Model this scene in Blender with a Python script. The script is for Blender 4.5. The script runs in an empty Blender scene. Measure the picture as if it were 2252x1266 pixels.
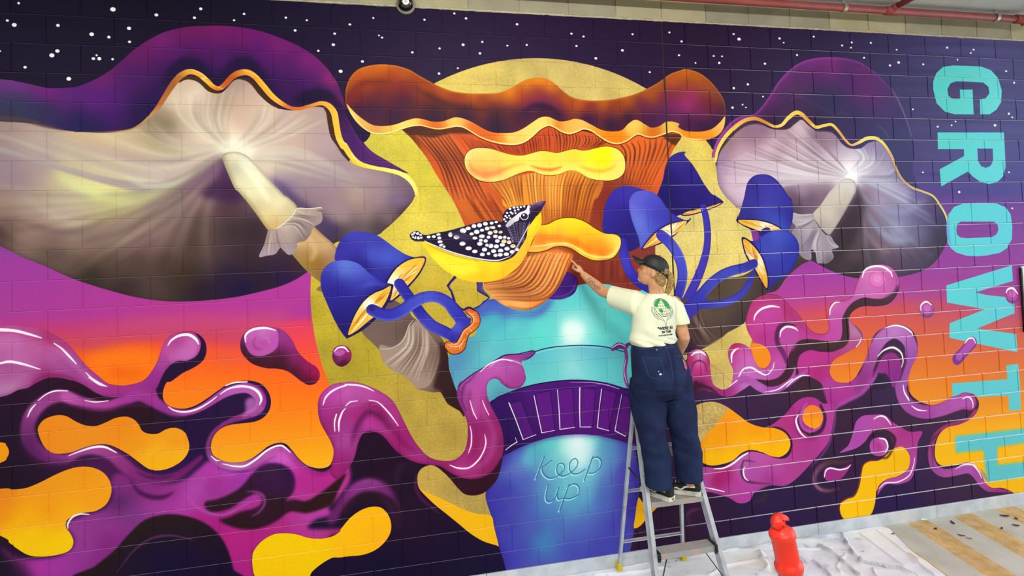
import bpy, bmesh, math, random, json
import numpy as np
from mathutils import Vector, Matrix, Euler
from mathutils.bvhtree import BVHTree
PI = math.pi
random.seed(5)
sc = bpy.context.scene
col = sc.collection

# ================= camera, world, lights, exposure =================
cd = bpy.data.cameras.new('camera'); cam = bpy.data.objects.new('camera', cd); col.objects.link(cam)
rx, dn, fw = Vector((0.97972896, -0.19711161, -0.03575176)), Vector((-0.02793921, 0.04227539, -0.99871527)), Vector((0.19836979, 0.97946915, 0.03591128))
cam.matrix_world = Matrix.Translation((-5.54349045, -4.07347916, 2.41579661)) @ Matrix((rx, -dn, -fw)).transposed().to_4x4()
cd.sensor_width = 36.0; cd.lens = 1200.0 * 36.0 / 2252.0; cd.shift_y = -(633.0 - 521.486) / 2252.0
cd.clip_start = 0.05; cd.clip_end = 200
sc.camera = cam
sc.view_settings.view_transform = 'Standard'; sc.view_settings.look = 'None'
sc.view_settings.exposure = 0.0; sc.view_settings.gamma = 1.0; sc.view_settings.use_curve_mapping = False

w = bpy.data.worlds.new('world'); sc.world = w; w.use_nodes = True
bg = w.node_tree.nodes['Background']; bg.inputs[0].default_value = (0.80, 0.88, 1.0, 1); bg.inputs[1].default_value = 3.2

def area(name, loc, rot, sx, sy, power, colr=(1, 1, 1)):
    l = bpy.data.lights.new(name, 'AREA'); l.shape = 'RECTANGLE'; l.size = sx; l.size_y = sy; l.energy = power; l.color = colr
    o = bpy.data.objects.new(name, l); o.location = loc; o.rotation_euler = rot; col.objects.link(o); return o
# middle ceiling batten read from the arm shadow; outer two unseen, added for evenness
for i, (bx_, e) in enumerate(((-8.8, 22), (-4.9, 56), (-1.2, 18))):
    area('batten_or_added_light', (bx_, -2.6, 4.36), (math.radians(28), 0, 0), 0.9 if e > 50 else 1.3, 0.14, e, (1.0, 0.98, 0.93))
area('fill_light', (-6.3, -7.0, 4.3), (math.radians(50), 0, 0), 8.0, 0.5, 315, (1.0, 0.98, 0.94))  # unseen fill lamp added to even out the wall brightness

# ================= helpers =================
def tag(o, label=None, cat=None, group=None, kind=None):
    if label: o['label'] = label
    if cat: o['category'] = cat
    if group: o['group'] = group
    if kind: o['kind'] = kind
    return o
def link(name, me, m, parent=None, smooth=False):
    o = bpy.data.objects.new(name, me); col.objects.link(o)
    if m: (me.materials.append(m) if not isinstance(m, (list, tuple)) else [me.materials.append(x) for x in m])
    if smooth:
        for p in me.polygons: p.use_smooth = True
    if parent: o.parent = parent; o.matrix_parent_inverse = parent.matrix_world.inverted()
    return o
def obj(name, bm, m, parent=None, smooth=False, recalc=True):
    if recalc: bmesh.ops.recalc_face_normals(bm, faces=bm.faces)
    me = bpy.data.meshes.new(name); bm.to_mesh(me); bm.free()
    return link(name, me, m, parent, smooth)
def thing(name, loc, label, cat, group=None):
    o = bpy.data.objects.new(name, None); col.objects.link(o); o.location = loc; o.empty_display_size = 0.1
    bpy.context.view_layer.update()
    return tag(o, label, cat, group)
def add_box(bm, x0, x1, y0, y1, z0, z1, bev=0.0, mat=None):
    r = bmesh.ops.create_cube(bm, size=1.0); vs = r['verts']
    for v in vs: v.co = Vector(((x0 + x1) / 2 + v.co.x * (x1 - x0), (y0 + y1) / 2 + v.co.y * (y1 - y0), (z0 + z1) / 2 + v.co.z * (z1 - z0)))
    if bev:
        es = list({e for v in vs for e in v.link_edges})
        g = bmesh.ops.bevel(bm, geom=es, offset=bev, segments=1, affect='EDGES')
        vs = list({v for v in g['verts']} | {v for v in vs if v.is_valid})
    if mat is not None:
        for v in vs: v.co = mat @ v.co
    return vs
def bar(bm, a, b, w, d, up=(0, 0, 1), bev=0.0):
    """rectangular bar from a to b; w across, d deep"""
    a, b = Vector(a), Vector(b); z = (b - a); L = z.length; z.normalize()
    x = Vector(up).cross(z)
    if x.length < 1e-4: x = Vector((1, 0, 0))
    x.normalize(); y = z.cross(x)
    M = Matrix((x, y, z)).transposed().to_4x4(); M.translation = a
    return add_box(bm, -w / 2, w / 2, -d / 2, d / 2, 0, L, bev, M)
def tube(bm, pts, rad, n=10, cap=True, flat=1.0, closed=False):
    pts = [Vector(p) for p in pts]; rad = rad if isinstance(rad, (list, tuple)) else [rad] * len(pts)
    rings = []; prev = None
    for i, p in enumerate(pts):
        d = (pts[min(i + 1, len(pts) - 1)] - pts[max(i - 1, 0)]).normalized()
        if prev is None: x = d.orthogonal().normalized()
        else: x = (prev - d * prev.dot(d)).normalized()
        prev = x; y = d.cross(x)
        rings.append([bm.verts.new(p + (x * math.cos(2 * PI * k / n) + y * math.sin(2 * PI * k / n) * flat) * rad[i]) for k in range(n)])
    for a, b in zip(rings, rings[1:]):
        for k in range(n): bm.faces.new((a[k], a[(k + 1) % n], b[(k + 1) % n], b[k]))
    if cap: bm.faces.new(rings[0][::-1]); bm.faces.new(rings[-1])
    return rings
def loft(bm, rings, n=20, cap=True):
    """rings: (centre, half width vector, half depth vector)"""
    R_ = []
    for c, u, v in rings:
        c, u, v = Vector(c), Vector(u), Vector(v)
        R_.append([bm.verts.new(c + u * math.cos(2 * PI * k / n) + v * math.sin(2 * PI * k / n)) for k in range(n)])
    for a, b in zip(R_, R_[1:]):
        for k in range(n): bm.faces.new((a[k], a[(k + 1) % n], b[(k + 1) % n], b[k]))
    if cap: bm.faces.new(R_[0][::-1]); bm.faces.new(R_[-1])
    return R_
def ell(bm, c, r, M=None, seg=16, rin=10):
    g = bmesh.ops.create_uvsphere(bm, u_segments=seg, v_segments=rin, radius=1.0)
    for v in g['verts']:
        p = Vector((v.co.x * r[0], v.co.y * r[1], v.co.z * r[2])) + Vector(c)
        v.co = (M @ p) if M is not None else p
def lathe(bm, prof, n=28, M=None):
    rings = []
    for r, z in prof:
        rings.append([bm.verts.new((M @ Vector((r * math.cos(2 * PI * k / n), r * math.sin(2 * PI * k / n), z))) if M is not None else Vector((r * math.cos(2 * PI * k / n), r * math.sin(2 * PI * k / n), z))) for k in range(n)])
    for a, b in zip(rings, rings[1:]):
        for k in range(n): bm.faces.new((a[k], a[(k + 1) % n], b[(k + 1) % n], b[k]))
    bm.faces.new(rings[0][::-1]); bm.faces.new(rings[-1])
def extrude_poly(bm, pts, t, M):
    """flat outline (a, b) given thickness t along its normal, placed by M"""
    a = [bm.verts.new(M @ Vector((p[0], -t / 2, p[1]))) for p in pts]; b = [bm.verts.new(M @ Vector((p[0], t / 2, p[1]))) for p in pts]
    bm.faces.new(a); bm.faces.new(b[::-1]); n = len(pts)
    for i in range(n): bm.faces.new((a[i], b[i], b[(i + 1) % n], a[(i + 1) % n]))
def remesh(name, bm, vox, m, parent, smooth_it=4, fac=0.5):
    """melt overlapping closed shapes into one continuous skin"""
    bmesh.ops.recalc_face_normals(bm, faces=bm.faces)
    me = bpy.data.meshes.new(name); bm.to_mesh(me); bm.free()
    o = bpy.data.objects.new(name, me); col.objects.link(o)
    r = o.modifiers.new('r', 'REMESH'); r.mode = 'VOXEL'; r.voxel_size = vox
    s = o.modifiers.new('s', 'SMOOTH'); s.iterations = smooth_it; s.factor = fac
    dg = bpy.context.evaluated_depsgraph_get(); dg.update()
    me2 = bpy.data.meshes.new_from_object(o.evaluated_get(dg)); o.modifiers.clear(); o.data = me2
    bpy.data.meshes.remove(me); me2.materials.clear(); me2.materials.append(m)
    for p in me2.polygons: p.use_smooth = True
    if parent: o.parent = parent; o.matrix_parent_inverse = parent.matrix_world.inverted()
    return o
def srgb(h):
    c = [(int(h[i:i + 2], 16) / 255) for i in (0, 2, 4)]
    return tuple(((v / 12.92) if v <= 0.04045 else ((v + 0.055) / 1.055) ** 2.4) for v in c) + (1,)
def mat(name, c, rough=0.6, metal=0.0, spec=0.5, noise=None, bump=None, coat=0.0):
    """noise: (scale, other colour, low, high); bump: (scale, strength)"""
    m = bpy.data.materials.new(name); m.use_nodes = True; nt = m.node_tree; b = nt.nodes['Principled BSDF']
    b.inputs['Base Color'].default_value = srgb(c); b.inputs['Roughness'].default_value = rough; b.inputs['Metallic'].default_value = metal
    b.inputs['Specular IOR Level'].default_value = spec; b.inputs['Coat Weight'].default_value = coat
    tc = nt.nodes.new('ShaderNodeNewGeometry')
    if noise:
        n = nt.nodes.new('ShaderNodeTexNoise'); n.inputs['Scale'].default_value = noise[0]; n.inputs['Detail'].default_value = 6
        nt.links.new(tc.outputs['Position'], n.inputs['Vector'])
        r = nt.nodes.new('ShaderNodeValToRGB'); e = r.color_ramp.elements
        e[0].position = noise[2]; e[0].color = srgb(c); e[1].position = noise[3]; e[1].color = srgb(noise[1])
        nt.links.new(n.outputs['Fac'], r.inputs['Fac']); nt.links.new(r.outputs['Color'], b.inputs['Base Color'])
    if bump:
        n2 = nt.nodes.new('ShaderNodeTexNoise'); n2.inputs['Scale'].default_value = bump[0]; n2.inputs['Detail'].default_value = 5
        nt.links.new(tc.outputs['Position'], n2.inputs['Vector'])
        bp = nt.nodes.new('ShaderNodeBump'); bp.inputs['Strength'].default_value = bump[1]; bp.inputs['Distance'].default_value = 0.01
        nt.links.new(n2.outputs['Fac'], bp.inputs['Height']); nt.links.new(bp.outputs['Normal'], b.inputs['Normal'])
    return m

# ================= the painted wall =================
# ---------- mural painter: brush strokes and fills in wall millimetres, rasterised once into one picture ----------
SX = 0.40                                     # texture pixels per wall millimetre
MX0, MX1, MY0, MY1 = -9800, 1400, -1240, 3120  # painted extent of the wall (x right, y down, mm)
TW, TH = int((MX1 - MX0) * SX), int((MY1 - MY0) * SX)
CV = np.zeros((TH, TW, 3), np.float32)
MASKS = {}
RND = np.random.RandomState(7)

def t2(p):
    p = np.asarray(p, float)
    q = p.copy(); q[:, 0] = (p[:, 0] - MX0) * SX; q[:, 1] = (p[:, 1] - MY0) * SX
    return q

def smooth(p, closed, n=7):
    p = np.asarray(p, float); m = len(p)
    if m < 3: return p
    if closed: P0, P1, P2, P3 = np.roll(p, 1, 0), p, np.roll(p, -1, 0), np.roll(p, -2, 0)
    else:
        e = np.vstack([2 * p[0] - p[1], p, 2 * p[-1] - p[-2]])
        P0, P1, P2, P3 = e[:-3], e[1:-2], e[2:-1], e[3:]
    t = (np.arange(n) / n)[:, None, None]
    out = 0.5 * ((2 * P1) + (-P0 + P2) * t + (2 * P0 - 5 * P1 + 4 * P2 - P3) * t * t + (-P0 + 3 * P1 - 3 * P2 + P3) * t ** 3)
    out = out.transpose(1, 0, 2).reshape(-1, p.shape[1])
    return out if closed else np.vstack([out, p[-1:]])

def hexc(h):
    h = int(h, 16) if isinstance(h, str) else h
    return np.array([(h >> 16) & 255, (h >> 8) & 255, h & 255], np.float32) / 255

def boxblur(a, r):
    r = int(round(r))
    if r < 1: return a
    for ax in (0, 1):
        for _ in (0, 1):
            pad = [(0, 0), (0, 0)]; pad[ax] = (r + 1, r)
            c = np.cumsum(np.pad(a, pad, mode='edge'), ax, dtype=np.float64)
            n = a.shape[ax]
            a = ((c[2 * r + 1:2 * r + 1 + n] - c[:n]) if ax == 0 else (c[:, 2 * r + 1:2 * r + 1 + n] - c[:, :n])) / (2 * r + 1)
    return a.astype(np.float32)

def raster(polys, pad=0):
    """anti-aliased non-zero / even-odd fill of closed polygons -> (x0, y0, mask)"""
    allp = np.vstack(polys)
    x0 = max(0, int(allp[:, 0].min()) - 1 - pad); x1 = min(TW, int(allp[:, 0].max()) + 2 + pad)
    y0 = max(0, int(allp[:, 1].min()) - 1 - pad); y1 = min(TH, int(allp[:, 1].max()) + 2 + pad)
    if x1 <= x0 or y1 <= y0: return None
    w, h = x1 - x0, y1 - y0
    SS = 3
    acc = np.zeros((h * SS, w + 2), np.float32)
    rows, xs, sg = [], [], []
    for p in polys:
        a = p; b = np.roll(p, -1, 0)
        for (ax, ay), (bx, by) in zip(a, b):
            if ay == by: continue
            s = 1
            if ay > by: ax, ay, bx, by = bx, by, ax, ay; s = -1
            r0 = int(math.ceil((ay - y0) * SS - 0.5)); r1 = int(math.ceil((by - y0) * SS - 0.5))
            r0 = max(r0, 0); r1 = min(r1, h * SS)
            if r1 <= r0: continue
            r = np.arange(r0, r1); yy = (r + 0.5) / SS + y0
            rows.append(r); xs.append(ax + (yy - ay) * (bx - ax) / (by - ay) - x0); sg.append(np.full(len(r), s, np.int8))
    if not rows: return None
    rows = np.concatenate(rows); xs = np.concatenate(xs); sg = np.concatenate(sg)
    o = np.lexsort((xs, rows)); rows, xs, sg = rows[o], np.clip(xs[o], 0, w), sg[o]
    st = np.searchsorted(rows, np.arange(h * SS + 1))
    # winding number before each crossing, per row
    cum = np.cumsum(sg); base = np.zeros(len(sg), int)
    first = st[rows]; base = np.where(first > 0, cum[np.maximum(first - 1, 0)], 0) * (first > 0)
    wn = cum - base
    nxt = np.append(xs[1:], 0); same = np.append(rows[1:] == rows[:-1], False)
    on = same & (wn != 0)
    ra, xa, xb = rows[on], xs[on], nxt[on]
    # span [xa, xb): add as difference of ramps
    for x, s in ((xa, 1.0), (xb, -1.0)):
        i = x.astype(int); f = (x - i).astype(np.float32)
        np.add.at(acc, (ra, i), s * (1 - f)); np.add.at(acc, (ra, i + 1), s * f)
    m = np.cumsum(acc, 1)[:, :w].reshape(h, SS, w).mean(1)
    return x0, y0, np.clip(m, 0, 1).astype(np.float32)

def colour(spec, x0, y0, w, h):
    if not isinstance(spec, list): return hexc(spec)[None, None, :]
    pts = t2([[s[0], s[1]] for s in spec]); cols = np.array([hexc(s[2]) for s in spec]) 
    q = 6
    gx = np.arange(x0, x0 + w + q, q) ; gy = np.arange(y0, y0 + h + q, q)
    X, Y = np.meshgrid(gx, gy)
    num = np.zeros(X.shape + (3,)); den = np.zeros(X.shape)
    D = np.hypot(pts[:, None, 0] - pts[None, :, 0], pts[:, None, 1] - pts[None, :, 1]) + 1e9 * np.eye(len(pts))
    near = D.min(1)
    for p, c, nr in zip(pts, cols, near):
        r2 = min(0.55 * nr, 90.0) ** 2 + 9
        d2 = (X - p[0]) ** 2 + (Y - p[1]) ** 2
        wt = (d2 + r2) ** -1.7
        num += wt[..., None] * c; den += wt
    g = num / den[..., None]
    if len(pts) > 6:
        rb = max(1, int(0.22 * float(np.median(near)) / q))
        g = np.stack([boxblur(g[..., i], rb) for i in range(3)], -1)
    # bilinear enlargement
    fx = (np.arange(x0, x0 + w) - x0) / q; fy = (np.arange(y0, y0 + h) - y0) / q
    ix = fx.astype(int); iy = fy.astype(int); tx = (fx - ix)[None, :, None]; ty = (fy - iy)[:, None, None]
    ix1 = np.minimum(ix + 1, g.shape[1] - 1); iy1 = np.minimum(iy + 1, g.shape[0] - 1)
    r0 = g[iy][:, ix] * (1 - tx) + g[iy][:, ix1] * tx
    r1 = g[iy1][:, ix] * (1 - tx) + g[iy1][:, ix1] * tx
    return (r0 * (1 - ty) + r1 * ty).astype(np.float32)

def lay(x0, y0, m, spec, alpha=1.0, clip=None):
    h, w = m.shape
    if clip and clip in MASKS:
        cx, cy, cm = MASKS[clip]
        full = np.zeros_like(m)
        ax0, ay0 = max(x0, cx), max(y0, cy); ax1, ay1 = min(x0 + w, cx + cm.shape[1]), min(y0 + h, cy + cm.shape[0])
        if ax1 <= ax0 or ay1 <= ay0: return
        full[ay0 - y0:ay1 - y0, ax0 - x0:ax1 - x0] = cm[ay0 - cy:ay1 - cy, ax0 - cx:ax1 - cx]
        m = m * full
    c = colour(spec, x0, y0, w, h)
    a = (m * alpha)[..., None]
    s = CV[y0:y0 + h, x0:x0 + w]
    s += (c - s) * a

def fill(pts, spec, soft=0, alpha=1.0, clip=None, save=None, sharp=0, holes=()):
    ps = [t2(p) if sharp else smooth(t2(p), True) for p in [pts] + list(holes)]
    if holes:                                   # outline one way round, holes the other
        area = lambda p: (p[:, 0] * np.roll(p[:, 1], -1) - p[:, 1] * np.roll(p[:, 0], -1)).sum()
        ps = [p if (area(p) > 0) == (i == 0) else p[::-1] for i, p in enumerate(ps)]
    r = raster(ps, int(soft * SX * 3))
    if r is None: return
    x0, y0, m = r
    if soft: m = boxblur(m, soft * SX)
    if save: MASKS[save] = (x0, y0, m)
    if alpha: lay(x0, y0, m, spec, alpha, clip)

def edge(name, dx, dy, r, spec, alpha):
    """shade the side of a saved shape that faces away from (dx, dy)"""
    x0, y0, m = MASKS[name]
    P = int(max(abs(dx), abs(dy)) * SX) + 2
    b = np.pad(m, P)
    b = np.roll(b, (int(dy * SX), int(dx * SX)), (0, 1))
    b = boxblur(b, r * SX)[P:-P, P:-P]
    lay(x0, y0, m * np.clip(1 - b, 0, 1), spec, alpha)

def ribbon(p, w):
    d = np.gradient(p, axis=0); d /= np.linalg.norm(d, axis=1)[:, None] + 1e-9
    n = np.stack([-d[:, 1], d[:, 0]], 1); w = w[:, None] / 2
    a, b = p + n * w, p - n * w
    def cap(c, nn, dd, r):
        t = np.linspace(0, np.pi, 7)[1:-1]
        return np.array([c + nn * r * math.cos(q) + dd * r * math.sin(q) for q in t])
    return np.vstack([a, cap(p[-1], n[-1], d[-1], w[-1, 0]), b[::-1], cap(p[0], -n[0], -d[0], w[0, 0])])

def stroke(pts, spec, soft=0, alpha=1.0, clip=None, save=None, sharp=0):
    """pts: (x, y, width)"""
    p = np.asarray(pts, float); q = t2(p[:, :2]); w = p[:, 2:3] * SX
    s = np.hstack([q, w])
    if not sharp and len(s) > 2: s = smooth(s, False)
    if len(s) == 2: s = np.vstack([s[0], (s[0] + s[1]) / 2, s[1]])
    r = raster([ribbon(s[:, :2], np.maximum(s[:, 2], 0.3))], int(soft * SX * 3))
    if r is None: return
    x0, y0, m = r
    if soft: m = boxblur(m, soft * SX)
    if save: MASKS[save] = (x0, y0, m)
    if alpha: lay(x0, y0, m, spec, alpha, clip)

def at_len(c, t):
    c = smooth(c, False, 6); L = np.append(0, np.cumsum(np.hypot(*np.diff(c, axis=0).T))); L /= L[-1]
    return np.stack([np.interp(t, L, c[:, 0]), np.interp(t, L, c[:, 1])], 1)

def fan(A, M, B, n, w, cols, soft=0, alpha=1.0, clip=None, jit=0.3, taper=1):
    """n brush strokes running from curve A through curve M to curve B"""
    t = (np.arange(n) + 0.5) / n + RND.uniform(-jit, jit, n) / n
    t = np.clip(t, 0, 1)
    a = at_len(np.asarray(A, float), t) if len(A) > 1 else np.repeat(np.asarray(A, float), n, 0)
    b = at_len(np.asarray(B, float), t) if len(B) > 1 else np.repeat(np.asarray(B, float), n, 0)
    m = at_len(np.asarray(M, float), t) if not isinstance(M, int) else (a + b) / 2
    for i in range(n):
        ww = w * RND.uniform(0.6, 1.3)
        e = 0.25 if taper else 1.0
        stroke([[*a[i], ww * e], [*m[i], ww], [*b[i], ww * e]], cols[RND.randint(len(cols))], soft, alpha * RND.uniform(0.5, 1), clip)

def dots(pts, spec, clip=None):
    """(x, y, rx, ry) filled ellipses"""
    t = np.linspace(0, 2 * np.pi, 13)[:-1]
    for d in pts:
        x, y, rx = d[:3]; ry = d[3] if len(d) > 3 else rx
        fill(np.stack([x + rx * np.cos(t), y + ry * np.sin(t)], 1), spec, 0, 1, clip)

def grid(cols):
    """backdrop: columns of (y, colour) stops, blended across the wall"""
    ys = np.arange(TH) / SX + MY0; xs = np.arange(TW) / SX + MX0
    C = [np.stack([np.interp(ys, [s[0] for s in st], [hexc(s[1])[k] for s in st]) for k in range(3)], 1) for _, st in cols]
    cx = [c[0] for c in cols]
    f = np.interp(xs, cx, np.arange(len(cx))); i = np.minimum(f.astype(int), len(cx) - 2); t = (f - i)
    C = np.array(C, np.float32)
    for y in range(TH): CV[y] = C[i, y] * (1 - t)[:, None] + C[i + 1, y] * t[:, None]

def mottle(name, scale, amp, thr=None):
    """worn, pitted look of paint over rough block, inside a saved shape"""
    x0, y0, m = MASKS[name]; h, w = m.shape
    q = max(1, int(scale * SX)); g = RND.rand(h // q + 3, w // q + 3).astype(np.float32)
    g = np.repeat(np.repeat(g, q, 0), q, 1)[:h, :w]; g = boxblur(g, q * .6)
    g = (g - g.mean()) / (g.std() + 1e-6)
    if thr is not None: g = -np.clip(g - thr, 0, 2)
    s = CV[y0:y0 + h, x0:x0 + w]; s *= 1 + (g * amp * m)[..., None]

def unpack(f, st):
    a = np.array(f, float).reshape(-1, st); a[:, 0] = np.cumsum(a[:, 0]); a[:, 1] = np.cumsum(a[:, 1]); return a
def col_of(c): return int(c) if not isinstance(c, list) else [[r[0], r[1], int(r[2])] for r in unpack(c, 3)]
def run_ops(ops):
    for o in ops:
        k, a = o[0], list(o[1:])
        if k == 'F':
            a[0] = unpack(a[0], 2); a[1] = col_of(a[1])
            if len(a) > 7: a[7] = [unpack(h, 2) for h in a[7]]
            fill(*a)
        elif k == 'S': a[0] = unpack(a[0], 3); a[1] = col_of(a[1]); stroke(*a)
        elif k == 'E': a[4] = col_of(a[4]); edge(*a)
        elif k == 'N': a[0] = unpack(a[0], 2); a[1] = unpack(a[1], 2) if a[1] else 0; a[2] = unpack(a[2], 2); fan(*a)
        elif k == 'D': a[0] = unpack(a[0], 4); a[1] = col_of(a[1]); dots(*a)
        elif k == 'M': mottle(*a)
        elif k == 'G': grid(*a)

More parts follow.
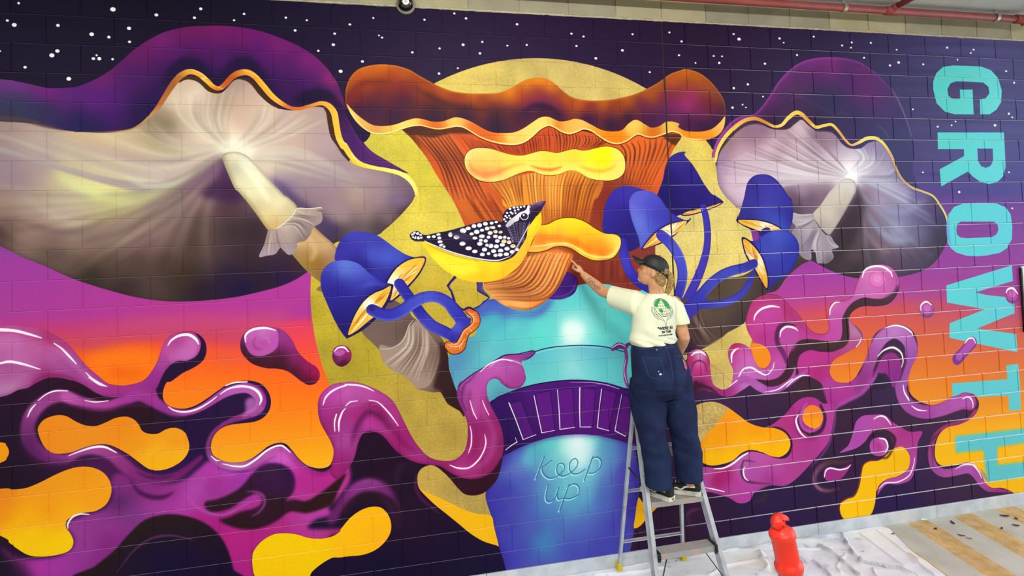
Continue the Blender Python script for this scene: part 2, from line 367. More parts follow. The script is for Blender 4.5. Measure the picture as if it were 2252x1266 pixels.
OPS = json.loads('''[["G",[[-9214,[[-984,919072],[126,1968690],[400,9058972],[672,10106006],[943,11025044],[1051,13123680],[1213,15753240],[1480,16089620],[1879,15899164],[2064,16430604],[2275,16764928]]],[-8069,[[-1054,853280],[136,1968690],[429,9058972],[720,10238618],[1010,11025044],[1125,12860518],[1269,15620640],[1441,16021526],[1726,15762456],[2038,16095772],[2236,16560136],[2320,16762880],[2617,16765952]]],[-7034,[[-1118,787484],[-168,1706032],[640,10499220],[1009,11547790],[1131,12597872],[1223,14961204],[1375,15884316],[1557,16087572],[1828,15960602],[1979,16032284],[2278,16564224],[2770,16765440]]],[-6234,[[-1168,1378856],[-175,2100276],[668,11023510],[1085,11023504],[1149,14170720],[1308,15222336],[1498,16015388],[1750,16088082],[1939,16028694],[2126,16166930],[2888,16762888]]],[-4553,[[-1272,2101040],[-190,2758208],[1215,11023504],[1903,15891476],[2581,16565256],[3137,16762888]]],[-3032,[[-1210,2363695],[-204,2890048],[480,6958220],[931,10761884],[1266,11811988],[1525,14180412],[1894,15632926],[2150,15897626],[2313,15898652],[2404,16432650],[3052,16762888]]],[-1751,[[-1198,2891844],[-623,3682390],[-94,4209256],[308,6044292],[667,9057428],[985,10369694],[1182,11682450],[1300,13914190],[1613,14706222],[1924,15764000],[2272,16294932],[2541,16564228],[3225,16761860]]],[-62,[[-1162,5131392],[-449,4999810],[-101,4868230],[287,4604042],[459,7223954],[886,9189014],[1225,10239632],[1394,12077684],[1603,13392968],[1896,14445612],[2227,15371292],[2434,16165904],[2721,16563206],[3451,16564230]]],[1375,[[-1227,3813976],[-474,3947120],[212,4604042],[484,7223954],[1292,10239632],[1690,13392968],[2347,15371292],[2866,16563206]]]]],
["N",[-954,-1190,-104,1412],0,[357,-1222,-131,1500],46,30,[6184598,3025490,5526668],12,0.28],["N",[-1775,-1082,89,1026],0,[-618,-1119,-93,1203],26,26,[4998256,2366528],13,0.2],["N",[-1068,357,-51,689],0,[217,375,-63,725],26,27,[10769588,8006792],14,0.2],["F",[-7652,1150,380,-99,473,6,295,6,152,-13,-12,85,-141,24,-392,2,-377,23],12601972,42,0.6],["F",[-8234,1055,338,30,200,77,240,10,275,-3,284,-13,272,6,-21,115,-347,-65,-281,-18,-272,63,-142,-50],12075114,30,0.7],
["F",[-7600,1283,143,-40,183,2,129,50,-39,130,-93,54,-181,-14,-89,-78],16481296,41,0.8],["F",[-7458,1364,182,24,55,35,-101,27,-100,-23],15226380,30,0.6],["F",[-6842,1316,195,24,38,45,-157,10],14178890,32,0.5],["D",[-8022,-921,9,8,39,27,14,13,249,-9,11,10,197,50,14,13,102,15,10,10,26,-191,17,15,264,24,12,11,-168,101,13,12,2,93,10,9,445,-252,11,10,-41,65,10,9,320,-44,9,8,-66,48,8,7,343,-36,9,8,142,11,8,7,-81,79,10,9,271,10,10,8,-11,82,12,10,-105,49,9,8,151,145,14,12,-1827,-47,15,14,32,-30,13,12,210,43,11,10,35,-1,12,12,-16,-22,7,7,95,23,8,8,-509,72,10,9,250,69,14,13,-390,-170,5.9,5.6,105,-323,8,8,-207,84,10,9,-152,118,12,11,2447,-165,10,8,168,-57,8,7,37,129,7,6,22,15,9,7,-145,184,11,9,362,-82,10,8,97,-252,9,8,226,-60,9,8,88,33,10,9,-29,205,12,10,-179,36,9,8,327,-64,9,8,-21,90,10,9,-316,166,10,9,143,-46,8,6,389,-189,8,7,83,-172,11,9,71,159,9,8,368,-106,10,8,99,19,10,8,-62,79,10,8,158,93,12,10,229,-74,13,10,94,-136,10,8,135,307,10,8,190,-337,10,8,106,69,10,8,-30,118,10,8,-2680,222,10,8,64,355,13,12,40,36,10,8,2606,-729,10,8,483,-85,11,8,49,41,17,13,390,-23,12,10,38,35,9,7,302,-66,11,9,284,66,11,9,101,-32,11,9,-10,47,10,8,210,-52,12,9,271,52,10,8,559,-43,14,10,300,7,12,9,-35,33,11,8,-1857,91,11,9,682,-2,12,9,-1794,47,9,7,314,-6,10,8,77,0,9,7,-247,65,9,7,218,-8,12,10,432,-9,12,10,1269,-29,13,10,95,-30,15,12,267,7,12,9,387,-57,10,8,557,89,13,9,85,108,13,10,-2834,95,12,10,-134,36,12,10,273,66,9,7,-199,73,9,7,-95,27,12,10,125,-4,8,6,1691,-16,10,8,1085,22,14,11,37,34,11,8,-659,49,10,8,-47,36,10,8,-156,14,12,9,653,-20,16,12,-847,439,10,8,386,183,14,11,587,-180,11,8,9,340,11,8],15921390],
["F",[-2641,965,-21,277,-65,270,-107,257,-145,237,-181,211,-211,181,-237,145,-257,107,-270,65,-278,22,-277,-22,-270,-65,-257,-107,-237,-145,-211,-181,-181,-211,-145,-237,-107,-257,-65,-270,-22,-277,22,-278,65,-270,107,-257,145,-236,181,-211,211,-181,237,-145,257,-107,270,-65,277,-22,278,22,270,65,257,107,237,145,211,181,181,211,145,236,107,257,65,270],[-4862,-667,13415516,680,-34,12889188,-250,-41,12363358,-1195,673,12760124,286,171,13154360,1584,-153,14206056,729,-1,14205016,-2256,542,13811276,77,450,12230704,-969,43,11837480,347,436,11048488,317,329,12098624,214,298,11572288,-108,233,12360776,217,225,12098640,2131,-1998,14469240,133,156,14469232,174,697,14204520,-284,284,13415004,-105,397,13283440,-104,150,12888172],0,1,0,"gold"],
["M","gold",70,0.025],["M","gold",6,0.02],["M","gold",10,0.05,1.6],["F",[-9264,-490,700,-70,500,27,86,10,87,18,88,21,89,0,90,-13,72,-33,64,-38,65,-50,65,-65,76,-77,85,-68,96,-58,116,-40,117,-16,119,-8,130,3,131,21,122,39,124,51,104,63,72,65,52,66,47,78,30,89,-6,-33,39,146,51,123,57,102,58,67,87,57,76,46,77,46,17,13,-62,-11,-88,-14,-110,-18,-86,-39,-63,-57,-63,-44,-61,-67,-260,-109,-407,6,-579,113,-366,-29,-438,-66,-1197,16],[-8724,-466,4860512,161,152,2760772,500,-206,6697080,86,33,6958204,175,26,7347832,106,39,5905008,209,-120,7084130,-47,127,5575796,280,-335,7082588,153,-71,7346792,184,-84,7083092,148,-18,7869534,199,35,7344230,204,46,7607400,206,127,7870060,135,130,8790124,82,156,6165080,-1860,101,2366538,-175,-17,2763340,353,76,2103372,90,51,2102344,137,-75,3804252,-45,-114,4984944,187,-142,4591708,192,-209,5377632,195,-40,5639266,146,103,4590688,253,-87,5639270,153,94,4984928,48,155,3541070,-104,47,2754632,210,-95,4721760,-757,-107,2360384,-145,59,3147850,-146,270,1836608,49,-107,2229826,-97,213,1705530,504,-310,1311792,182,-116,1967160,99,140,2491978,394,46,2098236,-138,48,1836088,241,62,2229308,90,224,3936344,149,124,4856420,163,90,4856412],0,1,0,"lcap"],
["F",[-8064,-444,130,17,131,79,88,101,-349,-36,-336,-14,0,-119],2896976,49,0.75,"lcap"],["F",[-7124,-510,58,-141,78,-62,87,8,68,46,58,107,29,20,-128,15,-66,-128,-108,90],1311792,14,0.8,"lcap"],["F",[-6735,-608,41,-89,71,-35,80,13,70,70,59,119,60,87,-121,-85,-79,-108,-81,-8,-71,79],1311792,17,0.75,"lcap"],["F",[-6271,-422,64,-69,95,-30,84,15,63,66,51,101,-52,-45,-74,-54,-127,25],1049640,13,0.75,"lcap"],
["S",[-5905,-328,10,51,123,10,63,102,10,107,90,10,120,63,10],6957176,9,0.6,"lcap"],["F",[-9262,-321,780,25,418,38,86,4,130,13,133,35,134,14,136,1,120,-20,85,-43,76,-75,48,-75,48,-76,39,-49,49,-30,39,-5,48,15,48,42,49,31,49,1,40,-36,41,-50,40,-15,50,12,50,48,50,65,70,59,71,26,94,1,84,-21,63,-6,42,21,20,78,19,90,30,78,39,79,53,56,64,34,86,17,109,19,88,21,66,58,32,57,9,52,3,-21,-26,57,-69,79,-80,77,-67,55,-28,22,-159,62,-138,-15,-85,119,-43,42,-74,46,-94,56,-103,39,-151,35,-149,25,-194,11,-191,-5,-186,-34,-182,-60,-197,-80,-158,-87,-130,-65,-68,-42,-60,-36,-496,-301,-698,-345],[-9033,-39,9599872,552,-99,9205632,417,-54,10323326,0,151,9731976,85,149,9599884,131,-251,11704978,44,151,10717592,223,-133,13809294,-28,83,12428936,-81,111,13814412,116,73,14471828,81,62,15327900,48,-351,14204564,91,104,13414548,94,-105,13415054,95,-85,9731940,48,-43,9732972,97,-140,14337196,49,-98,13546654,48,63,15061694,96,84,13085848,100,-56,11704448,81,-122,10849152,69,86,12822680,100,86,14204582,-53,110,13677218,-99,-53,13413528,-102,110,15324346,48,97,16773848,-99,22,16049348,-47,-118,15061174,-51,161,14204578,297,-44,16180940,154,-121,13085852,104,-79,12558998,210,-59,11441032,48,190,11441050,-210,57,12822680,-156,109,15325884,101,55,12692636,155,0,11178896,-157,109,8086412,260,3,9730956,-905,-61,13679786,-190,-2,14206648,94,85,12822176,143,-9,9728912,148,-105,8477060,50,-43,5845100,-72,160,6701900,99,1,3216432,-2014,-63,6245196,241,99,5127488,415,56,9730416,0,149,4337196,172,-166,11441036,0,170,9597288,130,135,4732210,45,-252,12560024,89,-69,13680292,17,163,11704966,71,134,7821648,93,-254,13419136,73,-60,14801552,64,83,12561532,-47,134,9729904,139,-17,9729392,-1,93,7361364,-48,133,4731696,97,-361,10848144,190,3,8939884,-97,135,7822164,194,-208,10058616,-2,181,5126452,-50,125,4732206,197,-229,4336180,47,162,3219494,149,3,2759204,-909,213,5126962,-90,68,3221026,180,79,2760226,281,-133,4206632,94,77,3614750,94,99,2102310,195,-34,2364464,49,45,1247800,53,-200,3088420,97,143,2101796,152,-15,2100284,53,-85,3350060,113,-456,8941436,188,47,9599360,17,167,4009530,-156,-59,6442328,70,145,3088944,212,-494,10718096,162,69,9730948,165,24,7363436,-331,72,11440516,163,24,9730948,143,14,7823232,56,-34,6441824,-311,109,9598840,163,37,7494496,112,-32,4009524,-169,109,4010040,-162,-4,5719884,-105,-91,9599360],0,1,0,"lgill"],
["N",[-6743,-61,20,-38,20,-5],[-7123,156,-45,-116,144,-190],[-8149,-182,523,5,480,-89],48,16,[14999748,11575952,10521236,14210224],10,0.42,"lgill"],["N",[-6743,-45,0,-10],[-7263,155,140,64],[-8400,-179,335,97],40,16,[14474416,9732748,11839136,9073796],9,0.36,"lgill"],["N",[-6753,-34,19,43],[-7356,213,326,99],[-8481,93,849,676],40,19,[11839130,6968400,11579520,5521976],13,0.3,"lgill"],["N",[-6744,-23,29,64],[-7171,268,333,153],[-7631,556,835,290],26,23,[9732732,5522494,8416352,3943464],15,0.3,"lgill"],
["N",[-6733,-77,50,-22],[-6993,-279,293,-4],[-7049,-427,413,-97],22,16,[15789784,10259580,13418664,9075824],8,0.5,"lgill"],["N",[-6683,-88,79,21],[-6530,-285,202,129],[-6527,-439,484,147],24,15,[15789784,11049612,13945524,9733260],8,0.45,"lgill"],["N",[-6584,-56,79,76],[-6278,-101,-4,198],[-5956,43,210,211],22,15,[15000780,11049120,9074816,13683896],10,0.4,"lgill"],["N",[-6425,64,40,44],[-5957,66,-3,145],[-5578,124,108,133],14,15,[12101800,9074820],10,0.3,"lgill"],
["N",[-7263,113,189,-51],[-7628,111,182,-175],[-8065,-92,261,-93],16,23,[10783908,13156520,10258080],10,0.3,"lgill"],["N",[-7449,356,564,-42],[-7719,462,545,56],[-8065,344,613,371],18,27,[8415340,4996156,10257536],14,0.3,"lgill"],["S",[-8099,353,10,119,123,30,173,65,30,230,17,20,126,-17,6],9204328,18,0.5,"lgill"],["S",[-7936,226,3.9,130,103,26,158,74,34,126,8,10],12103836,14,0.5,"lgill"],["S",[-7735,100,20,124,73,46,108,54,40],14477978,26,0.7,"lgill"],
["S",[-7575,180,30,127,73,50,165,23,41,160,-60,16],14213260,24,0.6,"lgill"],["S",[-7374,92,6,157,74,31,161,-9,27,135,-73,6],14474444,12,0.55,"lgill"],["S",[-7316,-169,10,131,41,51,94,42,41,114,52,8],10521692,25,0.5,"lgill"],["S",[-7165,-297,20,76,41,52,37,32,14],8156244,18,0.6,"lgill"],["F",[-6739,-34,-6,97,-60,85,-79,91,254,40,-57,-162],3807812,23,0.8,"lgill"],["S",[-6749,-2,10,-55,65,63,-98,74,62,-126,73,21],7621248,27,0.45,"lgill"],
["F",[-6426,119,91,66,101,89,154,124,93,90,-12,89,-84,-47,-203,-213],3943000,22,0.7,"lgill"],["F",[-6782,-88,80,-65,99,21,69,76,-51,33,-99,-43,-50,32],16514276,23,0.5,"lgill"],["E","lgill",0,-17,14,2628644,0.35],["S",[-7009,-546,10,39,-27,23,48,-3,25,49,22,27,48,52,29,44,21,19,34,2,8],4401164,1],["S",[-6646,-583,8,61,5,23,50,30,32,49,64,36,60,65,28,61,43,13],3940884,1.1],["S",[-6067,-393,11,31,44,28,14,79,37,19,89,41,36,62,37,24,56,22,41,61,9],3941396,1.1],
["S",[-8234,-305,10,170,27,33,129,8,30,131,39,22,106,26,6],4864572,5.9,0.9],["S",[-7644,-194,3,199,-3,6,120,-14,8,66,-32,12,56,-51,18,53,-62,27,48,-80,33,54,-92,39,49,-61,41,58,-30,37,59,18,35,48,42,36,39,40,31,39,12,31,40,-31,36,41,-50,38,45,-29,42,56,-9,42,50,28,40,49,59,42,60,76,40,61,51,34,61,31,26,62,5,24,74,-21,24,74,-20,30,53,19,41,36,54,46,12,84,44,16,90,44,31,67,44,4,-11,44,51,84,40,64,53,31,97,28,26,88,17,29,88,24,33,65,44,34,41,63,29,14,64,22,0,-16,20,-15,57,13,-35,46,7,-45,44,3.3],[-7535,-198,5916208,229,-18,10518592,104,-78,12619856,101,-142,11822128,54,-92,10244644,48,-60,12086320,49,-30,15248952,68,15,15773744,68,68,16036900,39,27,14449692,49,-24,12341264,51,-56,12078096,35,-22,13135896,56,-18,15511604,110,89,15905832,100,114,16037936,82,45,13393948,83,4,13657112,84,-27,14452784,53,-12,15247420,73,66,16040000,17,90,15775800,47,157,16040000,56,73,15779900,161,79,16047192,175,42,16311400,107,107,16048240,-1,105,13150272],0,1,0,"lrim"],
["S",[-6931,-634,4.2,49,16,8,48,41,8,34,42,5.2,869,404,5.5,52,84,8,63,54,7,185,48,7,132,52,7,64,98,5.6],16773280,2.2,0.7,"lrim"],["S",[-6604,-643,5.3,70,23,8,60,64,8,59,79,8,56,51,5.3],16767072,2.1,0.6,"lrim"],["F",[-5745,-197,-51,60,-58,-79,-51,-101,-20,-67,42,44,53,67,42,45],1575476],["F",[-6744,-29,12,-21,38,-12,50,0,59,26,60,62,69,92,70,80,50,58,0,-9,60,56,30,55,102,118,61,62,62,62,30,84,-48,240,-106,-5,34,-42,-51,-50,-71,-75,-80,-101,-81,-78,-74,-100,-63,-99,-59,-87,-54,-71,-24,-24,-38,-97,-24,-64],[-6723,-33,12893856,39,-11,15131332,99,43,15789776,99,119,15921360,-199,-77,12103832,58,108,14736052,241,68,13683368,-163,16,15261876,162,46,15260848,81,45,13154448,-165,62,14732436,40,66,13150312,-119,-122,12628104,394,216,12621924,72,57,13149304,51,90,10254432,-208,-18,10517576,2,-131,13940864,110,190,9200680,-62,8,9728044,81,102,8149040],0,1,0,"stem1"],
["E","stem1",15,-11,13,9205832,0.6],["E","stem1",-11,8,8,6048832,0.35],["S",[-6625,9,11,78,109,32,78,126,32,20,34,21],16513756,15,0.6,"stem1"],["S",[-6187,535,11,39,100,32,-22,65,26],14203016,13,0.6,"stem1"],["F",[-6260,338,77,1,86,-7,4,16,-38,6,36,18,-4,66,-56,38,-20,48,-39,45,-51,14,-7,48,-48,35,-39,-33,-20,-19,-34,42,-53,9,-53,5,32,-77,20,-66,16,-47,47,-1,44,-45,52,-39],[-6287,368,12891300,83,-10,11574420,83,24,10258564,-219,72,13154468,51,34,10784908,104,-19,9205876,-44,86,7232604,-204,-38,10521728,-42,107,11049124,82,-52,9073776,70,78,10522784,-18,-109,11311252],0,1,0,"skirt1"],
["N",[-6392,475,136,-117],[-6289,467,95,-86],[-6229,566,129,-183],12,10,[14470846,7101016,14997708,5785672],3.2,0.75,"skirt1"],["N",[-6448,484,56,2],0,[-6507,666,193,-4],9,10,[14207164,7364192,12101808],3.2,0.6,"skirt1"],["S",[-6402,479,5.3,62,-46,5.4,53,-54,5.4,27,-41,4.3,77,2,5.4,84,-6,4.3],16051396,1.1,0.9],["F",[-5846,1209,48,-207,174,9,108,84,43,59,98,73,99,85,42,116,7,114,21,58,43,78,45,25,-6,192,-33,-37,-34,-23,-55,-41,-32,-59,-22,-29,-45,-1,-61,-17,-44,-14,-27,-23,-32,-36,-32,-36,-21,-18,-76,-39,-63,-71,-22,-79,-50,-59],[-5657,1031,6046784,51,148,7099984,75,60,5784640,-209,43,7363668,75,38,7099472,220,37,9204324,110,64,7098952,-50,142,8020564,-122,13,9073768,-107,-119,10521728,343,81,3940384,38,234,3150872,-64,-129,4994096,-90,4,8415836],0,1,0,"trunk1"],
["F",[-5720,1339,87,17,66,-29,47,-87,57,-63,44,25,86,118,43,82,-27,133,-71,125,-133,-7,-30,-86,-87,-39,-63,-72],10521212,3.4,0.9,"trunk1"],["N",[-5508,1196,132,53],[-5534,1351,154,56],[-5691,1463,238,151],13,15,[12891300,4994608,14470848,6046780],3.4,0.75,"trunk1"],["N",[-5376,1272,110,75],[-5380,1407,110,64],[-5475,1579,178,48],9,18,[6046778,4863022,10258040],5.6,0.6,"trunk1"],["S",[-5720,1361,4.4,65,5,5.6,66,-24,7,45,-47,7,36,-87,5.6,34,-41,3.4],14208192,1.1,0.8,"trunk1"],
["F",[-5289,1345,66,84,38,247,67,27,-17,191,-67,-62,-76,-86,-21,-58,-44,-25,50,-160],2888728,11,0.85,"trunk1"],["F",[-5020,1113,44,-29,78,-37,457,12,227,-87,216,-5,361,70,103,79,-36,733,-209,-17,-3,54,-252,-117,-372,-54,-304,45,-228,106,-163,31,-85,-216,-25,-82,-17,-80,4,-67,48,-77,71,-46,79,-24,14,-79,-11,-70],[-4982,1112,3951792,72,-43,3949744,104,64,4610228,240,1,4229300,-302,65,4632766,-71,31,4894904,-50,77,5286068,117,30,5818568,121,-85,6082764,241,15,6346960,246,14,10545376,8,-202,5818568,129,-65,5816516,252,84,6083792,-11,242,6346964,-133,112,6345936,-251,-40,11857128,-244,-40,6084816,-123,39,6081738,-240,42,6076612,-194,-94,5281964,-60,76,5016752,-49,76,5015736,67,73,5808312,116,-25,6075584,73,-98,6339780,36,306,5018800,-45,-49,6074556],0,1,0,"teal"],
["F",[-4981,1066,117,18,116,76,181,-2,113,-88,49,2,-103,113,-145,9,-154,-37,-117,-30,-60,31],4874424,19,0.8,"teal"],["F",[-4339,1266,76,-20,74,28,15,85,-59,56,-86,-12,-35,-67],15924470,31,0.8,"teal"],["F",[-4353,1608,76,-30,73,53,48,51,-126,8,-85,-25],15267060,21,0.85,"teal"],["F",[-4667,1549,100,-86,110,-21,124,-5,137,4,151,17,101,24,63,22,48,82,15,243,-214,-90,-250,-41,-185,0,-158,19,-84,-7,51,-67],[-4580,1508,5812424,184,-34,6341836,199,-10,6073544,-79,101,9493724,254,-53,5549248,60,100,6342860,-441,26,7393492,-183,10,6081738,431,10,7395544],3.6,0.85,"teal"],
["S",[-4665,1514,5.8,92,-51,7,116,-23,8,124,-5,7,137,4,7,151,17,8,114,29,8,76,27,7],1846374],["S",[-4580,1476,3.5,123,-22,4.7,123,-7,4.7,137,3,4.8,151,18,3.6],11854052,1.2,0.8],["F",[-4943,1832,66,-46,60,-21,132,-35,133,-22,146,-9,124,1,149,18,151,36,114,38,127,61,19,423,-115,-45,-126,-48,-125,-39,-137,-25,-148,-8,-135,10,-109,21,-97,27,-72,27,-71,31,-98,-203],[-4891,1859,3017816,96,-49,3673188,12,333,2492490,-42,-141,2363468,72,-50,3149916,163,-183,5248120,182,-8,4985976,248,21,5510268,188,51,5247096,126,59,3936352,-690,22,5248120,183,16,5248118,186,17,5903484,187,53,6034552,-441,87,4853872,-183,29,3673180,555,20,4853872,203,20,3674188],0,1,0,"dome"],
["S",[-4943,1832,5.8,66,-48,8,60,-21,8,132,-36,8,133,-21,8,147,-8,8,123,1,7,149,18,7,151,36,7,152,59,6],1313336],["S",[-4307,1714,2.4,174,16,4.8,125,29,6,101,38,4.8],15260916,1.2,0.8],["F",[-4779,1835,84,-16,92,263,-79,26],6953610,3.5,0.55,"dome",0,1],["S",[-4682,2108,8,-97,-273,8,84,-16,8],1968700,1.2,0.8,"dome",0,1],["S",[-4695,1819,7,92,263,7],2755656,1.2,0.8,"dome",0,1],["F",[-4585,1782,122,-19,24,300,-103,11],6953610,3.5,0.55,"dome",0,1],
["S",[-4542,2074,8,-43,-292,8,122,-19,8],1968700,1.2,0.8,"dome",0,1],["S",[-4463,1763,7,24,300,7],2755656,1.2,0.8,"dome",0,1],["F",[-4402,1762,117,-2,7,295,-120,9],6953610,3.6,0.55,"dome",0,1],["S",[-4398,2064,8,-4,-302,8,117,-2,8],1968700,1.2,0.8,"dome",0,1],["S",[-4285,1760,7,7,295,7],2755656,1.2,0.8,"dome",0,1],["F",[-4220,1763,122,19,-37,287,-94,-12],6953610,3.6,0.55,"dome",0,1],["S",[-4229,2057,8,9,-294,8,122,19,8],1968700,1.2,0.8,"dome",0,1],
["S",[-4098,1782,7,-37,287,7],2755656,1.2,0.8,"dome",0,1],["F",[-4041,1790,113,35,-76,282,-91,-29],6953610,3.6,0.55,"dome",0,1],["S",[-4095,2078,8,54,-288,8,113,35,8],1968700,1.2,0.8,"dome",0,1],["S",[-3928,1825,7,-76,282,7],2755656,1.2,0.8,"dome",0,1],["F",[-3877,1848,70,24,-39,284,-104,-40],6953610,3.6,0.55,"dome",0,1],["S",[-3950,2116,8,73,-268,8,70,24,8],1968700,1.2,0.8,"dome",0,1],["S",[-3807,1872,7,-39,284,7],2755656,1.2,0.8,"dome",0,1],
["S",[-4787,1829,9,46,124,8,53,159,9,99,-27,5.9],15919352,0,0.95,"dome",0,1],["S",[-4592,1791,7,25,144,8,25,141,9,100,-9,4.7],15919352,0,0.95,"dome",0,1],["S",[-4406,1762,5.9,7,165,8,1,137,10,116,-5,5.9],15919352,0,0.95,"dome",0,1],["S",[-4227,1763,10,-8,155,10,-2,143,8,87,8,6],15919352,0,0.95,"dome",0,1],["S",[-4050,1787,8,-26,145,6,-22,147,10,94,33,6],15919352,0,0.95,"dome",0,1],["S",[-3886,1843,4.8,-44,174,4.8,-25,100,10,85,51,8,6,-14,4.8],15919352,0,0.95,"dome",0,1],
["S",[-4736,2124,8,-48,24,7,-41,26,5.8],15919352,0,0.95,"dome",0,1],["S",[-4749,2090,4.6,13,36,3.5],15919352,0,0.95,"dome",0,1],["F",[-4786,2196,72,-27,97,-27,109,-21,135,-10,148,8,137,25,125,39,126,48,53,25,14,207,-14,189,-44,220,-51,205,-32,195,-957,-110,-11,-169,-27,-130,-37,-193,-45,-192,80,-143,51,-108],[-4834,2241,3945632,107,-35,5005500,121,-33,5288128,122,-22,5820616,120,59,9495772,112,-36,14480628,101,-13,6344908,124,36,5280964,164,52,5260468,55,209,4468908,-64,-7,5523636,-123,-109,5806280,-674,-95,6338764,-97,58,6320324,335,37,7129296,173,-28,12644592,71,102,7391440,-311,80,5806276,121,14,7130320,184,45,6335688,-482,-137,5530812,-143,40,3947688,-118,21,3944608,19,137,3814564,177,-35,4867756,177,45,5013692,242,30,5546180,251,-51,5009596,126,15,4999340,99,71,4468900,-784,75,4741296,180,24,5006516,183,24,5005492,-539,-71,4209316,232,145,3965108,-180,32,4342956,418,58,4606124,317,-132,4473000,-69,143,4473000,-773,-28,3944096,221,88,5000366,425,3,4474028],0,1,0,"cup"],
["F",[-4362,2140,137,-10,98,34,-30,115,-78,85,-72,-55,-71,-89],15793404,36,0.6,"cup"],["E","cup",21,0,23,2891404,0.5],["E","cup",-22,0,24,2891404,0.4],["S",[-4507,2725,71,-17,113,94,20,94,47],3966136,47,0.4,"cup"],["S",[-4064,2453,72,-22,209,72,-70,167,48],4872376,48,0.5,"cup"],["S",[-4699,2405,70,41,187,82,41,176,58],4872376,47,0.5,"cup"],["S",[-4536,2260,7,-37,77,9,-37,83,8],11859184,1.2,0.85,"cup"],
["S",[-4480,2299,7,-44,26,8,-35,28,8,17,45,8,38,30,8,42,0,8,44,-22,8,33,-36,7,-6,-36,7,-34,-4,7,-21,39,8,18,44,8,46,13,8,50,-20,8,44,-37,7,13,-40,7,-23,-25,7,-38,24,8,-8,52,8,31,38,8,48,0,8,45,-24,7],11859184,1.2,0.85,"cup"],["S",[-4152,2301,7,-38,84,10,-41,93,8],11859184,1.2,0.85,"cup"],["S",[-4168,2326,7,45,-14,8,35,27,8,-10,57,8,-49,33,8,-45,-3,7],11859184,1.2,0.85,"cup"],["S",[-4516,2477,7,-19,66,8,3,46,8,33,15,8,38,-35,8,29,-66,7,-17,56,8,14,36,7,34,-7,7],11859184,1.2,0.85,"cup"],
["S",[-4351,2492,7,-43,97,10,-40,89,11],11859184,1.2,0.85,"cup"],["S",[-4364,2511,7,50,-17,8,39,25,8,-8,58,8,-57,23,8,-42,-5,7],11859184,1.2,0.85,"cup"],["S",[-4527,2251,7,-37,77,9,-37,83,8],2911388,1.2,0.9,"cup"],["S",[-4471,2289,7,-44,27,8,-35,27,8,17,46,8,38,30,8,42,0,8,44,-22,8,33,-37,7,-6,-35,7,-34,-4,7,-21,38,8,18,45,8,46,12,8,50,-20,8,44,-37,7,13,-39,7,-23,-25,7,-38,24,8,-8,52,8,31,38,8,48,-1,8,45,-24,7],2911388,1.2,0.9,"cup"],
["S",[-4142,2292,7,-39,84,10,-41,92,8],2911388,1.2,0.9,"cup"],["S",[-4158,2316,7,44,-14,8,35,27,8,-10,57,8,-49,33,8,-45,-2,7],2911388,1.2,0.9,"cup"],["S",[-4507,2468,7,-19,66,8,3,46,8,33,14,8,38,-34,8,29,-66,7,-17,56,8,13,36,7,35,-7,7],2911388,1.2,0.9,"cup"],["S",[-4342,2482,7,-43,97,10,-40,90,11],2911388,1.2,0.9,"cup"],["S",[-4355,2502,7,50,-18,8,39,26,8,-8,57,8,-57,23,8,-42,-5,7],2911388,1.2,0.9,"cup"],
["F",[-5518,-237,62,-6,126,-37,219,-3,174,45,189,58,171,-26,177,-98,174,34,103,-14,254,84,187,-52,201,11,110,-27,99,60,-36,61,-45,63,-42,83,-35,101,-25,100,-25,100,-42,21,-26,398,-6,99,-109,218,-335,-64,-216,2,-191,86,-339,-5,-197,-126,-74,-234,-63,-211,-64,-152,-44,-82,-55,-89,-54,-93,-43,-81,-65,-92,-55,-69],[-5456,-208,6038541,169,45,12800538,227,115,14047514,-120,116,13127702,238,-116,12797210,-10,269,13129498,250,-305,11482897,499,-112,14045731,515,83,15033635,271,-40,14048291,-146,226,14704675,-136,62,13719331,-71,99,7352867,-1186,112,11158806,-57,-47,12801822,295,51,12474147,665,133,8925726,149,-180,8004118,242,449,8139312,-331,98,8598051,-124,-65,8599322,315,146,8925735,-322,10,8004126],0,1,0,"body"],
["N",[-5445,-209,285,-3],[-5259,22,231,0],[-5187,289,315,4],9,27,[13131820,12342304],3.4,0.8,"body",0.08,0],["N",[-5456,-220,285,8],[-5271,22,243,0],[-5199,289,315,4],9,17,[4987916,3937288,6038540],1.7,0.95,"body",0.06],["N",[-5148,-223,232,80],[-5059,-95,236,22],[-4992,22,240,-83],10,10,[4987916,6038540],2.3,0.8,"body"],["N",[-4904,-143,263,34],0,[-4823,-73,204,24],10,9,[5513228],1.2,0.8,"body"],["N",[-4641,-121,252,-135],[-4630,-97,250,-74],[-4619,-49,235,-19],11,10,[6038540,4856842],1.2,0.85,"body"],
["N",[-4389,-256,467,81],[-4368,-171,445,21],[-4360,-68,357,-38],17,16,[6038540,4856842],1.2,0.85,"body",0.12],["N",[-4365,-232,392,45],[-4368,-171,393,22],[-4371,-80,342,-20],14,11,[13392932,13658152],2.4,0.7,"body"],["N",[-3845,-138,540,-67],[-3784,-51,404,-26],[-3821,185,250,52],10,18,[6038540,4856842],1.8,0.9,"body",0.06],["N",[-3819,-138,486,-54],[-3770,-51,361,-1],[-3766,135,250,65],9,20,[14185520,13396008],3.7,0.75,"body",0.06],
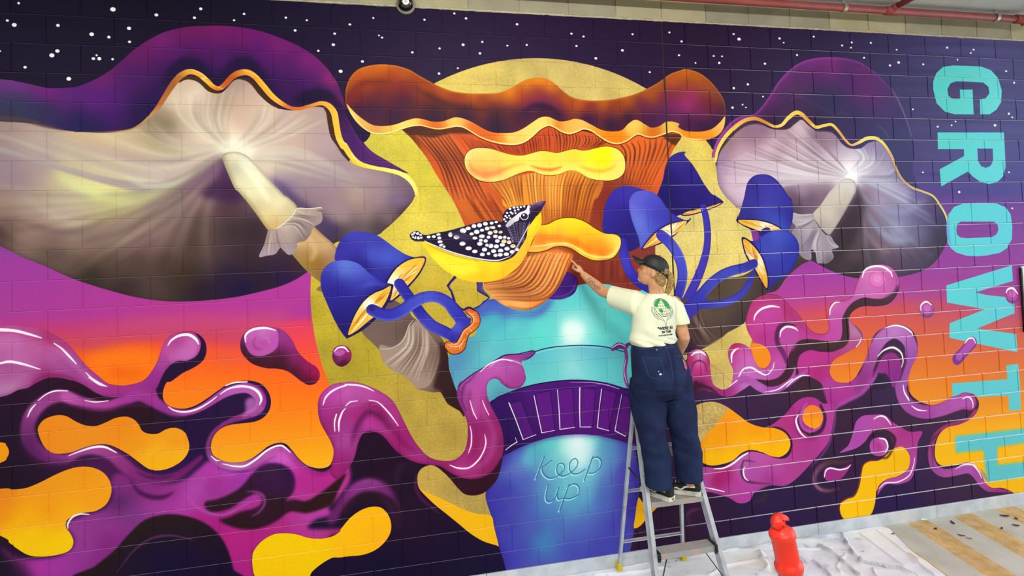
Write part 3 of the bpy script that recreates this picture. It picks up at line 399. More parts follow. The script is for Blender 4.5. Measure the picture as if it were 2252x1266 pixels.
["N",[-5186,242,328,4],0,[-5020,497,331,32],16,13,[6038540,4987916,12871716],2.3,0.8,"body"],["N",[-4053,751,320,85],0,[-4073,932,334,51],10,26,[9190428,6037528],7,0.7,"body"],["F",[-5517,-239,73,-18,68,-3,136,24,128,-21,58,11,69,38,-187,2,-116,30,-113,-16,-56,-5],3939340,5.6,0.85,"body"],["F",[-3428,-214,151,-1,-46,87,-93,-50],3939340,6,0.8,"body"],["F",[-4882,170,99,-29,318,-58,251,-11,239,74,-31,130,-41,37,-29,97,-42,91,-175,-47,-200,38,-130,-104,-144,-38,-20,-95,-35,-20],[-4832,199,12675363,121,-34,12414499,243,26,15573058,312,2,14979372,115,1,12084515,-674,62,16165693,182,26,14977059,184,26,14712615,188,3,14120478,59,111,10963482,-314,-7,11819038,124,27,10109462],3.5,1,0,"body2"],
["N",[-4880,175,268,-81],[-4788,283,171,-58],[-4743,362,134,-21],8,16,[8139792,7089164],1.7,0.9,"body2",0.12],["N",[-4612,94,372,-10],[-4592,210,309,3],[-4566,472,260,-18],12,18,[8139792,9059344],1.8,0.9,"body2",0.06],["N",[-4588,88,335,-4],[-4580,210,284,3],[-4553,473,235,-19],12,14,[16037968,15245372],2.4,0.85,"body2",0.12],["N",[-4240,84,265,62],[-4283,213,239,51],[-4319,466,201,35],9,18,[8139792,6958092],1.8,0.9,"body2",0.12],
["F",[-5908,-402,-7,-73,10,-68,29,-69,55,-59,78,-31,99,-14,100,7,90,26,66,38,79,44,79,39,92,33,116,13,131,-1,108,-9,85,-32,75,-44,62,-32,88,-19,74,8,73,40,61,54,74,47,102,20,129,0,131,-16,161,-41,123,-54,98,-53,99,-67,98,-36,35,-12,70,9,82,30,82,62,67,77,46,77,9,91,-8,65,-64,79,-144,40,-139,-11,-82,-12,6,26,-393,3,-134,52,-384,-83,-150,-35,-225,63,-184,62,-294,-80,-345,4,-313,27,-149,-123],[-5644,-702,13592848,-133,36,13002004,-66,53,11752212,-51,81,10832400,3,91,7413276,55,-36,7084580,57,-104,9581584,167,-39,9581584,-59,117,6166056,171,-155,11752208,-3,104,7412256,170,-4,10173704,114,32,11423496,-59,60,7085592,209,-5,9909260,83,-32,12344332,178,2,12345356,-122,74,8334352,119,22,6167076,125,-135,14252812,60,35,10830352,65,-111,14517264,100,-21,15173648,86,28,14252816,-90,76,9252900,-102,75,8330812,124,-15,7084616,188,-4,10832400,-39,37,7740984,166,-15,11752208,193,-4,12082188,-131,52,8333096,261,-18,9582872,69,-76,11753488,176,-55,11425808,-45,102,6167108,143,-155,10834708,64,75,7085628,75,-130,12081172,36,101,8005432,-47,117,7413344,119,-292,13002000,110,28,11426832,-87,68,9585180,195,20,10177052,81,76,8338720,-254,6,9578324,-45,66,9578348,210,8,7085620,111,50,4921916,-185,16,7085644,-2650,12,3084602,-109,2,3084080,333,-64,4002092,-60,117,2755892,285,-63,3346720,-2,70,2755888,233,-51,3673896,-2,59,2624304,237,-16,2756396,-3,84,2296620,185,-99,4002092,62,-25,3345716,125,-26,2755376,123,34,2428208,253,21,2756408,193,34,2756404,3,-75,7087920,130,35,2756404,200,10,3347264,137,-28,4332112,184,36,3348032,137,37,2756924,114,-28,2756924],0,1,0,"ocap"],
["S",[-4608,-362,7,76,-61,35,75,-10,40,86,19,35,73,53,10],1968684,12,0.7,"ocap"],["S",[-5424,-557,11,168,101,41,184,55,41,260,19,23,145,-27,7],3937300,18,0.7,"ocap"],["S",[-5902,-453,11,67,-92,33,111,-38,33,143,8,27],5509156,18,0.5,"ocap"],["E","ocap",0,8,7,13138456,0.75],["F",[-5907,-416,46,51,53,49,75,49,77,10,89,-13,79,-29,68,-19,57,5,68,17,69,-1,58,-19,47,-15,58,8,69,28,81,47,71,28,84,5,84,-6,75,-31,75,-49,63,-38,63,-7,49,18,49,17,64,-7,51,-15,63,8,76,36,88,42,91,11,79,-13,56,-51,54,-32,40,6,52,30,53,25,68,-13,56,-33,55,-7,68,18,-9,27,54,29,76,8,91,-4,86,-24,74,-55,47,-48,-9,73,-28,53,-45,39,-58,24,-85,16,-84,-2,-82,-25,-33,-28,-68,-12,-69,20,-82,26,-68,-2,-65,-22,-41,13,-68,44,-80,23,-78,-16,-63,-36,-76,-49,-63,-14,-52,21,-64,17,-63,-15,-61,-36,-49,-12,-64,31,-63,55,-63,43,-74,21,-85,-2,-95,-17,-82,-29,-69,-41,-58,-35,-58,-11,-58,10,-70,13,-68,-9,-68,-16,-68,4,-68,20,-56,18,-78,22,-77,-3,-65,-34,-53,-50,-42,-67],[-5882,-362,15256672,96,89,14198864,86,45,13668416,77,1,14201924,112,-38,15258728,91,-24,14993504,57,5,14449696,79,16,13392912,57,2,13394964,59,-21,14725196,46,-7,15254616,46,11,14721104,58,23,13655060,81,53,13391888,94,28,13390864,84,6,14186528,36,-7,15256680,147,-25,15520876,126,-86,15519848,63,-13,15517788,62,17,13921304,63,0,14721088,63,-1,14987340,64,-7,14988376,126,48,14720044,63,36,14975500,77,24,15498240,80,-25,15235080,69,-51,15254616,67,-26,15255644,53,24,14720048,52,25,13393936,68,-7,13395988,69,-20,14989392,69,-7,15253584,54,12,14720056,55,12,14711832,19,32,15502352,82,12,15764492,113,-14,15502364,73,-39,15510600,60,-53,15779936],0,1,0,"rim2"],
["S",[-5883,-356,4.4,95,115,5.5,65,35,7,77,3,7,134,-38,5.6,68,-21,5.6,68,-4,5.6,68,16,5.6,68,8,5.7,128,-22,5.7,58,11,7,58,35,7,69,39,7,82,29,8,96,18,8,84,2,8,74,-21,7,63,-43,5.8,64,-55,5.9,63,-30,5.9,49,12,7,62,34,7,62,16,7,64,-18,7,52,-20,7,64,14,7,75,48,8,63,37,8,78,16,8,80,-23,7,68,-43,6,41,-13,6,66,20,7,67,2,7,82,-24,7,70,-22,7,68,13,7,33,27,7,82,25,8,83,2,6],16051356,1.2,0.9],["S",[-5512,-231,3.3,68,-19,3.4,68,-5,3.4,68,17,4.5,68,7,4.5,128,-21,4.6,58,11,4.6,57,35,4.6,70,40,4.6,82,30,4.6,95,18,4.6,85,1,4.6,74,-21,4.7,62,-43,4.7,64,-56,4.7,64,-31,4.7,49,13,4.7,61,35,4.7,63,16,4.7,64,-18,4.8,52,-20,4.8,63,14,4.8,75,49,4.8,64,37,4.8,77,15,4.8,80,-23,4.8,69,-44,4.9,40,-13,4.9,66,22,4.9,67,2,4.9,83,-26,4.9,69,-21,4.9],3939344],
["F",[-5067,9,8,-47,31,-43,48,-19,59,-4,72,10,71,24,84,22,86,3,75,-19,62,-15,63,2,75,12,76,-19,65,-13,76,13,78,-14,79,-19,66,0,65,19,44,45,17,63,-10,78,-49,51,-80,23,-104,-5,-77,-20,-62,-38,-51,-19,-51,0,-64,25,-76,12,-74,-9,-62,-23,-49,-4,-62,16,-74,30,-74,28,-96,12,-83,-17,-58,-43,-33,-49],4989968],["F",[-5062,10,7,-47,31,-41,47,-18,59,-3,71,9,71,23,84,21,85,3,74,-18,62,-15,62,2,74,12,76,-18,64,-13,76,12,77,-13,78,-18,65,-1,65,19,44,43,17,62,-10,75,-48,49,-80,22,-103,-5,-76,-19,-62,-37,-50,-18,-51,0,-63,24,-76,11,-74,-8,-60,-22,-49,-4,-62,15,-73,29,-73,27,-96,11,-82,-16,-58,-41,-33,-47],[-5037,-36,15258760,-8,81,15256692,103,-117,15519856,-26,82,15250508,-26,58,14721096,70,36,13663292,96,-23,14456908,-45,-82,15517784,167,11,15519816,122,-11,15784020,185,-12,15780920,189,0,15780916,128,-25,15785012,129,-12,16311296,-2,49,16309248,119,-37,15785056,36,61,15521896,-55,74,15784040,-105,24,15785068,-128,-13,15785064,-125,-49,15784040,-127,24,15784036,-185,-19,15519840,-184,35,15520872,-121,41,15521912,-118,-13,15521912],0,1,0,"ruf"],
["S",[-5027,-1,9,21,64,30,70,41,39,95,-5,35,85,-35,23,85,-30,12,86,-9,4.7],14187580,9,0.75,"ruf"],["S",[-4555,37,4.7,79,24,21,86,8,24,88,-22,10],14185516,5.9,0.9,"ruf"],["S",[-4162,35,4.8,75,31,24,102,16,26,92,-22,17,41,-37,7],14722092,8,0.75,"ruf"],["S",[-4136,23,10,104,-49,24,79,-25,36,77,25,19],16312320,10,0.8,"ruf"],["S",[-4980,-1,4.6,153,35,14,121,-24,14,122,-11,9,184,24,12,163,-12,10],15780912,8,0.6,"ruf"],
["F",[-3981,571,-1,-110,24,-110,49,-85,61,-49,79,-14,92,16,85,38,28,113,-52,248,-111,95,-92,10,-90,-28],[-3945,363,3024020,56,-97,3417756,119,-24,3681436,-74,185,2628736,128,64,2102384,-73,158,2365552,144,29,2629740],2.4,1,0,"m1"],["S",[-3822,649,73,8,111,81,40,124,81,74,89,76,90,65,59],[-3815,649,3418272,19,148,3946676,97,175,3155104],0,1,0,"s1"],["E","s1",-7,0,7,1839216,0.7],["F",[-3521,312,30,-74,38,-88,26,-101,44,-76,71,-40,69,-8,-8,29,52,58,52,76,51,90,65,90,41,22,65,50,-55,27,-142,36,-182,37,-69,9,-57,-64,-64,-76],[-3418,137,1839208,104,-163,3155076,81,-26,3418248,-163,290,1576540,193,-138,2890880,50,103,2627704,-86,62,2364528,52,60,2233448,168,-10,2890872,-322,58,1838684],0,1,0,"m3"],
["F",[-3307,440,60,-29,84,-19,112,-21,126,-34,-27,31,-129,46,-127,32,-76,5],1839184],["F",[-3295,437,47,-21,84,-16,113,-21,106,-29,-28,20,-122,39,-112,28,-70,6],[-3275,431,14721072,111,-16,15775808,113,-30,16044160,86,-24,15245360],0,1,0,"l3"],["N",[-3150,409,28,-8],0,[-3290,438,42,-18],8,11,[16774360,13137928],1.2,1,"l3"],["N",[-3108,403,14,-10],0,[-3010,392,59,-35],7,11,[16774360,13137928],1.2,1,"l3"],
["S",[-3107,384,54,20,83,60,8,115,62,-9,114,62,-31,113,69,-60,136,75,-91,159,83,-59,97,89],[-3108,403,3682468,32,179,3944608,-71,301,4469932,-137,245,3944616],0,1,0,"s3"],["E","s3",-6,0,6,2103420,0.7],["S",[-3112,416,2.5,-10,-26,3.7],15261936],["F",[-3756,361,16,-68,48,-43,67,-10,80,16,64,53,51,76,65,58,104,46,36,-22,-10,23,-27,9,-79,1,-82,17,-97,47,-84,73,-63,76,-22,-97,-47,-137],[-3721,317,5789892,95,-48,5789896,-85,123,6580428,67,-24,5263556,69,-48,4474044,-78,234,5793996,-23,-62,6320336,19,149,5267652,130,-208,3946668,81,1,3684520,-112,98,4212916,191,-58,3157144,90,-5,3419284],0,1,0,"m2"],
["E","m2",-3.7,-10,10,2761360,0.4],["F",[-3669,710,65,-82,84,-70,97,-47,82,-17,83,-7,38,-12,-32,33,-29,25,-35,5,-30,50,-70,48,-96,41,-95,25],2365544],["F",[-3652,703,56,-67,81,-68,94,-47,83,-19,74,-8,-17,39,-64,49,-84,47,-88,39,-83,27],[-3605,667,13930524,97,-59,15773744,82,-35,16314592,84,-48,15247404,56,-18,15779920],0,1,0,"l2"],["N",[-3440,575,41,1],0,[-3647,706,278,-200],22,11,[16774364,13137928,16774364],1.2,1,"l2",0.12],
["N",[-3413,576,27,11],0,[-3369,506,105,-4],9,11,[13137928,16774364],1.2,1,"l2",0.12],["S",[-3491,603,88,67,58,89,63,89,89,36,102,87,3,100,87,-27,99,83,-39,97,77],[-3491,602,3945648,119,122,5001416,46,152,4475072,-36,186,3420324],0,1,0,"s2"],["E","s2",7,0,7,1971316,0.7],["E","s2",-10,0,6,7110880,0.5],["F",[-2987,-27,20,-116,62,-91,91,-93,89,-47,133,-28,77,-61,80,-95,81,-109,96,-96,127,-86,141,-46,172,-20,158,5,142,26,124,65,93,67,77,82,75,96,58,111,44,84,39,154,22,154,-29,154,50,232,-421,-96,-756,-407,-594,4],[-2968,-104,10501280,93,-143,9055376,150,-106,7612536,210,-96,6036572,95,-109,7088240,161,-191,8006270,267,-118,8137856,172,-6,8663164,268,18,6563944,234,132,6040692,90,109,4600936,137,166,3945572,98,251,3816044,-329,-470,5777512,-163,4,6300772,-154,-78,4858984,-312,-32,5907556,-235,75,4992088,-86,177,3680332,309,-75,3157072,152,65,2895956,-167,180,2497592,315,-46,3157076,236,65,3421282,235,137,3684454,-92,139,3684454,-1299,-234,2889784,152,-81,2890812],0,0.95,0,"rcap"],
["E","rcap",8,10,13,10767532,0.7],["S",[-1192,-657,5.4,59,97,10,50,111,10,41,112,8,30,112,5.4],10261684,4.1,0.6],["S",[-1380,-319,7,78,41,12,52,83,7],8150156,8,0.5],["S",[-2242,-535,8,108,-23,13,119,58,8,211,91,8,80,-22,12,92,47,7],7093372,8,0.5],["F",[-2970,76,-4,-90,62,-91,92,-104,90,-66,104,-41,88,-1,86,38,103,12,91,-14,64,-54,62,-21,58,46,89,53,93,-1,76,26,73,81,76,41,112,-1,83,-48,98,-15,62,48,59,83,41,111,59,98,93,77,131,36,114,51,16,17,78,85,47,100,1,154,-59,111,-111,121,-157,78,-233,38,-243,3,-236,-17,-198,-61,-148,-72,-89,-43,-204,-86,-134,-239,-284,-110,-96,-79,-40,-40,-52,-85],[-2946,11,9664155,-7,129,11046311,115,-284,9662070,179,-105,9135742,-83,196,12951992,-85,233,13808844,314,-418,9135742,67,119,13544640,-155,130,12689844,-84,196,14336208,394,-420,11044247,125,-68,14335172,20,160,13282492,-159,133,13809864,-71,-66,10782099,217,132,14665944,166,-200,9664135,4,-67,8808062,64,201,13810888,-85,134,12428728,176,-336,9664147,70,135,12430528,69,135,16774137,28,55,16775165,-93,-28,15723505,192,-27,15460337,126,-204,9668011,76,68,9141667,-9,137,12432588,71,138,11051456,164,2,8550567,159,94,6642319,-1188,-64,11309483,-667,79,13282496,601,9,6639202,-19,53,5258066,156,-64,6639206,155,-38,7757422,391,18,8810110,-38,95,5784398,-57,134,4140857,-88,133,3614509,253,-224,9665175,87,-95,11048888,-103,326,7427690,124,71,8545906,42,-135,8813983,81,2,9936316,92,-136,7763619,12,-166,10786232,162,44,6642319,74,127,5524086,92,-96,4669278,72,170,3616604,-261,105,7433875,250,34,3287869,-179,134,4141893,-174,105,4667734,-160,-48,5258070,-169,103,3023661,-235,-50,3023657,-230,-49,3615537,-147,-98,3285801,385,40,5259077,160,-22,4667201,-292,-345,4666173],0,1,0,"rgill"],
["N",[-1764,162,67,-54],[-2314,145,471,-200],[-2949,50,816,-386],46,17,[15261928,9732236,14208216,9205892,16052468],5.3,0.55,"rgill"],["N",[-1765,175,2,-27],[-2318,211,-143,-94],[-2764,323,-200,-247],16,21,[14735584,11048104],9,0.45,"rgill"],["N",[-1680,94,94,14],[-1559,-56,153,110],[-1832,-218,549,134],20,17,[16579836,9736360,14476520],8,0.55,"rgill"],["N",[-1588,136,-3,40],[-1298,123,-46,187],[-1211,54,458,574],26,20,[14476524,8157336,11580620,10261676],9,0.5,"rgill"],
["N",[-1609,204,-19,54],[-1507,350,-93,189],[-839,863,-840,132],24,24,[9738420,5523548,9206928,3944504],12,0.45,"rgill"],["S",[-1546,445,8,102,138,40,185,128,54,198,-8,14],10268872,19,0.6,"rgill"],["S",[-1425,324,8,105,111,48,195,18,54,223,-94,14],10003652,19,0.5,"rgill"],["S",[-1564,472,11,22,150,40,102,139,40,125,58,11],10257540,16,0.5,"rgill"],["F",[-1631,294,60,55,-29,190,-91,173,-135,143,-80,51,-89,-57,104,-183,138,-198],3154988,29,0.75,"rgill"],
["F",[-1760,107,115,-67,74,82,-68,54,-92,-28],16777215,19,0.4,"rgill"],["E","rgill",0,-29,27,2366504,0.4],["S",[-2969,37,10,30,-109,20,88,-111,28,91,-76,23,89,-46,15,89,-12,10,87,15,3.8],3944500,1.3],["S",[-2378,-274,8,90,-7,18,79,-47,21,63,-37,10],3944500,1.3],["S",[-1992,-264,8,85,6,13,77,6,10],6047836,2.6,0.7],["S",[-2975,5,23,27,-97,28,70,-104,33,90,-81,35,105,-65,33,103,-17,31,87,28,28,87,36,23,75,-14,28,64,-59,34,78,-48,36,60,13,36,58,53,34,73,55,29,78,-12,26,79,-11,26,59,45,26,73,88,24,60,45,19,81,-23,27,83,-36,32,97,-1,32,77,49,30,74,108,27,41,111,24,59,98,22,94,73,22,114,38,19,115,46,19,77,95,19,48,85,19,16,99,11,-3,84,4.1],[-2974,5,15258724,96,-200,15783000,91,-82,15516756,104,-64,15249488,104,-17,14193720,86,27,13663276,87,36,15780960,91,-25,16047208,127,-95,16047200,60,12,15512656,57,53,14453812,74,46,16047200,156,-14,16047208,88,86,14720076,89,88,15250532,146,-42,16051324,146,-8,15786096,136,152,14198896,100,207,13147244,208,111,14201984,114,46,14470256,125,181,14736512],0,1,0,"rrim"],
["F",[-2132,851,-93,43,-141,99,-94,99,-119,33,-122,97,-78,123,-160,73,-59,40,-114,55,-154,52,-96,6,-107,-8,22,-443,163,9,154,-56,187,-92,172,-25,208,-101,212,-97,177,32],[-2176,842,4471864,-184,72,5523520,-123,73,5523004,-323,89,6048828,-212,-10,5259308,59,205,5523006,217,-65,4470324,-108,147,3943984,-317,-94,6310980,59,192,5784632,-189,-75,5520448,-35,147,3152952,-79,-30,2363956,417,-98,4996148,418,-309,3944496],0,1,0,"trunk2"],
["N",[-3290,1241,152,-17],[-3214,1357,110,7],[-3139,1499,129,-67],7,12,[9204836,10783868,4995120],2.5,0.9,"trunk2"],["N",[-3347,1287,83,-33],[-3297,1377,82,5],[-3250,1517,125,-17],6,12,[9732204,3942436,7099464],3.7,0.8,"trunk2"],["S",[-3222,1506,6,96,7,8,71,-33,8,72,-27,5],11048068,2.5,0.7,"trunk2"],["F",[-2237,841,105,17,-144,125,-185,122,-104,34,79,-100,124,-98],3550252,8,0.8,"trunk2"],["F",[-1797,188,65,-33,70,10,37,38,-7,68,-15,23,-70,101,-68,93,-85,105,-57,48,-66,-51,-50,-61,-34,-67,82,-79,91,-106,41,-35],[-1766,202,14209224,80,-13,14210256,-116,93,13946052,-64,22,13418676,123,29,12892332,-254,90,13418672,89,42,13681844,40,94,12102820,-108,11,11050136,179,-130,11050136],0,1,0,"stem2"],
["E","stem2",-11,0,9,8418428,0.6],["F",[-2273,449,75,10,121,0,13,43,34,61,64,74,53,15,35,55,41,44,-60,17,-13,11,17,61,-61,45,-59,1,-48,-10,-10,-82,-40,-28,-5,79,-61,-2,-57,-55,-9,-92,-47,-80,40,-52,-30,-40],[-2244,484,11839660,120,16,10523804,-67,91,11050148,-62,38,9207952,137,-23,11839668,43,41,9207944,-79,51,10260636,-50,78,8943756,187,-74,10788008,7,120,11050156,85,-117,9734292,43,41,10788020,-84,104,7102576],0,1,0,"skirt2"],
["N",[-2078,475,13,40],[-2170,493,11,73],[-2266,465,-17,151],7,10,[13945036,7102576,13155524],2.6,0.8,"skirt2"],["N",[-2068,568,87,62],[-2136,673,118,56],[-2232,762,266,115],10,12,[14472412,7102580,11839668,6049892],3.9,0.8,"skirt2"],["S",[-2270,453,3.9,87,15,5.2,103,-4,5.2],14998752,1.3,0.8],["S",[-1951,651,3.9,34,68,7,73,34,4],14998752,1.3,0.7],["F",[-2728,311,36,-117,54,-58,74,-22,88,10,71,46,56,67,44,66,32,36,3,119,-24,92,-49,71,-76,30,-161,-4,-54,-66,-142,-53,-29,-35,35,-71],[-2656,207,3156100,106,-64,3814560,115,53,3682464,-242,124,3419280,204,3,3946656,146,41,3157144,25,93,2630800,-235,-31,3686568,-162,23,2893956,288,71,3952824],0,1,0,"m4"],
["E","m4",-10,8,10,1840240,0.6],["F",[-2811,491,81,-6,130,11,115,28,86,43,31,31,-137,7,-102,-3,-99,-36,-77,-41],1840208],["F",[-2791,497,75,-1,115,10,115,29,72,35,26,19,-116,3,-88,0,-106,-36,-71,-30],[-2760,506,15247404,129,16,15777872,86,28,16576728,117,22,15774780],0,1,0,"l4"],["N",[-2568,563,37,-3],0,[-2774,500,375,73],21,12,[16775392,13137928],1.3,1,"l4",0.12],["F",[-2576,582,52,-18,32,20,-13,32,-46,32,-40,-14],2366576],
["F",[-2765,642,53,24,72,8,45,-25,76,-42,89,-21,89,9,71,47,41,81,-15,104,-57,90,-94,74,-92,55,-70,42,15,-103,-23,-104,-79,-132,-97,-68],[-2683,682,2366584,132,-22,3949740,119,-36,4479168,88,29,3425456,70,68,2896032,-53,129,2895004,-143,-70,4212916,-37,128,3421348,-7,104,2893960,-69,-301,3949740],0,1,0,"m5"],["E","m5",-13,-5.2,16,1841268,0.6],["F",[-2768,642,60,17,74,67,56,87,29,94,15,94,-23,87,-67,-91,-52,-92,-56,-92,-27,-78],1840208],
["F",[-2755,660,43,12,68,66,54,80,28,89,15,93,-13,72,-52,-80,-50,-92,-55,-89,-30,-76],[-2741,681,15246368,54,66,15774780,52,92,16576728,52,118,15510572,23,91,15246368],0,1,0,"l5"],["N",[-2650,845,21,10],0,[-2758,665,11,106],8,12,[16775392,13137928],1.3,1,"l5",0.12],["N",[-2650,852,29,3],0,[-2698,682,132,225],11,12,[13137928,16775392],1.3,1,"l5",0.12],["N",[-2636,855,15,0],0,[-2654,916,105,69],12,12,[13137928,16775392],1.3,1,"l5",0.12],
["S",[-2668,864,79,-86,29,79,-115,21,82,-101,34,84,-101,65,88,-88,78,87,-86,77,90,-86,70,89],[-2679,863,3157144,-189,50,4212916,-188,88,4211888,-175,155,3421352,-99,69,3420324],0,1,0,"s5"],["E","s5",3.8,10,8,2366592,0.5],["E","s5",0,-10,6,6846680,0.4],["S",[-2677,934,37,-56,107,58,-91,85,61,-130,47,63,-140,9,60,-98,8,54,-98,51,60],[-2677,953,3420312,-102,137,3947692,-174,83,4475064,-210,11,3422372],0,1,0,"s6"],
["E","s6",0,9,8,2366588,0.6],["S",[-3127,1137,38,-107,69,87,-113,81,99],3682468,6,0.9],["F",[-4322,862,98,43,10,57,-34,70,-83,34,-74,4,-98,-15,103,-101],[-4311,909,3937396,34,74,3412068,-102,66,4463744],0,1,0,"leaf"],["S",[-4223,950,7,-30,58,11,-64,39,11,-87,6,7],7092384,3.6,0.7,"leaf"],["S",[-4214,914,3.6,2,54,4.8,-35,67,5.9,-84,36,5.9,-86,1,3.5],2363472],["F",[-4605,703,117,-14,124,-23,111,42,14,49,-32,65,-53,93,-53,81,-64,63,-76,52,-86,31,-96,-5,-95,-35,-69,-51,-51,-62,-33,-62,89,-29,96,-25,86,-49,51,-69],[-4550,710,14582834,185,-6,13988402,98,39,13987361,-225,64,15172662,-123,19,13990706,244,33,15501370,-307,35,14319414,180,55,15832383,-302,10,14582842,177,78,16425556,184,-38,14908210,-422,3,14913871,175,114,16429156,158,-27,15172666,-264,-14,16100188,-125,-133,10637089],0,1,0,"fan"],
["N",[-4581,707,326,28],[-4714,881,260,177],[-4941,936,83,113],11,26,[16561256,15770712],3.5,0.9,"fan",0.1,0],["N",[-4593,707,351,28],[-4726,875,285,184],[-4950,924,99,133],11,18,[7089168,8139796],1.8,0.95,"fan",0.05],["S",[-4243,757,12,-81,152,17,-117,150,19,-162,76,16,-167,-29,9],9192472,4.7,0.6,"fan"],["F",[-4604,691,116,-12,124,-22,117,46,5,30,-123,-46,-124,25,-123,26],7089164,7,0.6,"fan"],["E","fan",-4.7,-7,7,9193496,0.5],
["S",[-4500,507,12,69,-14,12,75,-34,12,88,-12,12,75,10,12,75,32,12,74,50,12,76,38,12,77,9,12,44,25,12,7,50,12,-25,60,12,-47,47,12,-78,18,12,-90,-5,12,-87,-40,12,-73,-50,12,-74,-27,12,-75,4,12,-75,27,12,-74,9,12,-60,-9,12,32,-56,12,36,-71,12,30,-61,12],4989960],["F",[-4500,507,69,-14,75,-34,88,-12,75,10,75,32,74,50,76,38,77,9,44,25,7,50,-25,60,-47,47,-78,18,-90,-5,-87,-40,-73,-50,-74,-27,-75,4,-75,27,-74,9,-60,-9,32,-56,36,-71],[-4481,522,16039976,62,-11,16307228,151,-44,16309280,112,26,16308248,112,64,16043040,127,46,16044096,50,32,16046160,11,49,15785072,-68,77,16047200,-129,2,16047184,-112,-40,16046152,-136,-71,15783024,-124,5,15255672,-87,28,15251528,28,-92,14186520,123,3,14978076,127,-32,16304148,-3,60,15236112,127,-20,16034836,62,50,15503380,-66,46,14970896,128,4,15764508,-27,24,15233048,92,-46,16033820,-577,-42,14187560],0,1,0,"lip"],
["S",[-4535,628,12,87,-22,47,111,4,47,99,21,43,87,44,43,87,42,31,76,12,22,79,-22,10],15234572,12,0.7,"lip"],["S",[-4561,663,4.7,99,-9,9,99,-12,9,87,8,12,74,36,12,86,53,14,101,23,14,91,-9,12,51,-57,10],16313472,3.6,0.8,"lip"],["S",[-5153,857,16,-66,74,15,27,44,15,21,81,14,44,49,14,40,15,9],1577544,0,1,0,0,1],["S",[-5154,874,7,-53,57,7,21,45,7,23,75,5.7],4468892],["S",[-4978,916,50,-6,58,34,75,61,12,-79,60,8,-41,15,8],1840720,0,1,0,0,1],
["F",[-4993,921,35,2,10,52,39,49,-80,-50],4996236,0,0.8],["F",[-5390,593,32,79,43,61,66,71,78,53,80,38,92,19,94,1,95,-19,85,-49,69,-58,51,-81,40,-81,35,-59,36,-52,13,-54,-6,-59,-28,23,-89,105,-127,173,-239,39,-230,-55],[-5335,649,16042008,66,71,16308264,66,83,16043040,59,-56,16309288,115,28,16572448,56,83,15513624,-60,32,15777824,180,-97,16307228,56,72,15512604,63,-91,15776800,61,-21,15250484,65,-104,15512628,41,-118,16305184,51,-58,16570392,19,-35,16305180,-48,153,16039968],0,1,0,"belly"],
["S",[-5336,673,11,88,83,45,113,61,57,139,6,46],16574524,18,0.6,"belly"],["S",[-4503,438,7,-9,71,14,-47,106,16,-52,93,14,-63,81,7],15244312,9,0.5,"belly"],["F",[-5483,545,28,-22,33,-1,45,28,91,-13,91,-15,117,-29,118,-29,118,-12,50,15,11,-58,38,-41,61,-20,60,-3,47,-6,26,9,11,42,13,36,-28,41,-39,52,-15,71,-45,70,-56,69,-73,32,-72,7,-59,-7,-116,-25,-126,-39,-113,-43,-89,-48,-45,-9,-47,-3,-29,-23],[-5422,555,1575980,226,41,1838640,232,-16,1838124,242,-112,1839152,-5,118,2365496,-183,135,1839156],0,1,0,"wing"],
["S",[-5379,594,5.6,112,53,8,113,45,9,126,37,10,117,23,10,82,5,9,84,-24,4.6],15526128,0,0.95],["S",[-5357,620,4.5,89,49,7,136,51,7,162,40,5.7],9204800,3.4,0.7],["D",[-5463,545,15,16],1575980,"wing"],["D",[-5463,546,11,12],10262692,"wing"],["D",[-5463,548,11,10],16052976,"wing"],["D",[-5448,530,15,14],1575980,"wing"],["D",[-5448,532,11,9],10262692,"wing"],["D",[-5448,533,11,8],16052976,"wing"],["D",[-5426,535,16,14],1575980,"wing"],
["D",[-5426,537,12,10],10262692,"wing"],["D",[-5426,539,12,8],16052976,"wing"],["D",[-5405,547,14,12],1575980,"wing"],["D",[-5405,549,10,8],10262692,"wing"],["D",[-5405,550,10,7],16052976,"wing"],["D",[-5445,564,17,16],1575980,"wing"],["D",[-5445,566,13,11],10262692,"wing"],["D",[-5445,568,13,9],16052976,"wing"],["D",[-5420,568,19,16],1575980,"wing"],["D",[-5420,570,14,12],10262692,"wing"],["D",[-5420,572,14,10],16052976,"wing"],
["D",[-5401,567,14,12],1575980,"wing"],["D",[-5401,568,10,8],10262692,"wing"],["D",[-5401,570,10,7],16052976,"wing"],["D",[-5460,562,13,11],1575980,"wing"],["D",[-5460,563,9,7],10262692,"wing"],["D",[-5460,565,8,6],16052976,"wing"],["D",[-5347,564,19,15],1575980,"wing"],["D",[-5347,565,15,11],10262692,"wing"],["D",[-5347,567,14,9],16052976,"wing"],["D",[-5309,561,19,15],1575980,"wing"],["D",[-5309,563,15,11],10262692,"wing"],
["D",[-5309,565,14,9],16052976,"wing"],["D",[-5274,549,20,15],1575980,"wing"],["D",[-5274,550,16,11],10262692,"wing"],["D",[-5274,552,15,9],16052976,"wing"],["D",[-5269,573,19,17],1575980,"wing"],["D",[-5269,574,15,12],10262692,"wing"],["D",[-5269,577,14,10],16052976,"wing"],["D",[-5264,602,24,16],1575980,"wing"],["D",[-5264,603,19,12],10262692,"wing"],["D",[-5264,605,18,10],16052976,"wing"],["D",[-5252,626,25,15],1575980,"wing"],
["D",[-5252,628,20,11],10262692,"wing"],["D",[-5252,630,20,9],16052976,"wing"],["D",[-5235,638,15,14],1575980,"wing"],["D",[-5236,640,11,9],10262692,"wing"],["D",[-5236,641,11,8],16052976,"wing"],["D",[-5186,550,20,24],1575980,"wing"],["D",[-5186,551,16,19],10262692,"wing"],["D",[-5186,555,15,16],16052976,"wing"],["D",[-5140,571,28,22],1575980,"wing"],["D",[-5140,572,23,17],10262692,"wing"],["D",[-5141,575,22,14],16052976,"wing"],
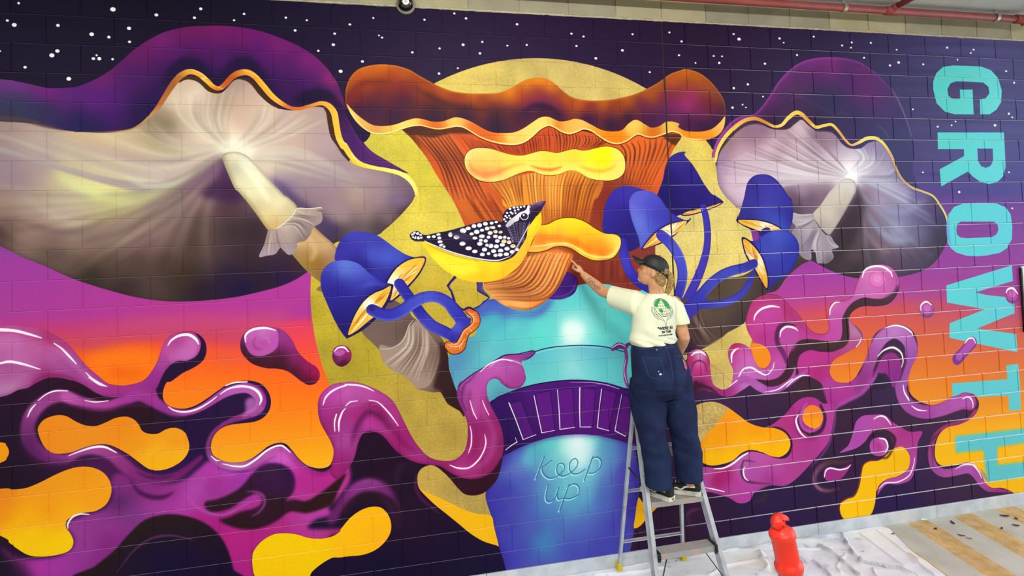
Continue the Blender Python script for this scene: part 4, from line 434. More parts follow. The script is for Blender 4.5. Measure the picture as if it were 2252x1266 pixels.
["D",[-5090,523,30,24],1575980,"wing"],["D",[-5090,525,25,19],10262692,"wing"],["D",[-5090,528,24,16],16052976,"wing"],["D",[-5098,620,28,21],1575980,"wing"],["D",[-5098,622,23,16],10262692,"wing"],["D",[-5098,625,22,13],16052976,"wing"],["D",[-5053,656,29,20],1575980,"wing"],["D",[-5053,658,24,15],10262692,"wing"],["D",[-5053,661,23,12],16052976,"wing"],["D",[-5007,681,25,19],1575980,"wing"],["D",[-5007,683,21,14],10262692,"wing"],
["D",[-5007,685,20,12],16052976,"wing"],["D",[-4951,706,23,19],1575980,"wing"],["D",[-4951,708,19,14],10262692,"wing"],["D",[-4951,710,18,12],16052976,"wing"],["D",[-5051,507,24,19],1575980,"wing"],["D",[-5051,509,20,14],10262692,"wing"],["D",[-5052,511,19,12],16052976,"wing"],["D",[-5006,491,23,21],1575980,"wing"],["D",[-5007,492,18,16],10262692,"wing"],["D",[-5007,495,18,13],16052976,"wing"],["D",[-4965,486,23,22],1575980,"wing"],
["D",[-4965,487,18,17],10262692,"wing"],["D",[-4965,490,18,14],16052976,"wing"],["D",[-4920,475,23,20],1575980,"wing"],["D",[-4920,477,19,15],10262692,"wing"],["D",[-4920,479,18,12],16052976,"wing"],["D",[-4872,471,19,17],1575980,"wing"],["D",[-4872,473,15,12],10262692,"wing"],["D",[-4872,475,14,10],16052976,"wing"],["D",[-4836,464,18,13],1575980,"wing"],["D",[-4836,466,14,9],10262692,"wing"],["D",[-4836,467,13,8],16052976,"wing"],
["D",[-5027,549,20,16],1575980,"wing"],["D",[-5027,551,16,12],10262692,"wing"],["D",[-5027,553,16,10],16052976,"wing"],["D",[-4988,534,25,22],1575980,"wing"],["D",[-4988,536,21,17],10262692,"wing"],["D",[-4988,539,20,14],16052976,"wing"],["D",[-4949,569,27,20],1575980,"wing"],["D",[-4949,571,22,15],10262692,"wing"],["D",[-4950,573,21,12],16052976,"wing"],["D",[-4947,523,20,16],1575980,"wing"],["D",[-4947,525,16,12],10262692,"wing"],
["D",[-4947,527,16,10],16052976,"wing"],["D",[-4907,512,22,20],1575980,"wing"],["D",[-4907,513,18,15],10262692,"wing"],["D",[-4908,516,17,12],16052976,"wing"],["D",[-4861,506,21,16],1575980,"wing"],["D",[-4861,507,16,11],10262692,"wing"],["D",[-4861,509,16,9],16052976,"wing"],["D",[-4813,494,18,14],1575980,"wing"],["D",[-4813,496,14,10],10262692,"wing"],["D",[-4813,498,14,8],16052976,"wing"],["D",[-5003,581,24,16],1575980,"wing"],
["D",[-5003,583,20,12],10262692,"wing"],["D",[-5003,585,19,10],16052976,"wing"],["D",[-4967,624,25,21],1575980,"wing"],["D",[-4967,626,21,16],10262692,"wing"],["D",[-4967,629,20,13],16052976,"wing"],["D",[-4959,599,19,17],1575980,"wing"],["D",[-4959,601,15,12],10262692,"wing"],["D",[-4959,603,14,10],16052976,"wing"],["D",[-4922,605,21,18],1575980,"wing"],["D",[-4922,606,16,13],10262692,"wing"],["D",[-4922,609,16,11],16052976,"wing"],
["D",[-4933,670,24,21],1575980,"wing"],["D",[-4933,671,20,16],10262692,"wing"],["D",[-4933,674,19,13],16052976,"wing"],["D",[-4899,577,19,17],1575980,"wing"],["D",[-4899,579,15,12],10262692,"wing"],["D",[-4899,581,14,10],16052976,"wing"],["D",[-4886,545,24,20],1575980,"wing"],["D",[-4886,547,20,15],10262692,"wing"],["D",[-4886,549,19,12],16052976,"wing"],["D",[-4844,537,21,18],1575980,"wing"],["D",[-4844,538,16,13],10262692,"wing"],
["D",[-4844,541,16,11],16052976,"wing"],["D",[-4846,572,23,18],1575980,"wing"],["D",[-4846,574,19,13],10262692,"wing"],["D",[-4846,576,18,11],16052976,"wing"],["D",[-4833,607,22,20],1575980,"wing"],["D",[-4833,609,18,15],10262692,"wing"],["D",[-4833,612,17,12],16052976,"wing"],["D",[-4884,643,26,22],1575980,"wing"],["D",[-4884,645,21,17],10262692,"wing"],["D",[-4884,648,20,14],16052976,"wing"],["D",[-4913,638,18,16],1575980,"wing"],
["D",[-4913,639,14,12],10262692,"wing"],["D",[-4913,641,13,10],16052976,"wing"],["D",[-4842,648,24,21],1575980,"wing"],["D",[-4842,650,20,16],10262692,"wing"],["D",[-4842,653,19,13],16052976,"wing"],["D",[-4794,638,24,19],1575980,"wing"],["D",[-4794,639,20,14],10262692,"wing"],["D",[-4795,642,19,12],16052976,"wing"],["D",[-4810,582,22,19],1575980,"wing"],["D",[-4810,584,18,14],10262692,"wing"],["D",[-4810,586,17,12],16052976,"wing"],
["D",[-4803,541,17,15],1575980,"wing"],["D",[-4803,543,13,11],10262692,"wing"],["D",[-4803,545,12,9],16052976,"wing"],["D",[-4782,612,25,19],1575980,"wing"],["D",[-4782,614,20,14],10262692,"wing"],["D",[-4782,617,19,12],16052976,"wing"],["D",[-4742,619,22,19],1575980,"wing"],["D",[-4742,621,18,14],10262692,"wing"],["D",[-4742,624,17,12],16052976,"wing"],["D",[-4864,684,24,20],1575980,"wing"],["D",[-4864,685,20,15],10262692,"wing"],
["D",[-4864,688,19,12],16052976,"wing"],["D",[-4810,682,26,21],1575980,"wing"],["D",[-4810,684,21,16],10262692,"wing"],["D",[-4810,686,20,13],16052976,"wing"],["D",[-4760,668,26,20],1575980,"wing"],["D",[-4760,670,21,15],10262692,"wing"],["D",[-4760,673,20,12],16052976,"wing"],["D",[-4713,650,26,19],1575980,"wing"],["D",[-4713,651,21,14],10262692,"wing"],["D",[-4714,654,20,12],16052976,"wing"],["D",[-4815,713,24,19],1575980,"wing"],
["D",[-4815,715,20,14],10262692,"wing"],["D",[-4815,717,19,12],16052976,"wing"],["D",[-4767,710,26,19],1575980,"wing"],["D",[-4767,712,21,14],10262692,"wing"],["D",[-4767,714,20,12],16052976,"wing"],["D",[-4722,693,23,19],1575980,"wing"],["D",[-4722,695,19,14],10262692,"wing"],["D",[-4722,697,18,12],16052976,"wing"],["D",[-4851,715,21,18],1575980,"wing"],["D",[-4851,717,16,13],10262692,"wing"],["D",[-4851,720,16,11],16052976,"wing"],
["D",[-4903,701,18,16],1575980,"wing"],["D",[-4903,703,14,12],10262692,"wing"],["D",[-4903,705,13,10],16052976,"wing"],["D",[-4682,678,18,16],1575980,"wing"],["D",[-4682,679,14,12],10262692,"wing"],["D",[-4682,682,14,10],16052976,"wing"],["D",[-4774,581,18,16],1575980,"wing"],["D",[-4774,583,14,12],10262692,"wing"],["D",[-4775,585,14,10],16052976,"wing"],["D",[-4745,590,17,15],1575980,"wing"],["D",[-4745,592,13,11],10262692,"wing"],
["D",[-4745,593,12,9],16052976,"wing"],["D",[-4781,611,17,10,-28,-65,12,10,-41,-8,13,9,135,111,16,10,-164,-143,10,9,130,113,13,8],15253624,"wing"],["N",[-5218,533,93,-15],0,[-5082,612,82,-21],18,3.4,[4997220],1.1,0.8,"wing"],["N",[-4771,485,169,-13],[-4738,551,121,-9],[-4717,622,97,3],16,5.8,[10788012,13947100,8682640],0,0.85,"wing",0.3,0],["S",[-4777,485,4.6,77,12,5.8,98,-24,4.7],1839152,0,0.95,"wing"],
["S",[-4771,498,4.6,74,12,5.8,93,-24,4.7],1839152,0,0.95,"wing"],["S",[-4764,512,4.6,70,11,5.8,88,-24,4.7],1839152,0,0.95,"wing"],["S",[-4757,525,4.6,67,11,5.8,83,-24,4.7],1839152,0,0.95,"wing"],["S",[-4751,538,4.6,64,11,5.8,78,-24,4.7],1839152,0,0.95,"wing"],["S",[-4744,551,4.6,60,11,5.8,73,-24,4.7],1839152,0,0.95,"wing"],["S",[-4737,564,4.6,56,11,5.8,69,-24,4.7],1839152,0,0.95,"wing"],["S",[-4730,577,4.6,52,11,5.8,64,-24,4.7],1839152,0,0.95,"wing"],
["S",[-4724,590,4.6,49,11,5.8,59,-24,4.7],1839152,0,0.95,"wing"],["S",[-4717,604,4.6,45,10,5.8,54,-24,4.7],1839152,0,0.95,"wing"],["S",[-4710,617,4.6,41,10,5.8,50,-24,4.7],1839152,0,0.95,"wing"],["S",[-4704,630,4.6,39,10,5.8,44,-24,4.7],1839152,0,0.95,"wing"],["S",[-4697,643,4.6,35,10,5.8,39,-24,4.7],1839152,0,0.95,"wing"],["D",[-4726,368,11,9,32,-9,11,9,26,-3,9,8,27,0,9,8,27,-4,9,8,-136,47,9,8,30,-4,9,8,32,-13,9,8,27,-8,9,8,-102,49,9,8,28,-2,8,7,26,-16,9,8,-65,43,9,8,23,-13,8,7,24,5,8,7,-36,24,8,7,79,-63,8,7],15789812,"wing"],
["F",[-4765,501,23,-38,47,-35,41,-29,49,-20,22,-35,19,9,-6,42,-21,27,-33,-13,-30,24,-8,25,-37,17,-35,27],[-4735,480,12104892,75,-69,14210264,74,-35,15789808],1.2,1,"wing"],["N",[-4591,335,24,6],0,[-4588,412,22,1],7,3.5,[16777215,6314088],0,0.9],["D",[-4616,427,33,29],15789812],["D",[-4616,427,27,24],1313316],["D",[-4612,429,17,16],2892864],["D",[-4621,417,8,7],16777215],["F",[-4571,368,23,-26,37,-21,67,-9,-9,29,-28,44,-36,41,-27,-17,-21,-17],[-4548,353,4992096,62,-25,7097476,24,3,4202572,-64,70,1577000,38,-35,1575980],0,1,0,"beak"],
["S",[-4554,351,3.5,43,-23,8,57,-11,3.5],10255540,2.3,0.7,"beak"],["S",[-4550,387,3.5,50,-23,4.7,45,-35,3.5],787992],["N",[-4571,460,-99,211],0,[-4586,519,-171,231],26,4.7,[15789292,13156552],1.2,0.7],["F",[-6004,728,-3,-78,27,-65,33,-44,43,-23,54,-7,65,10,75,27,64,47,65,52,76,48,67,20,62,3,-6,55,-49,72,-81,97,-79,65,-55,27,-64,-83,-158,-152],[-5969,585,2893968,65,-43,3947692,97,-8,3684516,-110,108,3419296,217,-49,3421344,-57,99,4741312,109,15,4479172,88,14,3951800,77,3,2894996,-113,86,2367628,-110,18,2893972,-107,-49,1971312,160,118,1840248,-212,-176,2628736],0,1,0,"c1"],
["F",[-5372,716,-77,-4,-73,20,-71,47,-53,68,-19,56,32,107,-16,24,56,-24,79,-72,67,-67,49,-70],1839696],["F",[-5381,725,-69,-4,-67,20,-68,47,-50,66,-19,48,32,53,-13,62,36,-18,76,-69,69,-69,47,-66],[-5405,738,15772704,-90,19,16037944,-68,54,15780972,-35,66,16578792,146,-61,15249456,-69,76,15773744,-102,107,14725184],0,1,0,"d1"],["N",[-5599,889,39,-4],0,[-5642,887,259,-159],22,10,[16775388,13137928,13932576],1.1,1,"d1",0.12],
["N",[-5577,895,16,18],0,[-5395,762,-229,249],25,10,[13137928,16775388,13932576],1.1,1,"d1",0.12],["F",[-5609,866,44,-9,21,34,-12,33,-44,4],16776432,11,0.9,"d1"],["F",[-6089,768,53,-42,64,-10,63,6,64,28,53,52,52,47,54,36,67,19,-6,56,-32,77,-46,65,-67,68,-76,56,-92,41,-18,-4,-38,-57,-40,-84,-40,-101,-35,-100,-5,-88],[-6036,759,3949744,64,-20,5531848,42,13,5796044,63,36,5004484,-202,47,2893972,8,99,2366596,300,-75,3949748,107,49,2892948,-215,-21,3158176,160,63,2103420,-164,103,2103416,-104,-115,2366600,-25,163,2102900,40,112,1839204,197,-188,1840236],0,1,0,"c2"],
["S",[-5838,911,11,76,-18,22,86,10,11],5268680,9,0.5,"c2"],["F",[-5614,903,-73,24,-72,27,-66,51,-56,76,-40,87,-26,95,12,7,91,-43,77,-56,69,-68,45,-67,30,-75],1839696],["F",[-5630,914,-55,25,-68,25,-66,50,-54,75,-40,83,-23,76,58,-24,74,-56,66,-52,59,-74,34,-66],[-5654,931,15249456,-88,40,15516764,-35,76,16775912,-87,62,15516760,-34,86,14985256,198,-166,14986292,-90,117,14987320],0,1,0,"d2"],["N",[-5793,1047,32,-4],0,[-5921,1216,277,-290],25,10,[16775388,13137928,13932576],1.1,1,"d2",0.12],
["N",[-5777,1053,21,7],0,[-5644,954,-277,289],28,10,[13137928,16775388,13932576],1.1,1,"d2",0.12],["F",[-5809,1024,43,-9,27,35,-28,31,-38,-7],16776432,13,0.9,"d2"],["S",[-5568,901,78,44,70,80,54,81,81,53,82,83,76,84,83,78,44,82,67,35,80,57,-5,82],[-5568,901,2893980,98,151,2366608,129,165,3947700,145,79,3156128],0,1,0,"t2"],["E","t2",-7,7,8,1314924,0.6],["E","t2",5.6,-7,7,6057168,0.6],["S",[-5767,1079,82,64,34,85,76,9,88,78,-29,88,68,-47,88,90,-37,83,90,2,81,78,43,84,50,65,90,49,66,96,22,47,96],[-5767,1079,3157152,141,43,3158188,134,-71,4211896,124,-45,4477120,101,22,3947700,94,91,3159212,72,90,2893984],0,1,0,"t1"],
["E","t1",0,10,9,1577580,0.6],["E","t1",2.2,-10,7,6584536,0.7],["F",[-5189,1238,54,-54,81,-7,-8,46,-41,43,-26,67,-69,18,-33,-47],[-5160,1239,4739264,59,-42,3157152,-73,121,2892956],3.4,1,0,"t3"],["D",[-5766,1068,22,24],2628728],["S",[-5070,1121,57,49,41,60,7,52,62,-31,38,60,-48,32,62,-24,50,68,-25,49,87,-46,14,89,-39,-25,68],3936264],["S",[-5070,1121,48,49,41,50,7,52,53,-31,38,50,-48,32,50,-24,50,57,-25,49,75,-46,14,77,-36,-25,59],[-5052,1131,13655076,43,83,14181408,-95,86,13396008,-37,89,13656096,-80,-17,14447664],0,1,0,"curl"],
["S",[-5065,1137,11,28,36,14,0,40,14,-31,32,14,-42,32,14,-24,44,16,-30,38,20,-40,3,14],15247456,2.3,0.9,"curl"],["N",[-5065,1142,27,71],0,[-5012,1134,20,81],7,5.7,[15776896],1.1,0.8,"curl"],["N",[-5044,1224,-60,59],0,[-5005,1261,-65,53],6,5.7,[15776896],1.1,0.8,"curl"],["N",[-5118,1356,-92,11],0,[-5131,1413,-91,-7],7,5.7,[15776896],1.1,0.8,"curl"],["S",[-5232,1360,3.4,33,20,4.5,57,-2,5.7,36,-44,4.6],16572592,0,0.9],
["S",[-5110,1117,14,47,-15,16,43,22,12],2365520],["F",[-9248,1012,689,-6,492,41,111,12,112,29,95,56,61,53,53,74,52,74,71,75,54,50,72,19,73,-3,64,-20,47,-52,38,-69,19,-60,19,-50,29,-40,47,-28,67,-8,57,14,47,47,16,63,-13,62,-34,39,-48,28,-57,26,-67,47,-28,5,-21,47,-3,51,18,42,41,29,66,15,67,-13,67,-36,68,-46,68,-41,89,-19,78,6,59,31,39,56,14,65,-16,62,-41,44,-59,20,-69,2,-88,5,-59,25,-39,48,-15,60,13,53,38,35,58,27,78,8,59,-14,59,-35,61,-41,60,-15,50,12,39,44,40,58,50,53,50,26,51,11,52,-10,27,-45,7,-64,-20,-66,-34,-68,-30,-67,-14,-77,7,-85,38,-56,63,-38,72,-6,43,-3,74,19,95,46,74,50,53,54,41,81,41,92,42,92,53,83,53,61,66,35,78,16,57,-5,58,-41,30,-64,11,-89,-5,-80,-26,-70,-27,-59,-15,-57,7,-56,25,-55,5,12,82,-47,47,-19,71,-38,72,-39,60,-27,60,-7,59,4,60,-7,37,-8,16,12,-36,33,-49,15,-21,25,24,60,6,59,-21,38,6,-5,-31,27,-60,6,-47,-19,-45,-40,11,2,-46,-31,-47,14,-22,38,0,-14,1,74,21,70,27,60,33,71,26,83,9,104,-16,100,-20,78,-26,65,-48,51,-59,38,-70,8,-68,-19,-54,-57,-44,-60,-43,-50,-55,-50,-44,-18,-55,12,-35,35,-7,65,15,52,53,66,65,69,65,60,87,83,88,84,90,66,91,41,22,10,52,196,-1,179,-648,7,-2569,-412,-1161,-186],[-7982,1466,2493990,171,14,2887724,-256,212,2101804,83,298,1969696,436,-418,2362396,-1,120,2888740,270,35,2363416,353,177,2099768,-125,191,3149904,242,-386,2363452,-653,240,5249112,498,663,1574968,830,221,1575472,449,-749,2099232,210,297,1837604,211,357,1312812,-443,157,1050668,776,112,1181744,-153,-580,3804192,-505,105,2362408],0,1,0,"goo"],
["F",[-9248,1012,689,-6,492,41,111,12,112,29,95,56,61,53,53,74,52,74,71,75,54,50,72,19,73,-3,64,-20,47,-52,38,-69,19,-60,19,-50,29,-40,47,-28,67,-8,57,21,28,59,-16,72,-53,48,-66,-5,-57,27,-38,49,-38,85,-10,18,18,63,28,53,-56,-25,-55,-35,-55,-35,-73,4,-90,0,-72,-34,-70,-56,-62,-35,-9,0,-70,-23,-69,-1,-61,27,-43,26,-51,8,-51,25,-50,11,-84,1,-406,-31,-687,-59],[-8478,1154,11029652,412,-90,11549828,127,28,11813004,129,67,10759268,87,45,11023476,-343,-62,12610732,85,16,12611760,128,38,12083360,-213,44,11558044,299,21,11821220,88,66,10505368,-303,-42,12347564,85,56,12347560,-127,39,11030672,257,-30,11029652,131,60,10239116,45,-16,10764428,-220,-7,10236020,-214,56,11828396,214,-42,9184356,281,92,10501260,117,40,10497156,91,-12,9973892,73,36,9449604,65,-45,9185408,1,-67,9710732,57,-98,10501264,-9,-52,12077212,76,-98,11024512,67,-27,9708652,-2,135,12608688,-47,-34,12344492,124,-13,12079264,-95,-6,11814032],0,1,0,"pk1"],
["E","pk1",0,-10,12,7347296,0.5],["F",[-7088,1247,29,-49,56,-17,57,24,28,54,-20,61,-48,28,-56,-5,-43,18,-13,-52],[-6994,1295,12346544,-47,-66,11025544,95,27,12871856],8,0.8,"pk1"],["S",[-7897,1455,8,51,-51,20,78,-12,20,79,19,20,70,51,10],8133720,8,0.6,"pk1"],["S",[-8316,1281,19,249,28,49,127,29,30,111,87,14],10241160,14,0.6,"pk1"],["S",[-8234,1074,17,167,16,23,111,16,22,146,78,16],11814020,3.9,0.7,"pk1"],
["S",[-7810,1199,10,104,67,30,88,106,30,70,76,20],12611764,10,0.5,"pk1"],["S",[-6922,1181,8,38,49,27,2,63,35,-32,54,42,-63,32,48,-66,26,62,-57,58,62,-39,78,51],2362420,3.1,0.95,"goo"],["S",[-7655,1563,60,-70,-35,76,-87,22,79,-69,62,83,-34,85,79,8,89,83,42,72,79,69,51,75,86,24,60,88,-35,50,89,-5,60,89,39,67,71,72,77,63,62,71,82,40,57,92,20,52,84,-16,52,76,-47,42,67,-54,31],[-7654,1543,11029656,-70,-16,10763404,-87,22,9976972,-69,63,10242192,-35,85,8137844,8,88,7087208,43,73,7350384,94,58,9712776,131,-5,10241172,106,-29,10767512,89,49,10239116,72,68,9187456,90,70,8135792,137,56,8660076,141,-25,7085152],7,0.95,"goo"],
["S",[-7699,1535,70,115,54,64,106,25,61,109,-26,65,92,-23,72,73,37,72,64,47,62,74,47,45,66,12,31],[-7698,1529,12145834,114,60,11552413,107,19,11551389,109,-21,10958237,137,-8,10104971,138,104,9515156],8,0.95,"goo"],["S",[-7725,1577,10,140,47,24,125,16,24,118,-19,20,119,20,12],5511244,8,0.6,"goo"],["F",[-7933,1744,43,63,42,82,60,26,148,45,106,42,71,87,17,61,-71,-107,-123,-53,-174,-19,-85,-68,-42,-82],4986960,22,0.7,"goo"],
["S",[-7112,1651,31,65,42,35,76,7,37,76,-25,42,68,-40,50,68,-41,59,69,-21,63,78,-4,68,59,37,70,29,55,68,-21,61,64,-70,31,53,-79,19,36,-78,29,21],[-7111,1651,9187456,140,48,11028636,144,-75,10764444,137,-51,12082356,79,-4,12082352,58,47,12082352,29,55,11029664,-31,60,10504344,-79,35,8135784,-137,29,7610468],3.1,0.97,"goo"],["F",[-6623,1652,49,-16,29,44,-20,51,-50,27,-39,7,30,-39],12347576,11,0.8,"goo"],
["S",[-6523,1566,11,37,56,19,9,64,21,-24,56,19,-55,32,13,-60,13,5.3],3409996,4.3,0.8,"goo"],["S",[-6651,1543,8,79,11,15,49,33,19,21,55,19,-8,62,15],9184376,5.3,0.7,"goo"],["S",[-6655,1777,15,-78,12,23,-68,35,27,-47,57,27,-15,71,31,21,64,42,57,47,52,86,28,59,98,-3,64,80,-38,64,80,-33,64,70,17,64,69,82,64,80,72,65,102,33,65,105,-53,76,55,-112,98],[-6654,1777,7611504,-147,46,8137840,-61,128,7876716,77,112,10771616,87,30,12350644,97,0,11030688,130,-70,12344492,101,-10,12078244,68,102,10498184,182,95,10230904,106,-64,10494076],6,0.97,"goo"],
["F",[-7409,2055,126,54,147,47,131,-15,95,-71,58,-35,76,60,116,34,88,-22,100,-52,81,-23,69,71,80,72,101,44,165,-46,13,-63,17,152,-86,119,-64,56,21,56,-103,18,-52,57,244,32,-1,32,-91,-2,-73,43,-181,-66,-100,-24,-100,49,-60,74,-3,164,-135,-20,-17,-156,-46,-119,-94,-104,-122,-66,-111,-25,-120,25,-110,95,-82,77,-107,83,-71,58,-334,-50,-75,-125,-50,-103,100,81,153,22,121,-22,35,-73,-43,-103,114,-44,106,-26,46,-84,-9,-80],[-7374,2158,8334461,46,-44,8332152,136,66,8661117,93,11,9579654,140,36,11486893,-48,76,11746984,-186,-23,10500506,-137,33,8336774,-62,-77,5579616,577,-63,11744675,97,-41,12404416,47,57,10825896,249,-129,13917386,148,175,12067723,152,70,11739014,-400,-193,11484840,-1032,222,9581968,89,61,9581968,-160,28,9911957,35,102,9909658,124,-32,8659837,-264,90,10827171,-129,1,11482536,348,1,8988806,410,-233,11482531,187,44,11476870,94,63,11147901,94,135,12066690,97,13,12066690,-41,149,11476870,140,-218,11476866,150,-22,11479170,50,-25,12072341,102,-18,12075683,103,-9,12074659,104,-40,12731048,-3,138,10822501,-1877,-41,10824858,-84,45,7151456,1120,-246,10828186],12,0.97,"goo"],
["F",[-8152,2353,83,87,83,98,84,104,0,128,-332,-52],2101292,29,0.8,"goo"],["S",[-7337,2103,6,53,87,22,73,43,31,74,9,27,65,-27,6],3805248,7,0.85,"goo"],["S",[-7301,2057,6,73,44,20,83,16,21,74,-4,8],4199504,5.1,0.7,"goo"],["S",[-7007,2233,10,46,76,21,94,73,17,76,15,8],12078252,8,0.6,"goo"],["F",[-6873,2177,77,-33,77,9,58,27,-60,76,-78,32,-76,-30],[-6816,2203,9710728,77,-22,10237076],15,0.6,"goo"],["F",[-6890,2308,72,-12,77,-22,79,-42,60,-66,60,-55,69,-19,80,19,59,54,21,76,-18,72,-47,47,51,-5,80,21,83,-33,83,-54,104,-73,-11,41,-43,81,-42,80,-73,28,-102,14,-101,-23,-81,47,-80,31,-79,11,-78,-14,-77,-32,-57,-44,58,-13,78,-26,78,-11,50,-25,1,-52,-39,-20,-69,28,-79,47,-77,16,-67,-13],[-6818,2336,2363420,146,-54,2364440,99,-82,2887728,100,-41,3413056,99,33,2624568,-51,57,3149884,-52,119,2363420,-149,85,2101264,197,-27,2625564,202,-6,2363404,156,-66,2363404,-505,2,3149884],8,0.95,"goo"],
["S",[-6624,2268,6,59,9,15,44,34,19,6,53,17,-33,48,13,-49,25,6],10241168,5.3,0.75,"goo"],["S",[-6914,2346,4.2,95,54,10,77,-2,13,78,-32,10,78,-31,4.2],11032740,3.2,0.75,"goo"],["S",[-6363,2130,6,34,57,11,4,74,9,-32,70,5.4],5248088,4.3,0.6,"goo"],["F",[-7627,2706,88,-75,108,-83,81,-88,82,-74,83,-26,102,1,121,40,103,69,75,97,42,107,23,96,8,83],[-7467,2621,2364440,181,-173,2627604,184,-56,2627608,187,75,2364440,131,170,1707044,-412,-57,1313332,231,83,1574964,-141,80,1181748,-227,-83,1839152,508,124,1312812],5.2,1,"goo"],
["S",[-7415,2688,5.1,82,-107,10,82,-63,14,74,-23,16,83,4,14,74,23,10,56,25,5.2],6040672,3.1,0.8,"goo"],["S",[-6077,2524,65,86,-106,83,75,-77,88,85,-23,93,95,33,89,63,84,78,35,91,56,13,100,33],[-6012,2425,7086184,96,-85,9449612,96,-10,9712784,106,45,8136824,62,94,5249104,28,156,3674172],15,0.9,"goo"],["S",[-5947,2326,7,74,-34,15,75,-2,16,74,41,7],10767520,9,0.5,"goo"],["S",[-6014,2500,22,85,-85,48,107,-25,55,106,29,49,73,85,44,21,100,33],2363420,9,0.8,"goo"],
["S",[-5484,2282,14,-11,76,22,29,80,25,64,74,20,76,64,7],5248080,5.6,0.8,"goo"],["S",[-5547,2198,22,-55,16,33,-24,63,33,9,77,22],3676220,16,0.7,"goo"],["F",[-6079,2204,18,-94,7,-64,-20,-66,-34,-68,-30,-67,-14,-77,7,-85,38,-56,63,-38,72,-6,43,-3,74,19,95,46,74,50,53,54,41,81,41,92,42,92,53,83,53,61,66,35,78,16,57,-5,58,-41,30,-64,11,-89,-5,-80,-26,-70,-27,-59,-15,-57,7,-56,25,-55,5,12,82,-47,47,-19,71,-38,72,-39,60,-27,60,-7,59,4,60,-7,37,-8,16,12,-36,33,-49,15,-21,25,24,60,6,59,-21,38,6,-5,-31,27,-60,6,-47,-19,-45,-40,11,2,-46,-31,-47,14,-22,38,0,-14,1,74,21,70,27,60,33,71,26,83,7,103,-19,89,-50,75,-71,48,-93,12,-90,-21,-78,-43,-77,-57,-89,-22,-87,-26,-87,-53,-63,-62,-52,-71,-42,-42,-64,-23,-54,16,-33,62,-23,84,-33,62,-65,68,-30,18],[-6056,2163,10230900,-36,-282,9182308,-39,-111,9970812,44,-104,11549848,64,-38,11813024,60,27,12344492,-30,-25,11816096,63,-16,12079268,95,29,11816096,106,53,11025548,73,117,10760320,-148,-101,11553948,-127,-22,11290780,-66,92,9708660,19,110,10500236,18,109,11028632,19,89,9709696,-44,81,9182312,93,-380,9968748,86,-14,10494068,73,62,9968748,-76,58,12336288,-65,37,9184380,247,24,9968748,-53,-71,11024524,105,153,9443428,54,28,9970804,53,72,10497148,108,78,9183340,111,34,9706596,91,10,11023492,80,-25,10496116,59,-27,9707628,-42,-118,9705568,79,42,10759288,59,-28,10235000,47,5,8133716,-204,-133,9969776,69,6,9182308,70,-16,9445480,24,-32,8921184,-204,-132,9712772,58,5,12079268,32,60,11552920,58,5,10236028,-29,-162,11814048,-58,-16,11818148,-81,27,8137856,205,97,9184368,30,481,8131652,-93,-685,11818156,71,-18,12342444,72,-52,12607668,95,-4,11818152,58,39,11290784,33,60,10501268,-72,29,10500236,-18,-175,9713804,96,-4,8402060,-147,116,11553956,-236,50,11027612],1.1,1,"goo","tube"],
["E","tube",9,-10,11,7081032,0.55],["E","tube",-5.7,5.7,7,8131664,0.3],["S",[-5860,1773,11,65,-22,29,63,44,33,62,94,33,52,93,29,63,83,22,87,64,11],7082056,13,0.55,"tube"],["S",[-5930,2027,9,24,-95,28,44,-83,37,55,-44,38,74,39,33,62,89,22],3935284,13,0.6,"tube"],["S",[-5072,1707,11,-15,101,27,19,126,28,31,105,28,-15,111,28,-60,73,11],8131668,11,0.45,"tube"],["S",[-5002,1679,12,-15,101,30,43,117,30,59,131,32,-4,125,32,-67,95,32,-105,33,23,-113,-23,11],12603552,14,0.45,"tube"],
["S",[-4927,1553,5.8,60,-42,9,59,-7,9,71,17,9,70,40,7,15,70,5.8],15782128,2.3,0.75,"tube"],["S",[-5034,1602,7,-47,42,11,-36,25,11,-26,100,14,32,93,11],4988000,4.6,0.7,"tube"],["F",[-5361,2236,88,47,67,47,101,30,104,-7,82,-47,62,-79,-15,90,-26,65,-48,51,-59,38,-70,8,-68,-19,-54,-57,-44,-60,-54,-62],[-5305,2268,3149848,165,141,3148832,114,3,2886168,118,-77,3410472],4.6,0.95,"goo"],["S",[-5167,1678,5.7,51,-43,7,71,-45,7,71,-35,7,95,-50,8,72,-32,8,107,-4,7,109,-15,7,19,16,5.9,-39,34,5.8,-48,18,4.7],1838152],
